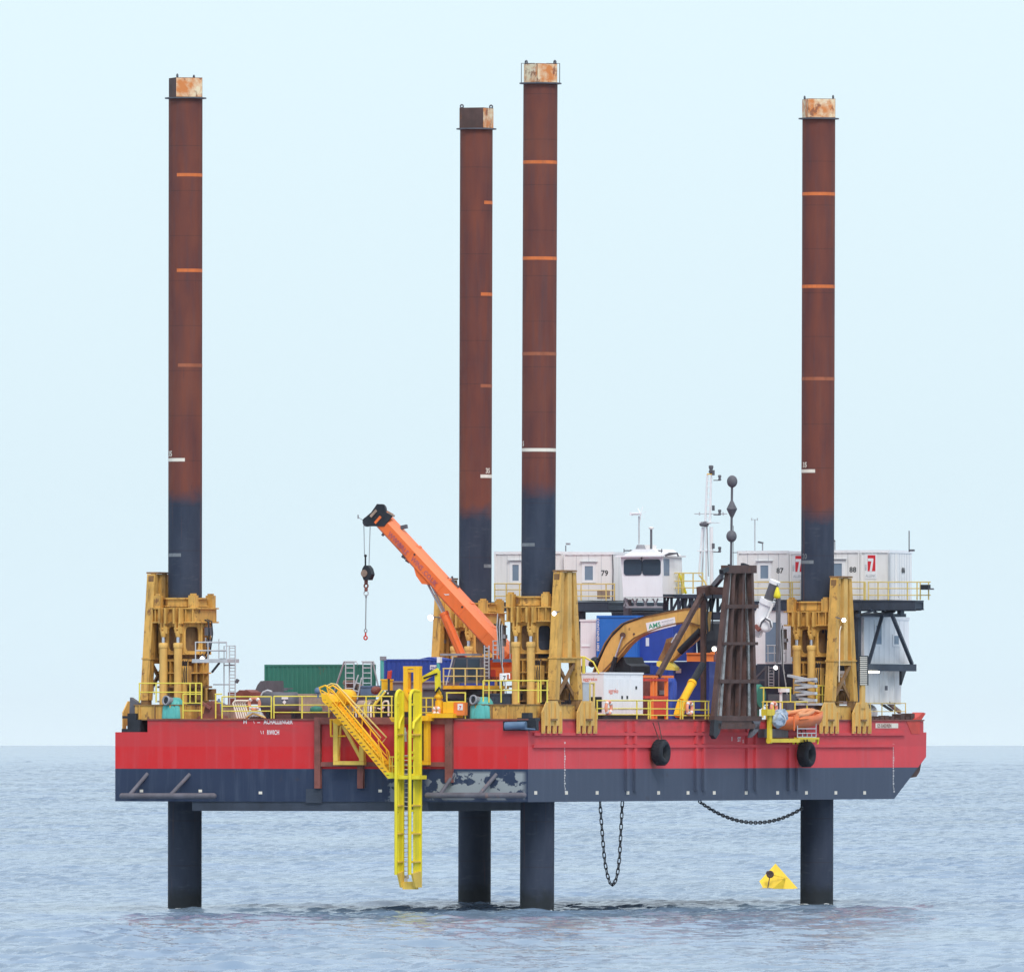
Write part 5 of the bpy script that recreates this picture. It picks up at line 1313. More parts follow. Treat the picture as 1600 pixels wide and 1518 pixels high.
part('sling', MB().tube(cp(572, 930), cp(571.3, 982), .028, 8).tube(cp(572, 929), cp(572, 934), .05, 8).torus(cp(571.3, 985), .08, .025, (0, 1, 0), 14, 6), 'cablemat', h)
part('sling_hook', MB().torus(cp(571.2, 996), .095, .04, (0, 1, 0), 16, 8).tube(cp(571.2, 988), cp(571.2, 993), .045, 8), 'red', h)

# ------------------------------------------------------------------ floodlights
def flood(label, px, py, Y=None, X=None, r=.16, m='flood', arm=None, wide=1.5):
    p = Vector(P(px, py, Y=Y, X=X))
    g = thing('floodlight', label, 'floodlight', tuple(p), 'lit floodlights')
    d = Vector((.0, -1, -.25)).normalized() if Y is not None else Vector((.6, -.8, -.2)).normalized()
    part('lens', MB().lathe(p + d * .08, [(r * .9, 0), (r * .98, .02), (.01, .05)], 16, d), m, g)
    part('housing', MB().lathe(p + d * .075, [(r * .5, -.28), (r * 1.05, -.10), (r * 1.08, .01), (r * 1.0, .01)], 16, d), 'grey', g)
    if arm: part('bracket', MB().path([p - d * .15] + [P(a, b, Y=Y, X=X) for a, b in arm], .03, 6), 'dgrey', g)
    return g
flood('lit white floodlight on the grey work platform of the port stern tower', 317, 1028, Y=3.0, r=.12, arm=[(316, 1021)])
flood('lit white floodlight high on the near corner brace', 867, 957.5, Y=2.2, r=.115, arm=[(874, 955)])
flood('lit white floodlight on the bow brace', 1318, 968, X=.35, r=.115, arm=[(1306, 964)])
flood('lit white floodlight against the sky left of the crane cylinder', 674, 964, Y=37.5, r=.17, arm=[(692, 965)])
flood('lit white floodlight above the gantry ladder behind the rescue boat', 1213, 1042, Y=40.3, r=.115, arm=[(1205, 1048)])
flood('lit warm lamp between the brown posts', 1117, 1013, Y=30, r=.14, m='warm', arm=[(1117, 1030)])
flood('small lit lamp low between the brown post and pile frame', 1118, 1056, Y=28, r=.085, arm=[(1118, 1062)])
solo('conduit', MB().path([P(1311, 1065, X=.215), P(1312, 985, X=.215), P(1314, 978, X=.215)], .035, 6), 'bandwhite', 'thin pale conduit running down the bow brace from its floodlight', 'conduit')

# ------------------------------------------------------------------ work platform and ladder on the port stern tower
g = thing('work_platform', 'grey work platform with guard rails beside the port stern tower', 'platform', P(335, 1034, Y=2.6))
part('floor', vbox(300, 355, 1029, 1035, 2.4, 1.4), 'galv', g)
mb = MB()
for py_ in (1003, 1016): mb.path([P(305, py_, Y=2.45), P(354, py_, Y=2.45), P(350, py_, Y=3.7)], .032, 6)
part('guard_rail', mb, 'galv', g)
for px_ in (305.5, 325, 342, 354): part('post', MB().path([P(px_, 1030, Y=2.45), P(px_, 1003 if px_ != 342 else 998, Y=2.45)], .035, 6), 'galv', g)
part('knee_brace', MB().bar(P(343, 1035, Y=2.6), P(331, 1050, Y=2.6), .08, .10), 'black', g)
part('tool_box', vbox(343, 349, 1028, 1031, 2.6, .3), 'dgrey', g)
g = thing('deck_ladder', 'tall grey ladder standing right of the port stern tower', 'ladder', P(362, 1085, Y=3.2))
for px_ in (358.5, 367.5): part('stile', MB().path([P(px_, 1100, Y=3.2), P(px_, 1008, Y=3.2)], .04, 6), 'galv', g)
mb = MB()
for k in range(16): mb.path([P(358.5, 1012 + k * 5.2, Y=3.2), P(367.5, 1012 + k * 5.2, Y=3.2)], .022, 6)
part('rungs', mb, 'galv', g)
part('stand', MB().path([P(350, 1100, Y=3.3), P(350, 1009, Y=3.3), P(367, 1008.5, Y=3.3)], .03, 6).path([P(350, 1039, Y=3.3), P(368, 1039, Y=3.3)], .03, 6).path([P(333, 1069, Y=3.3), P(368, 1069, Y=3.3)], .03, 6), 'galv', g)
part('lamp', MB().bar(P(369, 1066, Y=3.2), P(372, 1061, Y=3.2), .14, .14), 'dgrey', g)

# ------------------------------------------------------------------ excavator and the ochre boom
YE = 26.0
def ep(px, py, dy=0): return Vector(P(px, py, Y=YE + dy))
g = thing('excavator', 'ochre digger arm with a white and green sign, bent over the blue containers', 'excavator', (*P(985, 1050, Y=YE)[:2], DECK))
up = [(930, 1052), (938, 1030), (949, 1005), (961, 988), (975, 975), (990, 968.5), (1010, 963.5), (1040, 957.5), (1075, 951), (1095, 950)]
lo = [(1104, 962), (1096, 977), (1078, 971), (1060, 973.5), (1035, 980), (1012, 988), (995, 996), (982, 1007), (970, 1022), (958, 1036), (943, 1052)]
part('boom', MB().prism([ep(*q, -.3) for q in up + lo], (0, .6, 0)), 'ochre_pale', g)
mb = MB()
for a, b_ in zip(up[:-1], up[1:]): mb.bar(ep(*a), ep(*b_), .70, .07)
part('boom_top_flange', mb, 'ochre_dark', g)
mb = MB()
for a, b_ in zip(lo[1:-1], lo[2:]): mb.bar(ep(*a), ep(*b_), .70, .06)
part('boom_bottom_flange', mb, 'ochre_dark', g)
q = [(1009, 973), (1054, 963.5), (1056, 977), (1012, 988)]
sg = part('sign_board', MB().prism([ep(*v, -.33) for v in q], (0, .025, 0)), 'white', g)
sx = (ep(1054, 963.5) - ep(1009, 973)).normalized(); sz = Vector((-sx.z, 0, sx.x))
part('sign_lettering', MB().text('AMS', .36, ep(1014, 982.3, -.335), sx, sz, stretch=1.05), 'gletter', sg)
part('sign_small_print', MB().text('MARINE PLANT', .13, ep(1034, 973, -.335), sx, sz, stretch=.8).text('HIRE SERVICES', .13, ep(1034.5, 977.5, -.335), sx, sz, stretch=.8), 'galv', sg)
part('boom_pin', MB().tube(ep(973, 992, -.42), ep(973, 992, .4), .16, 14).tube(ep(990.5, 990, -.34), ep(990.5, 990, .34), .06, 10), 'brown', g)
part('boom_ram', MB().tube(ep(973, 994, -.45), ep(962, 1026, -.45), .06, 10), 'chrome', g)
part('boom_ram', MB().tube(ep(978, 1010, .5), ep(971, 1028, .5), .06, 10), 'chrome', g)
part('ram_barrel', MB().tube(ep(962, 1026, -.45), ep(955, 1050, -.45), .13, 12), 'black', g); part('ram_barrel', MB().tube(ep(971, 1026, .5), ep(963, 1050, .5), .13, 12), 'black', g)
part('stick', MB().prism([ep(*v, -.25) for v in ((1088, 955), (1106, 955), (1103, 985), (1086, 1000), (1060, 1022), (1046, 1034), (1040, 1030), (1050, 1012), (1072, 985))], (0, .5, 0)), 'ochre', g)
part('stick_ram', MB().tube(ep(1095, 985, -.4), ep(1062, 1018, -.4), .20, 12), 'black', g)
part('stick_rod', MB().tube(ep(1058, 990, -.35), ep(1050, 1004, -.35), .08, 10), 'chrome', g)
part('linkage', MB().prism([ep(*v, -.3) for v in ((1041, 998), (1050, 995), (1056, 1003), (1045, 1018), (1036, 1034), (1028, 1030), (1036, 1014))], (0, .6, 0)), 'ochre_dark', g)
part('grab_bracket', MB().prism([ep(*v, -.3) for v in ((1026, 1033), (1040, 1030), (1054, 1042), (1054, 1047), (1040, 1046), (1026, 1040))], (0, .6, 0)), 'rail', g)
part('upper_body', MB().prism([ep(*v, .1) for v in ((948, 1052), (957, 1027), (974, 1026), (978, 1036), (986, 1040), (986, 1052))], (0, 2.4, 0)), 'black', g)
part('cab_house', vbox(928, 988, 1053, 1085, YE - .3, 2.8), 'dgrey', g)
part('tracks', vbox(930, 1000, 1090, 1118, YE - .6, 3.4), 'black', g)
part('hydraulic_hose', MB().path([ep(926, 1040, -.3), ep(929, 1032, -.35), ep(936, 1028, -.35), ep(944, 1012, -.32), ep(955, 994, -.32), ep(975, 974, -.32), ep(1010, 961.5, -.32), ep(1050, 953, -.32)], .045, 6), 'black', g)
part('hose_cluster', MB().sphere(ep(930, 1033, -.2), .28, .9, 10).sphere(ep(925, 1037, -.1), .2, .9, 10), 'black', g)
solo('grab_rail', MB().path([P(900, 1026, Y=9), P(913, 1026, Y=9), P(927, 1034, Y=9), P(936, 1052, Y=9)], .045, 6).path([P(912, 1052, Y=9), P(912, 1026, Y=9)], .09, 6), 'rail', 'sloping yellow-green grab rail above the generator by the near brace', 'railing')

# ------------------------------------------------------------------ brown pile frame over the starboard side
XF = .75
def fp(px, py, dx=0): return Vector(P(px, py, X=XF + dx))
g = thing('pile_frame', 'tall rust brown pile guide frame hanging over the starboard side', 'pile frame', tuple(fp(1145, 1150)))
mb = MB
part('frame_post', mb().bar(fp(1138, 886), fp(1114, 1128), .30, .24, (1, 0, 0)), 'brown', g)
part('frame_post', mb().bar(fp(1172, 884), fp(1178, 1124), .30, .26, (1, 0, 0)), 'brown', g)
part('frame_post', mb().bar(fp(1160, 884), fp(1152, 1124), .26, .22, (1, 0, 0)), 'brown', g)
for x0, x1, y_, w_, d_ in ((1131, 1178, 889, .42, .8), (1132, 1181, 947, .20, .8), (1126, 1180, 1005, .16, .8), (1120, 1182, 1064, .20, .8), (1112, 1186, 1122, .26, .9)):
    part('cross_beam', mb().bar(fp(x0, y_, .02), fp(x1, y_, .02), .34, w_).bar(fp(x0 + 3, y_, -d_), fp(x1 - 2, y_, -d_), .2, w_ * .8).bar(fp(x0 + 2, y_, .0), fp(x0 + 3, y_, -d_), .2, w_ * .7).bar(fp(x1 - 2, y_, .0), fp(x1 - 2, y_, -d_), .2, w_ * .7), 'brown', g)
part('lower_yoke', mb().bar(fp(1116, 1134), fp(1180, 1134), .5, .3).bar(fp(1122, 1128), fp(1176, 1128), .3, .25), 'brown', g)
part('hook_foot', mb().prism([fp(*v) for v in ((1110, 1124), (1122, 1126), (1118, 1145), (1112, 1154), (1108, 1148))], (.25, 0, 0)), 'black', g)
part('hook_foot', mb().prism([fp(*v) for v in ((1170, 1126), (1182, 1126), (1178, 1142), (1168, 1152), (1170, 1142), (1174, 1134))], (.25, 0, 0)), 'dgrey', g)
M['pile'] = mat('rust_red_pile', (.105, .052, .044), .75, .35, 1.2, .4, .4)
M['wet'] = mat('shiny_wrapped_pipe', (.30, .29, .29), .18, .5, 2.2, .3, .25, .75, rustcol=(.12, .10, .09))
part('top_clamp', mb().bar(fp(1127, 893, .1), fp(1136, 888, .1), .25, .22).bar(fp(1139, 881, 0), fp(1139, 887, 0), .1, .1).bar(fp(1160, 881, 0), fp(1168, 884, 0), .2, .12), 'black', g)
for x0, x1, r_, m_, dx, n_ in ((1150, 1140, .72, 'brown', -.55, 'steel pile held in the middle of the brown pile frame'), (1168, 1169.5, .30, 'wet', -.2, 'shiny wrapped pipe at the right of the brown pile frame'), (1139.5, 1124, .26, 'wet', -.1, 'shiny wrapped pipe at the left of the brown pile frame'), (1146, 1137, .24, 'brown', .05, 'thin brown pile at the front of the brown pile frame'), (1163, 1160, .44, 'pile', -.45, 'rust red pile right of the middle in the brown pile frame'), (1142, 1130, .36, 'pile', -.5, 'rust red pile left of the middle in the brown pile frame')):
    gg = thing('steel_pile', n_, 'pile', tuple(fp(x1, 1122, dx)), 'piles in the brown frame')
    part('shaft', mb().tube(fp(x1, 1121, dx), fp(x0, 892, dx), r_ * .5, 16), m_, gg)
    part('end_collar', mb().tube(fp(x1, 1121, dx), Vector(fp(x1, 1121, dx)) + (fp(x0, 892, dx) - fp(x1, 1121, dx)) * .012, r_ * .55, 16), 'dgrey', gg)
# carrying arm: post, diagonal, top arm
XP = -1.0
def ap(px, py, dx=0): return Vector(P(px, py, X=XP + dx))
part('arm_post', mb().bar(ap(1099, 926), ap(1099, 1112), .26, .24, (1, 0, 0)), 'brown', g)
part('arm_diagonal', mb().bar(ap(1102, 918), ap(1028, 1056), .22, .26), 'brown', g)
part('top_arm', mb().bar(ap(1095, 924), ap(1108, 921), .5, .5).bar(ap(1106, 922), fp(1136, 923, -.3), .4, .4), 'brown', g)
part('arm_stay', mb().bar(ap(1122, 906), fp(1131, 893, -.2), .14, .2).bar(ap(1113, 918), fp(1128, 900, -.2), .2, .3).tube(ap(1120, 918), ap(1120, 903), .05, 8), 'dgrey', g)
part('hang_rope', mb().tube(ap(1113, 925), ap(1113, 985), .04, 6), 'black', g); part('hang_rope', mb().tube(fp(1133, 900, -.2), fp(1131, 940, -.4), .03, 6), 'black', g)
part('hydraulic_hoses', mb().path([ap(1100, 927, .5), ap(1107, 945, .5), ap(1104, 965, .5), ap(1106, 990, .5)], .05, 6), 'black', g)
r = thing('hydraulic_ram', 'yellow and black hydraulic ram leaning right below the indigo container', 'ram', tuple(P(1060, 1105, X=-.7)))
def rp(px, py, dx=0): return Vector(P(px, py, X=-.7 + dx))
part('barrel', mb().tube(rp(1066, 1096), rp(1081, 1068), .22, 16).tube(rp(1080, 1069), rp(1082, 1066), .25, 16), 'amber', r)
part('piston_rod', mb().tube(rp(1081, 1068), rp(1098, 1038), .20, 16), 'black', r)
part('end_mount', mb().bar(rp(1060, 1118), rp(1067, 1094), .45, .3), 'amber', r)
solo('machine_mass', mb().lathe(tuple(P(1117, 1000, Y=36)), [(.5, -1.0), (.95, -.9), (1.0, 0), (.95, .9), (.4, 1.05)], 14, (0, 0, 1), smooth=False), 'black', 'dark machine drum seen between the brown post and pile frame', 'machine')
solo('deck_machine', mb().prism([P(v[0], v[1], Y=33) for v in ((1106, 1020), (1128, 1020), (1130, 1050), (1126, 1075), (1108, 1075))], (0, 1.5, 0)), 'redrust', 'rust red deck machine behind the brown pile frame', 'machine')
solo('green_tank', mb().lathe(P(1150, 1088, Y=34), [(.6, -1.5), (.68, -1.4), (.68, 1.4), (.6, 1.5)], 20, (1, 0, 0)).box(P(1150, 0, Y=34)[0] - 1.2, P(1150, 0, Y=34)[0] + 1.2, 33.7, 34.4, DECK, DECK + .9), 'green', 'green tank lying behind the foot of the brown pile frame', 'tank')
# white telescopic ram
t_ = thing('telescopic_ram', 'white slanted ram with black top leaning behind the brown pile frame', 'ram', tuple(P(1178, 1000, Y=36)))
def tp(px, py, dy=0): return Vector(P(px, py, Y=36 + dy))
part('barrel', mb().tube(tp(1178, 992), tp(1199, 940), .34, 20).tube(tp(1197.5, 943.5), tp(1200.5, 936), .43, 20), 'white', t_)
for s in (-1, 1): part('barrel_rib', mb().bar(tp(1178 + s * 9, 992 + s * 3, -.2), tp(1199 + s * 9, 940 + s * 3, -.2), .10, .10), 'cream', t_)
part('inner_tube', mb().tube(tp(1200.3, 937), tp(1210, 911), .26, 20), 'dgrey', t_)
part('end_cap', mb().tube(tp(1209.6, 912), tp(1211.5, 907), .30, 20), 'white', t_)
part('pivot_wheel', mb().lathe(tp(1196, 976, -.3), [(.28, -.1), (.40, -.08), (.40, .08), (.2, .1)], 20, (.5, -1, 0)).tube(tp(1184, 981, -.2), tp(1196, 978, -.2), .18, 12), 'white', t_)
part('hose_loop', mb().path([tp(1186, 984, -.5), tp(1190, 972, -.5), tp(1196, 966, -.5), tp(1203, 970, -.5), tp(1205, 980, -.5)], .05, 6), 'dgrey', t_)
part('control_panel', mb().bar(tp(1180, 977, -.6), tp(1187, 984, -.6), .2, .2), 'redrust', t_)
s_ = thing('lifting_sling', 'small yellow sling bag hanging beside the white ram', 'sling', tuple(tp(1214.5, 933, -.3)))
part('bag', mb().lathe(tp(1214.5, 927, -.3), [(.05, .35), (.14, .12), (.20, -.10), (.18, -.25), (.02, -.28)], 12), 'lemon', s_)
part('cord', mb().tube(tp(1214.5, 912, -.3), tp(1214.5, 919, -.3), .03, 6).tube(tp(1213, 934, -.3), tp(1213, 1035, -.3), .03, 6).tube(tp(1217, 934, -.3), tp(1217, 1035, -.3), .10, 6), 'dgrey', s_)
# zigzag stack
Z0 = 36.6
g = thing('scissor_stack', 'grey zigzag stack of folded steel bars beside the bow tower', 'stack', P(1257, 1105, Y=Z0))
mb_ = MB()
yy = 1055
for k in range(8):
    x0, x1 = (1243, 1275) if k % 2 == 0 else (1275, 1244)
    if k == 0: x0 = 1232
    dy = 8 if k % 2 == 0 else 3.2
    part('bar', MB().bar(P(x0 + k * .0, yy, Y=Z0 - .1 * (k % 2)), P(x1, yy + (9 if k == 0 else 6.5) * (1 if k % 2 == 0 else .0) + (3.2 if k % 2 else 0), Y=Z0 - .1 * (k % 2)), .35, .13), 'galv', g)
    if k % 2 == 0: part('bar', MB().bar(P(1243, yy + 7, Y=Z0 + .5), P(1274, yy + 5, Y=Z0 + .5), .25, .12), 'grey', g)
    yy += 5.5
part('base_frame', vbox(1240, 1280, 1098, 1101.5, Z0 - .3, 1.4), 'galv', g)
part('base_box', vbox(1246, 1272, 1102, 1120, Z0, 1.2), 'grey', g)
solo('notice_box', vbox(1216, 1229, 1075, 1081, 34.2, .4).box(*[P(1218, 0, Y=34.3)[0], P(1221, 0, Y=34.3)[0]], 34.3, 34.42, DECK, Z(1081, 0, 34)), 'white', 'small white box on a post left of the grey zigzag stack', 'box')
solo('engine_block', vbox(1200, 1230, 1084, 1118, 35.2, 1.5).box(*[P(1203, 0, Y=35.1)[0], P(1214, 0, Y=35.1)[0]], 35.05, 35.19, Z(1098, 0, 35), Z(1090, 0, 35)), 'dgrey', 'dark engine block on deck behind the orange lifebuoy', 'engine')

M['lemon2'] = mat('golden_yellow_paint', (.78, .58, .05), .45, .1, 1.2, .3, .08, dirtcol=(.40, .27, .05))
# ------------------------------------------------------------------ rescue boat in its cradle
XB = 1.1
def bp_(px, py, dx=0): return Vector(P(px, py, X=XB + dx))
g = thing('boat_cradle', 'yellow hanging cradle frame on the starboard side below the rescue boat', 'cradle', tuple(bp_(1235, 1163)))
part('side_post', mb().bar(bp_(1202.5, 1115), bp_(1202.5, 1161), .34, .16, (1, 0, 0)).bar(bp_(1194, 1112.5), bp_(1206, 1112.5), .35, .34), 'lemon2', g)
part('bottom_beam', mb().bar(bp_(1201, 1156.5), bp_(1246, 1156.5), .3, .20).bar(bp_(1244, 1153), bp_(1277, 1153), .25, .10).bar(bp_(1201, 1156, -.9), bp_(1270, 1156, -.9), .3, .2), 'lemon2', g)
part('hook_end', mb().path([bp_(1246, 1162), bp_(1246, 1154), bp_(1250, 1153)], .05, 6).path([bp_(1277.5, 1162), bp_(1278, 1155), bp_(1274, 1153)], .05, 6).path([bp_(1240, 1162), bp_(1240, 1157)], .06, 6), 'lemon', g)
mbx = MB()
for y_ in (1138, 1145, 1151): mbx.path([bp_(1246, y_, .1), bp_(1275, y_, .1)], .03, 6)
for x_ in (1246, 1254, 1261, 1268, 1275): mbx.path([bp_(x_, 1152, .1), bp_(x_, 1130 if x_ in (1246, 1275) else 1145, .1)], .03, 6)
part('grating', mbx, 'galv', g)
part('floor_net', mb().box(XB - .9, XB - .5, bp_(1208, 0)[1], bp_(1245, 0)[1], bp_(0, 1152)[2], bp_(0, 1137)[2]), 'dgrey', g)
g = thing('rescue_boat', 'open orange rescue boat with a raised bow in the yellow cradle', 'boat', tuple(bp_(1242, 1141)))
secs = [(1208, 1121, 1134, .35), (1216, 1119, 1139, .62), (1228, 1118, 1141, .78), (1242, 1118, 1139, .82), (1256, 1117, 1137, .80), (1268, 1113.5, 1135, .62), (1277, 1111, 1130, .34), (1281, 1110.5, 1124, .06)]
vs, fs = [], []
for px_, yt, yb_2, hw2 in secs:
    c = bp_(px_, yt, -.55); cb = bp_(px_, yb_2, -.55); zt_, zb_ = c.z, cb.z
    for fx, fz in ((-1, 1), (-.98, .55), (-.72, .15), (0, 0), (.72, .15), (.98, .55), (1, 1), (.72, .98), (.55, .55), (-.55, .55), (-.72, .98)):
        vs.append((c.x + fx * hw2, c.y, zb_ + (zt_ - zb_) * fz))
n = 11
for i in range(len(secs) - 1):
    for j in range(n): fs.append((i * n + j, i * n + (j + 1) % n, (i + 1) * n + (j + 1) % n, (i + 1) * n + j))
fs += [tuple(range(n)), tuple(range((len(secs) - 1) * n, len(secs) * n))]
M['boat'] = mat('orange_boat_tube', (.72, .19, .065), .5, .14, 2, .15, dirtcol=(.5, .2, .1))
M['boat2'] = mat('pale_orange_boat_trim', (.74, .32, .15), .5, .1, 2, .15)
part('hull', MB().add(vs, fs, True), 'boat', g)
sp_ = []
for s in (-1, 1):
    sp_.append([Vector((bp_(px_, yt, -.55).x + s * hw2 * .86, bp_(px_, yt).y, bp_(px_, yt).z + .03)) for px_, yt, yb_2, hw2 in secs[3:]])
for q in sp_: part('gunwale_tube', MB().path(q, .13, 10), 'boat2', g)
part('spray_hood', MB().path([bp_(1247, 1116, .1), bp_(1256, 1111, -.2), bp_(1268, 1109.5, -.5), bp_(1279, 1112, -.5)], .11, 10).path([bp_(1247, 1116, -1.2), bp_(1256, 1111, -1.0), bp_(1268, 1109.5, -.7), bp_(1279, 1112, -.5)], .11, 10), 'boat2', g)
part('rub_strake', MB().path([Vector((bp_(px_, yt + 6, -.55).x + hw2 * 1.0, bp_(px_, yt).y, bp_(px_, yt + 5).z)) for px_, yt, yb_2, hw2 in secs[3:]], .04, 6), 'orange2', g)
part('cross_strap', MB().bar(bp_(1241, 1117, .30), bp_(1241, 1141, .27), .10, .05, (1, 0, 0)), 'orange', g)
g2 = thing('outboard_cover', 'crumpled grey-blue tarpaulin bundle over the stern of the orange boat', 'cover', tuple(bp_(1218, 1132, .35)))
rr = random.Random(3); vs, fs = [], []
cc = bp_(1218.5, 1121.5, .30)
dirv = (bp_(1210, 1131) - bp_(1226, 1113)).normalized()
for i in range(9):
    t = -1 + i / 4; rad = .42 * math.sqrt(max(.03, 1 - t * t * .92))
    for j in range(12):
        a = 2 * math.pi * j / 12; k = rad * (1 + rr.uniform(-.22, .22))
        u2 = Vector((1, 0, 0)); v2 = dirv.cross(u2).normalized()
        vs.append(cc + dirv * t * .75 + u2 * math.cos(a) * k * .8 + v2 * math.sin(a) * k)
for i in range(8):
    for j in range(12): fs.append((i * 12 + j, i * 12 + (j + 1) % 12, (i + 1) * 12 + (j + 1) % 12, (i + 1) * 12 + j))
fs += [tuple(range(12)), tuple(range(96, 108))]
part('sheet', MB().add(vs, fs), 'skin_cloth', g2)
part('rope_lashing', MB().torus(cc + dirv * .15, .40, .03, dirv, 20, 6), 'wletter', g2)

# lifebuoys
M['buoy'] = mat('lifebuoy_orange', (.82, .34, .22), .5, .1, 3, .15)
def lifebuoy(px, py, X, Y, label, Rr=.28, nrm=None):
    p = Vector(P(px, py, Y=Y) if X is None else P(px, py, X=X)); nrm = nrm or ((0, 1, 0) if X is None else (1, 0, 0))
    g = thing('lifebuoy', label, 'lifebuoy', tuple(p - Vector((0, 0, Rr))), 'orange lifebuoys on the railings')
    part('ring', MB().torus(p, Rr, .085, nrm, 24, 10), 'buoy', g)
    nn = Vector(nrm); u = Vector((0, 0, 1)); v = nn.cross(u)
    for k in range(4):
        a = R(45 + 90 * k); d = u * math.cos(a) + v * math.sin(a)
        part('white_band', MB().torus(p + d * Rr, .089, .012, nn.cross(d), 12, 6, fl=6.0), 'wletter', g)
lifebuoy(397.5, 1099, None, .45, 'orange lifebuoy beside the pale hose coil on the stern railing', .30)
lifebuoy(951, 1105, -.1, None, 'orange lifebuoy in front of the white generator', .32)
lifebuoy(1077.5, 1106, -.1, None, 'pale orange lifebuoy on the railing left of the brown pile frame', .32)
lifebuoy(1209, 1107, .1, None, 'orange lifebuoy above the rescue boat stern', .34)
lifebuoy(682, 1110, None, -.2, 'pinkish lifebuoy at the foot of the small yellow crane', .16)

# ------------------------------------------------------------------ boat landing at the stern
YL = -2.0
g = thing('boat_landing', 'tall yellow boat landing with twin fender columns and a ladder, hanging down the stern', 'boat landing', P(640, 1387, Y=YL))
def lp(px, py, Y=YL): return Vector(P(px, py, Y=Y))
M['faded'] = mat('faded_yellow_paint', (.80, .55, .10), .5, .15, 1.5, .35, .12, dirtcol=(.38, .28, .10))
for x0, x1 in ((618.6, 630), (640.6, 657.5)):
    xf = lp(x0, 1200).x
    z_t, z_b = lp(x0, 1083).z, lp(x0, 1366).z
    dY = (x1 - x0 - 2.6) / (30.0 * ST)                        # how far the column reaches back
    # front bumper tube with its hooped top
    pts = [(xf, YL, z_b), (xf, YL, z_t - .25), (xf, YL + .06, z_t - .05), (xf, YL + .2, z_t + .10), (xf, YL + .42, z_t + .16), (xf, YL + dY, z_t + .10)]
    col = part('fender_tube', MB().path(pts, .085, 12), 'lemon', g)
    part('back_column', MB().box(xf - .04, xf + .05, YL + dY * .40, YL + dY, z_b - .1, z_t + .1).box(xf - .16, xf + .16, YL + dY - .08, YL + dY, z_b - .1, z_t + .08), 'lemon', g)
    mb1 = MB()
    zz_ = z_t - .6
    for k, py_ in enumerate((1100, 1138, 1150, 1175, 1184, 1210, 1216, 1258, 1266, 1300, 1346)):
        z_ = lp(x0, py_).z; mb1.box(xf - .03, xf + .04, YL + .05, YL + dY * .42, z_ - .06, z_ + .06)
    part('web_link', mb1, 'lemon', g)
    part('knee_bracket', MB().path([(xf + .12, YL + .12, lp(x0, 1138).z), (xf + .12, YL + .2, lp(x0, 1128).z), (xf + .10, YL + dY, lp(x0, 1116).z)], .07, 8), 'lemon', g)
    for py_ in (1147, 1258, 1302, 1346): part('flange_plate', MB().box(xf - .1, xf + .14, YL + .1, YL + dY + .06, lp(x0, py_).z - .035, lp(x0, py_).z + .035), 'faded', g)
    part('foot_shoe', MB().prism([(xf + .055, YL - .02, lp(x0, 1364).z), (xf + .055, YL + dY, lp(x0, 1360).z), (xf + .055, YL + dY, lp(x0, 1386).z), (xf + .055, YL + .35, lp(x0, 1386).z)], (.1, 0, 0)), 'faded', g)
xa_, xb_ = lp(618.6, 0).x, lp(640.6, 0).x
part('bottom_plate', MB().box(xa_ + .16, xb_ + .05, YL + .45, YL + .9, lp(0, 1386).z, lp(0, 1374).z), 'faded', g)
part('joining_plate', MB().box(xa_ - .12, xb_ + .5, YL + .1, YL + .95, lp(0, 1216).z, lp(0, 1210).z), 'lemon', g)
# ladder
Yl = YL + .85
part('ladder_stile', MB().tube(lp(630.5, 1372, Yl), lp(630.5, 1140, Yl), .03, 6), 'faded', g)
part('ladder_stile', MB().tube(lp(637.8, 1372, Yl), lp(637.8, 1140, Yl), .03, 6), 'faded', g)
mb1 = MB()
for k in range(27): mb1.tube(lp(630.5, 1180 + k * 7.2, Yl), lp(637.8, 1180 + k * 7.2, Yl), .028, 6)
part('ladder_rungs', mb1, 'wletter', g)
part('chain_hoist', MB().sphere(lp(632, 1146, Yl), .14, 1.3, 10).tube(lp(632, 1136, Yl), lp(634, 1158, Yl), .07, 8), 'galv', g)
part('depth_board', MB().box(lp(631, 0, Yl + .02).x, lp(636, 0, Yl + .02).x, Yl + .05, Yl + .08, lp(0, 1378).z, lp(0, 1365).z), 'wletter', g)
# upper amber guide frame
Yu = -.7
part('guide_frame', MB().box(lp(630, 0, Yu).x, lp(637, 0, Yu).x, Yu, Yu + .35, lp(0, 1112, Yu).z, lp(0, 1046, Yu).z).box(lp(646, 0, Yu).x, lp(655, 0, Yu).x, Yu, Yu + .35, lp(0, 1112, Yu).z, lp(0, 1046, Yu).z), 'amber', g)
part('guide_head', MB().box(lp(629.5, 0, Yu).x, lp(655.5, 0, Yu).x, Yu + .02, Yu + .33, lp(0, 1046, Yu).z + .003, lp(0, 1043.5, Yu).z + .06).box(lp(637, 0, Yu).x + .003, lp(646, 0, Yu).x - .003, Yu + .05, Yu + .3, lp(0, 1051, Yu).z, lp(0, 1047, Yu).z).box(lp(637, 0, Yu).x + .003, lp(646, 0, Yu).x - .003, Yu + .05, Yu + .3, lp(0, 1082, Yu).z, lp(0, 1077, Yu).z), 'amber', g)
part('guide_brace', MB().bar(lp(632, 1078, Yu - .05), lp(642, 1096, Yu - .05), .12, .14), 'amber', g)
part('guide_bolt', MB().tube(lp(633, 1043, Yu + .15), lp(633, 1040.5, Yu + .15), .05, 8).tube(lp(649, 1043, Yu + .15), lp(649, 1040, Yu + .15), .05, 8), 'dgrey', g)
part('hydraulic_post', MB().tube(lp(641, 1080, Yu + .4), lp(641, 1050, Yu + .4), .06, 8), 'redrust', g)
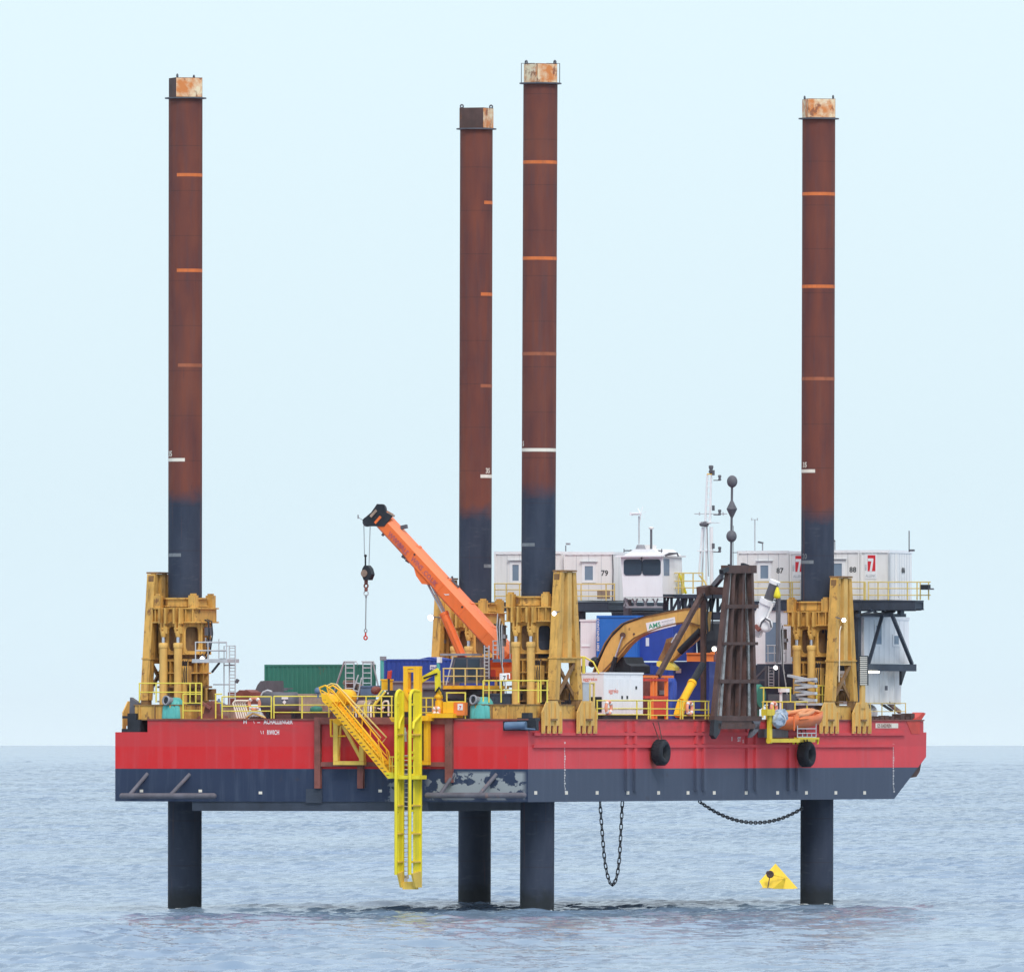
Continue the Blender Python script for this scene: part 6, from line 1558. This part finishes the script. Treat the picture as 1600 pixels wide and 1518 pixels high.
# landing cage at the foot of the stairs
cg_ = MB()
for y_ in (1182, 1196): cg_.path([lp(608, y_, -1.1), lp(648, y_, -1.1)], .03, 6)
for x_ in (608.5, 613, 648): cg_.path([lp(x_, 1213, -1.1), lp(x_, 1182, -1.1)], .032, 6)
part('cage_rail', cg_, 'rail', g)
# U frames bracketing the landing to the stern
def u_frame(label, x0, x1, yt, yb_, legs, m='amber'):
    g = thing('stair_cradle', label, 'frame', P((x0 + x1) / 2, yb_, Y=-.5), 'yellow cradles hung on the stern')
    part('post', vbox(x0, x0 + 7, yt, yb_ - 6.3, -.62, .3), m, g); part('post', vbox(x1 - 7, x1, yt if legs else 1165, yb_ - 6.3, -.62, .3), m, g)
    part('bottom_beam', vbox(x0, x1, yb_ - 6, yb_, -.63, .33), m, g)
    if legs == 2:
        pass
    return g
g = u_frame('amber yellow hanging cradle under the stairs, left of the boat landing', 520.5, 568, 1124, 1194.5, 0, 'faded')
part('diagonal', MB().bar(P(535, 1131, Y=-.45), P(564, 1184, Y=-.45), .14, .16).bar(P(528, 1185, Y=-.45), P(533, 1131, Y=-.45), .10, .12), 'faded', g)
part('side_loop', MB().path([P(528, 1124, Y=-.55), P(517, 1124, Y=-.55), P(517, 1149.5, Y=-.55), P(540, 1149.5, Y=-.55)], .045, 6), 'amber', g)
part('saddle', MB().prism([P(519, 1127, Y=-.8), P(530, 1118, Y=-.8), P(537, 1127, Y=-.8), P(529, 1133, Y=-.8)], (0, .5, 0)), 'amber', g)
g = u_frame('amber yellow hanging cradle right of the boat landing', 651, 669, 1124, 1194.5, 1, 'amber')
part('top_bracket', MB().box(P(655, 0, Y=-.9)[0], P(669, 0, Y=-.9)[0], -.9, -.2, P(0, 1126, Y=-.5)[2], P(0, 1118, Y=-.5)[2]), 'amber', g)
part('inner_strip', vbox(659.5, 662, 1130, 1187, -.5, .05), 'black', g)
solo('landing_shoulder', MB().prism([P(608, 1120, Y=-1.2), P(618, 1122, Y=-1.2), P(618, 1128, Y=-1.2), P(612, 1127, Y=-1.2)], (0, 1.0, 0)), 'amber', 'small amber bracket left of the boat landing at deck edge', 'bracket')

# stairs
g = thing('gangway_stairs', 'yellow gangway stairs with double handrails sloping down to the boat landing', 'stairs', P(609, 1216, Y=-1.1))
def gp(px, py, Y=-1.5): return Vector(P(px, py, Y=Y))
s0, s1 = gp(506, 1090), gp(610, 1213)
for Y_ in (-1.55, -.65):
    part('stringer', MB().bar(gp(506, 1088, -1.5) + Vector((0, Y_ + 1.5, 0)), s1 + Vector((0, Y_ + 1.5, 0)), .06, .30), 'amber', g)
mb1 = MB(); n = 22
for k in range(n):
    p = s0 + (s1 - s0) * ((k + .5) / n); mb1.box(p.x - .12, p.x + .12, -1.52, -.68, p.z - .02, p.z + .02)
part('tread', mb1, 'amber', g)
mb1 = MB()
for k in range(n):
    p = s0 + (s1 - s0) * ((k + .5) / n); mb1.box(p.x - .09, p.x + .07, -1.6, -1.582, p.z - .03, p.z + .02)
part('tread_end', mb1, 'ochre_dark', g)
for i, Y_ in enumerate((-1.55, -.65)):
    o = Vector((0, Y_ + 1.5, 0))
    top0, top1 = (500, 1074), (601, 1180)
    part('handrail', MB().path([gp(502, 1082) + o, gp(500, 1074) + o, gp(509, 1070.5) + o, gp(520, 1078) + o, gp(596, 1174) + o, gp(601, 1198) + o], .04, 8), 'amber', g)
    part('handrail', MB().path([gp(503, 1078) + o, gp(510, 1082) + o, gp(593, 1181) + o], .032, 8), 'amber', g)
    mb1 = MB()
    for k in range(7):
        t = k / 6.5; a = gp(510 + 95 * t, 1092 + 113 * t) + o; b_ = gp(518 + 80 * t, 1077 + 100 * t) + o
        mb1.tube(a, b_, .028, 6)
    part('handrail_posts', mb1, 'amber', g)
# second, upper pair of rails, the folded gate
part('folding_rail', MB().path([gp(511, 1071, -.4), gp(518, 1067.5, -.4), gp(526, 1069, -.4), gp(604, 1151.5, -.4), gp(596, 1161, -.4)], .04, 8).path([gp(543, 1092, -.4), gp(595, 1152, -.4), gp(590, 1158, -.4)], .035, 8), 'rail_pale', g)
part('head_hinge', MB().prism([gp(501, 1082, -1.6), gp(512, 1086, -1.6), gp(520, 1096, -1.6), gp(514, 1104, -1.6), gp(504, 1096, -1.6)], (0, 1.1, 0)), 'amber', g)
part('foot_bracket', MB().prism([gp(600, 1206, -1.6), gp(614, 1206, -1.6), gp(616, 1215, -1.6), gp(607, 1216, -1.6)], (0, 1.0, 0)), 'lemon', g)
part('roller', MB().lathe(gp(541, 1089, .3), [(.25, -.4), (.42, -.38), (.42, .38), (.25, .4)], 18, (.2, 1, 0)), 'amber', g)
part('roller_stand', MB().bar(gp(536, 1096, .3), gp(536, 1112, .3), .1, .1).bar(gp(546, 1096, .3), gp(548, 1112, .3), .1, .1).bar(gp(534, 1112, .2), gp(550, 1112, .2), .12, .08).torus(gp(541, 1102, .1), .24, .03, (0, 1, 0), 16, 6), 'ochre', g)

# knuckle crane
g = thing('knuckle_crane', 'small yellow knuckle crane standing right of the boat landing', 'small crane', P(690, 1120, Y=.2))
def kp(px, py, dy=0): return Vector(P(px, py, Y=.2 + dy))
part('base_plate', vbox(667, 708, 1114, 1121, -.5, 1.2), 'amber', g)
part('base_block', vbox(692, 708, 1096, 1113.7, -.2, .8), 'amber', g)
part('column', MB().tube(kp(686, 1114), kp(686, 1094), .24, 14, .20).tube(kp(686, 1094), kp(685, 1078), .15, 12).lathe(kp(686, 1088), [(.2, -.1), (.26, 0), (.2, .1)], 14), 'amber', g)
part('mast_arm', MB().bar(kp(684.5, 1082), kp(683.5, 1047), .22, .26), 'lemon', g)
part('jib', MB().bar(kp(685, 1046), kp(656, 1062), .16, .2).bar(kp(674, 1055, -.15), kp(655, 1068, -.15), .1, .1), 'lemon', g)
part('jib_ram', MB().tube(kp(683, 1052, -.2), kp(662, 1059, -.2), .05, 8), 'black', g)
part('hose', MB().path([kp(680, 1082, -.2), kp(686, 1074, -.25), kp(692, 1082, -.25), kp(694, 1092, -.25), kp(697, 1097, -.25), kp(693, 1106, -.25)], .05, 6), 'black', g)
g = thing('lamp_post', 'teal lamp post with white head behind the small yellow crane', 'lamp post', P(685, 1066, Y=6))
part('post', MB().tube(P(685, 1120, Y=6), P(685, 1035, Y=6), .09, 8), 'teal', g); part('lamp_head', vbox(682.5, 687.5, 1026, 1035, 5.9, .25), 'white', g)
g = thing('lamp_post', 'grey-green lamp post at the left end of the indigo container', 'lamp post', P(596, 1066, Y=20))
part('post', MB().tube(P(597, 1121, Y=20), P(597, 1031, Y=20), .10, 8), 'teal', g); part('lamp_head', vbox(593.5, 600, 1025, 1031, 19.9, .3), 'grey', g)
# orange ration box
g = thing('safety_box', 'orange box with a white square sign hung on the railing beside the teal vent', 'box', P(720, 1118, Y=.0))
part('box', vbox(708.5, 726, 1097, 1117, -.12, .35), 'orange2', g); part('sign', vbox(715, 723, 1099, 1109, -.14, .015), 'wletter', g); part('sign_mark', MB().text('7', .28, P(717, 1108, Y=-.15), stretch=1.0), 'logo', g)
g = thing('sign_board', 'white sign with a dark figure on a white frame in front of the crane', 'sign', P(790, 1074, Y=1.2))
part('board', vbox(783, 792, 1053, 1064, 1.2, .03), 'white', g); part('figure', MB().text('7', .34, P(785.5, 1062.5, Y=1.19)), 'digit', g)
part('frame', MB().path([P(782, 1075, Y=1.25), P(782, 1052.5, Y=1.25), P(796, 1052.5, Y=1.25), P(796, 1060, Y=1.25)], .045, 6).path([P(791, 1075, Y=1.25), P(791, 1064, Y=1.25)], .035, 6), 'white', g)

# teal ventilation heads
def vent(px0, px1, pyt, pyb, mx_, my_, label, Y=.35):
    a, b_ = P(px0, pyb, Y=Y), P(px1, pyb, Y=Y); zt_ = P(px0, pyt, Y=Y)[2]; cx = (a[0] + b_[0]) / 2; w_ = (b_[0] - a[0]) / 2
    g = thing('deck_vent', label, 'vent', (cx, Y + .4, a[2]), 'teal deck vents')
    h_ = zt_ - a[2]
    mb = MB(); pr = [(w_, 0), (w_ * .93, h_ * .35), (w_ * .70, h_ * .78), (w_ * .45, h_ * .97), (w_ * .1, h_)]
    mb.lathe((cx, Y + .45, a[2]), pr, 20)
    part('body', mb, 'teal', g)
    for k in (-1, 1): part('lobe', MB().lathe((cx + k * w_ * .55, Y + .15, a[2]), [(w_ * .42, 0), (w_ * .36, h_ * .55), (w_ * .12, h_ * .8)], 14), 'teal', g)
    p = Vector(P(mx_, my_, Y=Y - .1)); d = Vector((-.35, -1, .15)).normalized()
    part('mouth', MB().lathe(p, [(.20, -.5), (.22, .0), (.26, .04), (.26, .12), (.19, .12), (.17, .0), (.15, -.2)], 20, d), 'grey', g)
    part('mouth_grille', MB().lathe(p + d * .04, [(.17, 0), (.17, .02)], 16, d), 'black', g)
    return g
vent(251, 284, 1089, 1122, 261, 1094, 'teal deck vent with a round grey mouth at the port stern corner')
vent(732, 768, 1088, 1122, 741, 1093, 'teal deck vent with a round grey mouth left of the ochre pedestal')

# ------------------------------------------------------------------ clutter along the stern deck
g = thing('hose_coil', 'stack of pale bent hoses on the stern deck behind the railing', 'hose coil', P(372, 1121, Y=1.0))
for k in range(6):
    x_ = 364 + k * 3.6; part('hose', MB().path([P(x_ + 7, 1122, Y=1 + .12 * k), P(x_ + 3, 1108, Y=1 + .12 * k), P(x_, 1098, Y=1 + .12 * k), P(x_ + 3, 1094.5, Y=1 + .12 * k), P(x_ + 9, 1094, Y=1.1 + .12 * k)], .045, 8), 'bandwhite', g)
g = thing('fishing_net', 'heap of grey netting on the stern deck right of the pale hoses', 'net', P(395, 1122, Y=.9))
vs, fs = [], []; rr = random.Random(9); n = 26; m2 = 7
for i in range(m2):
    for j in range(n):
        t = j / (n - 1); env = math.sin(math.pi * min(1, t * 1.1)) ** .6
        vs.append(Vector(P(383 + 34 * t, 1122 - 15 * env * (1 - (i / (m2 - 1) - .5) ** 2 * 3.2) + rr.uniform(-1, 1), Y=.7 + i * .22)))
for i in range(m2 - 1):
    for j in range(n - 1): fs.append((i * n + j, i * n + j + 1, (i + 1) * n + j + 1, (i + 1) * n + j))
part('netting', MB().add(vs, fs), 'galv', g); part('float_line', MB().path([P(385, 1120, Y=.6), P(395, 1114, Y=.6), P(405, 1117, Y=.6), P(415, 1121, Y=.6)], .05, 6), 'rail_pale', g)
solo('grey_skip', MB().prism([P(v[0], v[1], Y=11) for v in ((393, 1092), (402, 1070), (407, 1063.5), (414, 1063), (416, 1092))], (0, 2.2, 0)), 'dgrey', 'dark grey slanted skip left of the green container', 'skip')
solo('red_skid', vbox(356, 394, 1081, 1100, 8, 1.6).prism([P(v[0], v[1], Y=8.2) for v in ((370, 1081), (374, 1077.5), (380, 1078.5), (384, 1077), (392, 1081))], (0, 1.2, 0)), 'redrust', 'red skid with lumps on top behind the pale hoses', 'skid')
g = thing('fuel_tank', 'dark horizontal tank with a white diamond label on the stern deck', 'tank', P(440, 1118, Y=2.8))
a, b_ = P(412, 1098, Y=3), P(464, 1098, Y=3)
part('shell', MB().lathe(a, [(.05, -.12), (.40, -.04), (.58, .06), (.58, b_[0] - a[0] - .06), (.40, b_[0] - a[0] + .04), (.05, b_[0] - a[0] + .12)], 28, (1, 0, 0)), 'dgrey', g)
part('white_label', vbox(440, 450, 1087.5, 1092, 2.40, .02).prism([P(444.5, 1100, Y=2.42), P(447.5, 1096.5, Y=2.42), P(444.5, 1093, Y=2.42), P(441.5, 1096.5, Y=2.42)], (0, -.02, 0)), 'wletter', g)
part('cradle', vbox(415, 420, 1110, 1122, 2.6, .8), 'black', g); part('cradle', vbox(455, 460, 1110, 1122, 2.6, .8), 'black', g)
part('filler_cap', MB().tube(P(446, 1079, Y=3), P(446, 1074, Y=3), .12, 10).bar(P(445, 1076, Y=3), P(457, 1075, Y=3), .1, .06), 'dgrey', g)
part('outlet_pipe', MB().path([P(408, 1086, Y=2.6), P(411, 1081, Y=2.6), P(418, 1078, Y=2.6), P(425, 1080, Y=2.6)], .05, 6), 'galv', g)
solo('storage_bin', vbox(467, 502, 1085, 1110, 1.6, 1.2).box(*[P(466, 0, Y=1.6)[0], P(503, 0, Y=1.6)[0]], 1.56, 2.84, P(0, 1087, Y=1.6)[2], P(0, 1084, Y=1.6)[2]), 'timber', 'grey-brown storage bin left of the yellow stairs', 'bin')
solo('green_drum', MB().lathe(P(494, 1112, Y=1.2), [(.30, 0), (.33, .04), (.33, .2), (.25, .28), (.05, .32)], 18), 'green', 'small green drum lid beside the storage bin', 'drum')
solo('warning_lamp', MB().lathe(P(496.5, 1083, Y=-.6), [(.10, 0), (.17, .06), (.17, .2), (.10, .3), (.02, .32)], 14).tube(P(497, 1090, Y=-.6), P(497, 1083, Y=-.6), .05, 8), 'blueg', 'small grey-blue lamp at the top end of the yellow stairs', 'lamp')
# aluminium step ladders
def stepladder(x, flip, label):
    Y_ = 6.5; g = thing('step_ladder', label, 'ladder', P(x, 1090, Y=Y_), 'aluminium step ladders')
    s = -1 if flip else 1
    for dx in (0, 13): part('stile', MB().path([P(x + dx, 1085, Y=Y_), P(x + dx, 1033, Y=Y_)], .035, 6), 'galv', g)
    part('back_leg', MB().path([P(x + (-2 if s > 0 else 15), 1033, Y=Y_ + .1), P(x + (-19 if s > 0 else 27), 1084, Y=Y_ + .8)], .05, 6), 'galv', g)
    mb = MB()
    for k in range(6): mb.path([P(x, 1035 + k * 8, Y=Y_), P(x + 13, 1035 + k * 8, Y=Y_)], .03, 6)
    part('rungs', mb, 'galv', g)
    part('top_rail', MB().path([P(x - 2, 1033, Y=Y_), P(x + 17, 1033, Y=Y_), P(x + 19, 1038, Y=Y_)], .035, 6), 'galv', g)
stepladder(540, False, 'aluminium step ladder leaning left in front of the green container')
stepladder(567, True, 'aluminium step ladder leaning right against the open sky')
solo('leaning_ladder', MB().path([P(560, 1054, Y=5), P(548, 1090, Y=5)], .04, 6).path([P(565, 1058, Y=5), P(558, 1092, Y=5)], .04, 6).path([P(556, 1066, Y=5), P(563, 1068, Y=5)], .03, 6).path([P(552, 1078, Y=5), P(561, 1080, Y=5)], .03, 6), 'galv', 'short slanting ladder between the two step ladders', 'ladder')
g = thing('timber_stack', 'untidy stack of timber and rope above the yellow stairs', 'timber stack', P(552, 1080, Y=7))
rr = random.Random(4)
for k in range(9):
    y_ = 1064 + k * 1.6; x0 = 537 + rr.uniform(0, 6); x1 = x0 + rr.uniform(14, 24); part('plank', MB().bar(P(x0, y_ + rr.uniform(-1, 1), Y=7 + .15 * k), P(x1, y_ + rr.uniform(-1, 1), Y=7 + .15 * k), .3, .09), 'timber', g)
part('trestle', vbox(538, 563, 1078, 1084, 7, 1.5).box(*[P(540, 0, Y=7)[0], P(544, 0, Y=7)[0]], 7, 8, DECK, P(0, 1084, Y=7)[2]).box(*[P(556, 0, Y=7)[0], P(560, 0, Y=7)[0]], 7, 8, DECK, P(0, 1084, Y=7)[2]), 'dgrey', g)
solo('blue_crate', vbox(563, 580, 1072, 1086, 6, 1.0).box(*[P(562, 0, Y=6)[0], P(581, 0, Y=6)[0]], 5.95, 7.05, P(0, 1074, Y=6)[2], P(0, 1071.5, Y=6)[2]), 'blueg', 'blue-grey plastic crate under the right step ladder', 'crate')
solo('red_bag', MB().sphere(P(586.5, 1078, Y=5.5), .24, .9, 10).sphere(P(590, 1077, Y=5.6), .18, 1, 10), 'redrust', 'red bag hanging beside the right step ladder', 'bag')
solo('yellow_bin', vbox(596, 606, 1062, 1078, 5, .6).box(*[P(595, 0, Y=5)[0], P(607, 0, Y=5)[0]], 4.96, 5.64, P(0, 1064, Y=5)[2], P(0, 1061.5, Y=5)[2]), 'amber', 'amber bin in front of the grey-green lamp post', 'bin')
g = thing('marker_post', 'dark post with a red top beside the amber bin', 'post', P(608, 1120, Y=4.5))
part('pole', MB().tube(P(607.5, 1120, Y=4.5), P(607.5, 1060, Y=4.5), .06, 8), 'navy', g); part('red_top', MB().tube(P(608, 1060, Y=4.5), P(609, 1048, Y=4.5), .12, 10).tube(P(607, 1050, Y=4.5), P(612, 1048, Y=4.5), .05, 8), 'red', g)
g = thing('black_tank', 'rounded black tank with white pipes left of the boat landing', 'tank', P(605, 1120, Y=2))
part('shell', MB().prism([P(v[0], v[1], Y=1.6) for v in ((588, 1122), (588, 1098), (596, 1084), (604, 1078.5), (622, 1078), (622, 1122))], (0, 1.8, 0)), 'black', g)
part('white_pipe', MB().path([P(598, 1112, Y=1.4), P(598, 1098, Y=1.4), P(601, 1095, Y=1.4), P(606, 1095, Y=1.4), P(607, 1099, Y=1.4), P(607, 1118, Y=1.4)], .05, 8).path([P(590, 1106, Y=1.3), P(597, 1108, Y=1.3), P(601, 1104, Y=1.3)], .04, 8), 'bandwhite', g)
part('sticker', MB().lathe(P(606, 1082.5, Y=1.57), [(.05, 0), (.05, .02)], 10, (0, 1, 0)), 'wletter', g)
solo('yellow_derrick', MB().bar(P(586, 1100, Y=1.2), P(602, 1080, Y=1.2), .09, .10).bar(P(590, 1088, Y=1.2), P(597, 1078, Y=1.2), .07, .08), 'rail', 'slanting yellow bars behind the stern railing left of the black tank', 'bars')
g = thing('pump_unit', 'brown pump unit with pipes behind the stern railing near the stairs', 'pump', P(572, 1118, Y=2.2))
rr = random.Random(11)
part('base', vbox(556, 588, 1112, 1121, 2, 1.2), 'dgrey', g)
part('casing', MB().lathe(P(570, 1106, Y=2.4), [(.3, -.4), (.42, -.3), (.42, .3), (.3, .4)], 16, (1, 0, 0)), 'timber', g)
for k in range(8):
    x_ = 552 + k * 4.6; part('pipe', MB().path([P(x_, 1120, Y=1.4), P(x_ + rr.uniform(-2, 2), 1106 + rr.uniform(-6, 4), Y=1.5), P(x_ + rr.uniform(2, 7), 1100 + rr.uniform(-6, 6), Y=1.7)], .035 + .02 * rr.random(), 6), rr.choice(['galv', 'timber', 'bandwhite', 'rail']), g)
for k, (x0, x1, y0, Y_, m_, lb, nm) in enumerate((
    (520, 552, 1096, 3.2, 'dgrey', 'low dark locker behind the head of the yellow stairs', 'locker'),
    (576, 592, 1092, 3.6, 'timber', 'brown crate behind the pump unit', 'crate'),
    (658, 680, 1086, 2.5, 'dgrey', 'dark locker behind the boat landing, right of its guide frame', 'locker'),
    (700, 735, 1090, 2.6, 'black', 'black locker behind the orange sign box', 'locker'),
    (758, 808, 1083, 3.2, 'navy', 'navy winch housing behind the pedestal railing', 'winch housing'),
    (300, 336, 1098, 3.0, 'black', 'black winch base under the port stern tower', 'winch'),
    (872, 897, 1070, 13.0, 'black', 'black machine housing seen between the feet of the near brace', 'housing'),
    (348, 366, 1100, 2.2, 'timber', 'rusty brown valve block left of the pale hoses', 'valve block'))):
    mbk = vbox(x0, x1, y0, 1122, Y_, 1.1); ax_, bx_ = P(x0 - 1, 0, Y=Y_)[0], P(x1 + 1, 0, Y=Y_)[0]; zt_ = P(0, y0, Y=Y_)[2]
    mbk.box(ax_, bx_, Y_ - .05, Y_ + 1.15, zt_ - .12, zt_ - .03)
    for q in range(3): mbk.box(ax_ + (bx_ - ax_) * (.2 + .25 * q), ax_ + (bx_ - ax_) * (.3 + .25 * q), Y_ - .06, Y_ + .02, DECK + .1, zt_ - .2)
    solo(nm.replace(' ', '_'), mbk, m_, lb, nm)
g = thing('deck_davit', 'rust red davit foot with slanted arm beside the port stern railing', 'davit', P(325, 1122, Y=.6))
part('foot', MB().prism([P(v[0], v[1], Y=.6) for v in ((306, 1122), (318, 1114), (321, 1098), (330, 1094), (337, 1098), (338, 1115), (346, 1118), (348, 1122))], (0, .7, 0)), 'redrust', g)
part('arm', MB().bar(P(313, 1096, Y=.5), P(329, 1106, Y=.5), .14, .14), 'redrust', g)
solo('blue_bottle', MB().lathe(P(342, 1121, Y=1.2), [(.16, 0), (.16, .75), (.08, .9), (.05, 1.0)], 12), 'blueg', 'blue-grey cylinder standing right of the rust red davit', 'cylinder')

# ------------------------------------------------------------------ chains under the hull
def chain(label, pts, X, size):
    P3 = [Vector(P(a, b_, X=X)) for a, b_ in pts]
    c = sum(P3, Vector()) / len(P3)
    g = thing('hanging_chain', label, 'chain', (c.x, c.y, min(p.z for p in P3)), 'chains hanging below the hull')
    L = [0]
    for a, b_ in zip(P3[:-1], P3[1:]): L.append(L[-1] + (b_ - a).length)
    def at(s):
        for i in range(len(L) - 1):
            if s <= L[i + 1]: return P3[i] + (P3[i + 1] - P3[i]) * ((s - L[i]) / (L[i + 1] - L[i]))
        return P3[-1]
    n = int(L[-1] / size) + 1; first = None
    for k in range(n):
        a, b_ = at(k * size), at((k + 1) * size); d = (b_ - a).normalized(); m_ = (a + b_) / 2
        side = Vector((1, 0, 0)) if k % 2 else d.cross(Vector((1, 0, 0))).normalized()
        hl, hw2 = size * .62, size * .25
        ring = [m_ + d * (hl - hw2) * sgn + d * hw2 * math.cos(t) * 1 + side * hw2 * math.sin(t) for sgn, rng in ((1, (-90, -45, 0, 45, 90)), (-1, (90, 135, 180, 225, 270))) for t in [R(v) for v in rng]]
        part('link', MB().path(ring + ring[:2], size * .10, 6), 'black', g)
def cat(x0, y0, x1, y1, sag, n=18, skew=0):
    out = []
    for i in range(n + 1):
        t = i / n; out.append((x0 + (x1 - x0) * t, y0 + (y1 - y0) * t + sag * 4 * t * (1 - t)))
    return out
u = [(937.5, 1252), (939, 1275), (941, 1300), (943, 1325), (945, 1345), (948, 1362), (951.5, 1375), (954, 1381), (957, 1382), (961, 1378), (965, 1364), (968, 1340), (969.5, 1310), (971, 1280), (972.5, 1252)]
chain('long loop of dark chain hanging to a point below the hull amidships', u, -.4, .30)
chain('slack dark chain slung under the hull to the rightmost leg', cat(1092, 1251, 1254, 1262, 28), -.4, .30)

# ------------------------------------------------------------------ yellow mooring buoy beyond the barge
yb0 = CAM_H * F / (1389 - HOR)
sB = F / yb0
def world_thing(name, label, cat_, loc):
    o = bpy.data.objects.new(name, None); COL.objects.link(o); o.location = loc; tag(o, label, cat_); BASE[o.name] = (0, 0, 0); return o
g = world_thing('mooring_buoy', 'tilted yellow wedge buoy with rusty ring floating left of the rightmost leg', 'buoy', ((1218 - 800) / sB, yb0, 0))
def wb(px, py, d): return ((px - 1218) / sB, d, (1389 - py) / sB)
A_, B_, C_, D_, E_, F_ = wb(1212, 1348.5, .6), wb(1186.5, 1376, 0), wb(1197, 1396, -.6), wb(1228, 1369, -.7), wb(1222, 1396, -.5), wb(1252, 1393, .8)
G_ = wb(1205, 1394, 1.6)
mb = MB().add([A_, B_, C_, D_, E_, F_, G_], [(0, 1, 2, 3), (0, 3, 4), (0, 4, 5), (3, 2, 4), (0, 5, 6), (0, 6, 1), (1, 6, 2), (2, 6, 5, 4)])
M['buoyy'] = mat('buoy_yellow', (.88, .60, .05), .4, .08, 1.2, .2)
part('float_body', mb, 'buoyy', g)
part('ring_lug', MB().torus(wb(1203, 1365, -.75), .16, .07, (0, 1, 0), 16, 8).bar(wb(1197, 1362, -.7), wb(1207, 1366, -.7), .15, .2).bar(wb(1203, 1366, -.75), wb(1199, 1388, -.75), .06, .07), 'brown', g)
part('seam_ridge', MB().bar(wb(1206, 1366, -.5), wb(1230, 1371.5, -.85), .05, .05), 'buoyy', g)

# ------------------------------------------------------------------ thin sea haze round the whole place
def build_haze():
    me = bpy.data.meshes.new('haze')
    x, y0, y1, z0, z1 = 14500, -100, 16200, -6, 47
    vs = [(a, b, c) for c in (z0, z1) for b in (y0, y1) for a in (-x, x)]
    me.from_pydata(vs, [], [(0, 2, 3, 1), (4, 5, 7, 6), (0, 1, 5, 4), (1, 3, 7, 5), (3, 2, 6, 7), (2, 0, 4, 6)])
    o = bpy.data.objects.new('haze', me); COL.objects.link(o); o['kind'] = 'stuff'
    m = bpy.data.materials.new('haze_air'); m.use_nodes = True; nt = m.node_tree
    nt.nodes.remove(nt.nodes['Principled BSDF'])
    v = nt.nodes.new('ShaderNodeVolumePrincipled')
    v.inputs['Color'].default_value = (.93, .96, 1.0, 1)
    v.inputs['Density'].default_value = 1.3e-5
    nt.links.new(v.outputs[0], nt.nodes['Material Output'].inputs['Volume'])
    me.materials.append(m)
build_haze()

# wash round the feet of the legs
def build_foam():
    mb = MB(); rr = random.Random(21)
    for LX, LY in ((LXp, LY0), (LXp, LY1), (LXs, LY0), (LXs, LY1)):
        for ring in range(3):
            n = 60; vs = []; k0 = rr.uniform(0, 6)
            for i in range(n):
                a = 2 * math.pi * i / n; ra = LEGR + .02 + ring * .35 + .12 * math.sin(3 * a + k0) * ring
                wd = max(.015, (.14 - .03 * ring) * (.55 + .6 * math.sin(5 * a + k0 * 2) + rr.uniform(-.35, .35)))
                h = .10 + .05 * math.sin(4 * a + k0) + rr.uniform(-.02, .02) - .02 * ring
                vs += [(LX + ra * math.cos(a), LY + ra * math.sin(a), h), (LX + (ra + wd) * math.cos(a), LY + (ra + wd) * math.sin(a), h - .03)]
            fs = [(2 * i, 2 * i + 1, 2 * ((i + 1) % n) + 1, 2 * ((i + 1) % n)) for i in range(n) if rr.random() < (.85, .5, .35)[ring]]
            mb.add(vs, fs)
    solo('sea_foam', mb, M['foam'], None, None, kind='stuff')
M['foam'] = mat('white_foam', (.72, .76, .78), .8, .1, 4, 0)
build_foam()
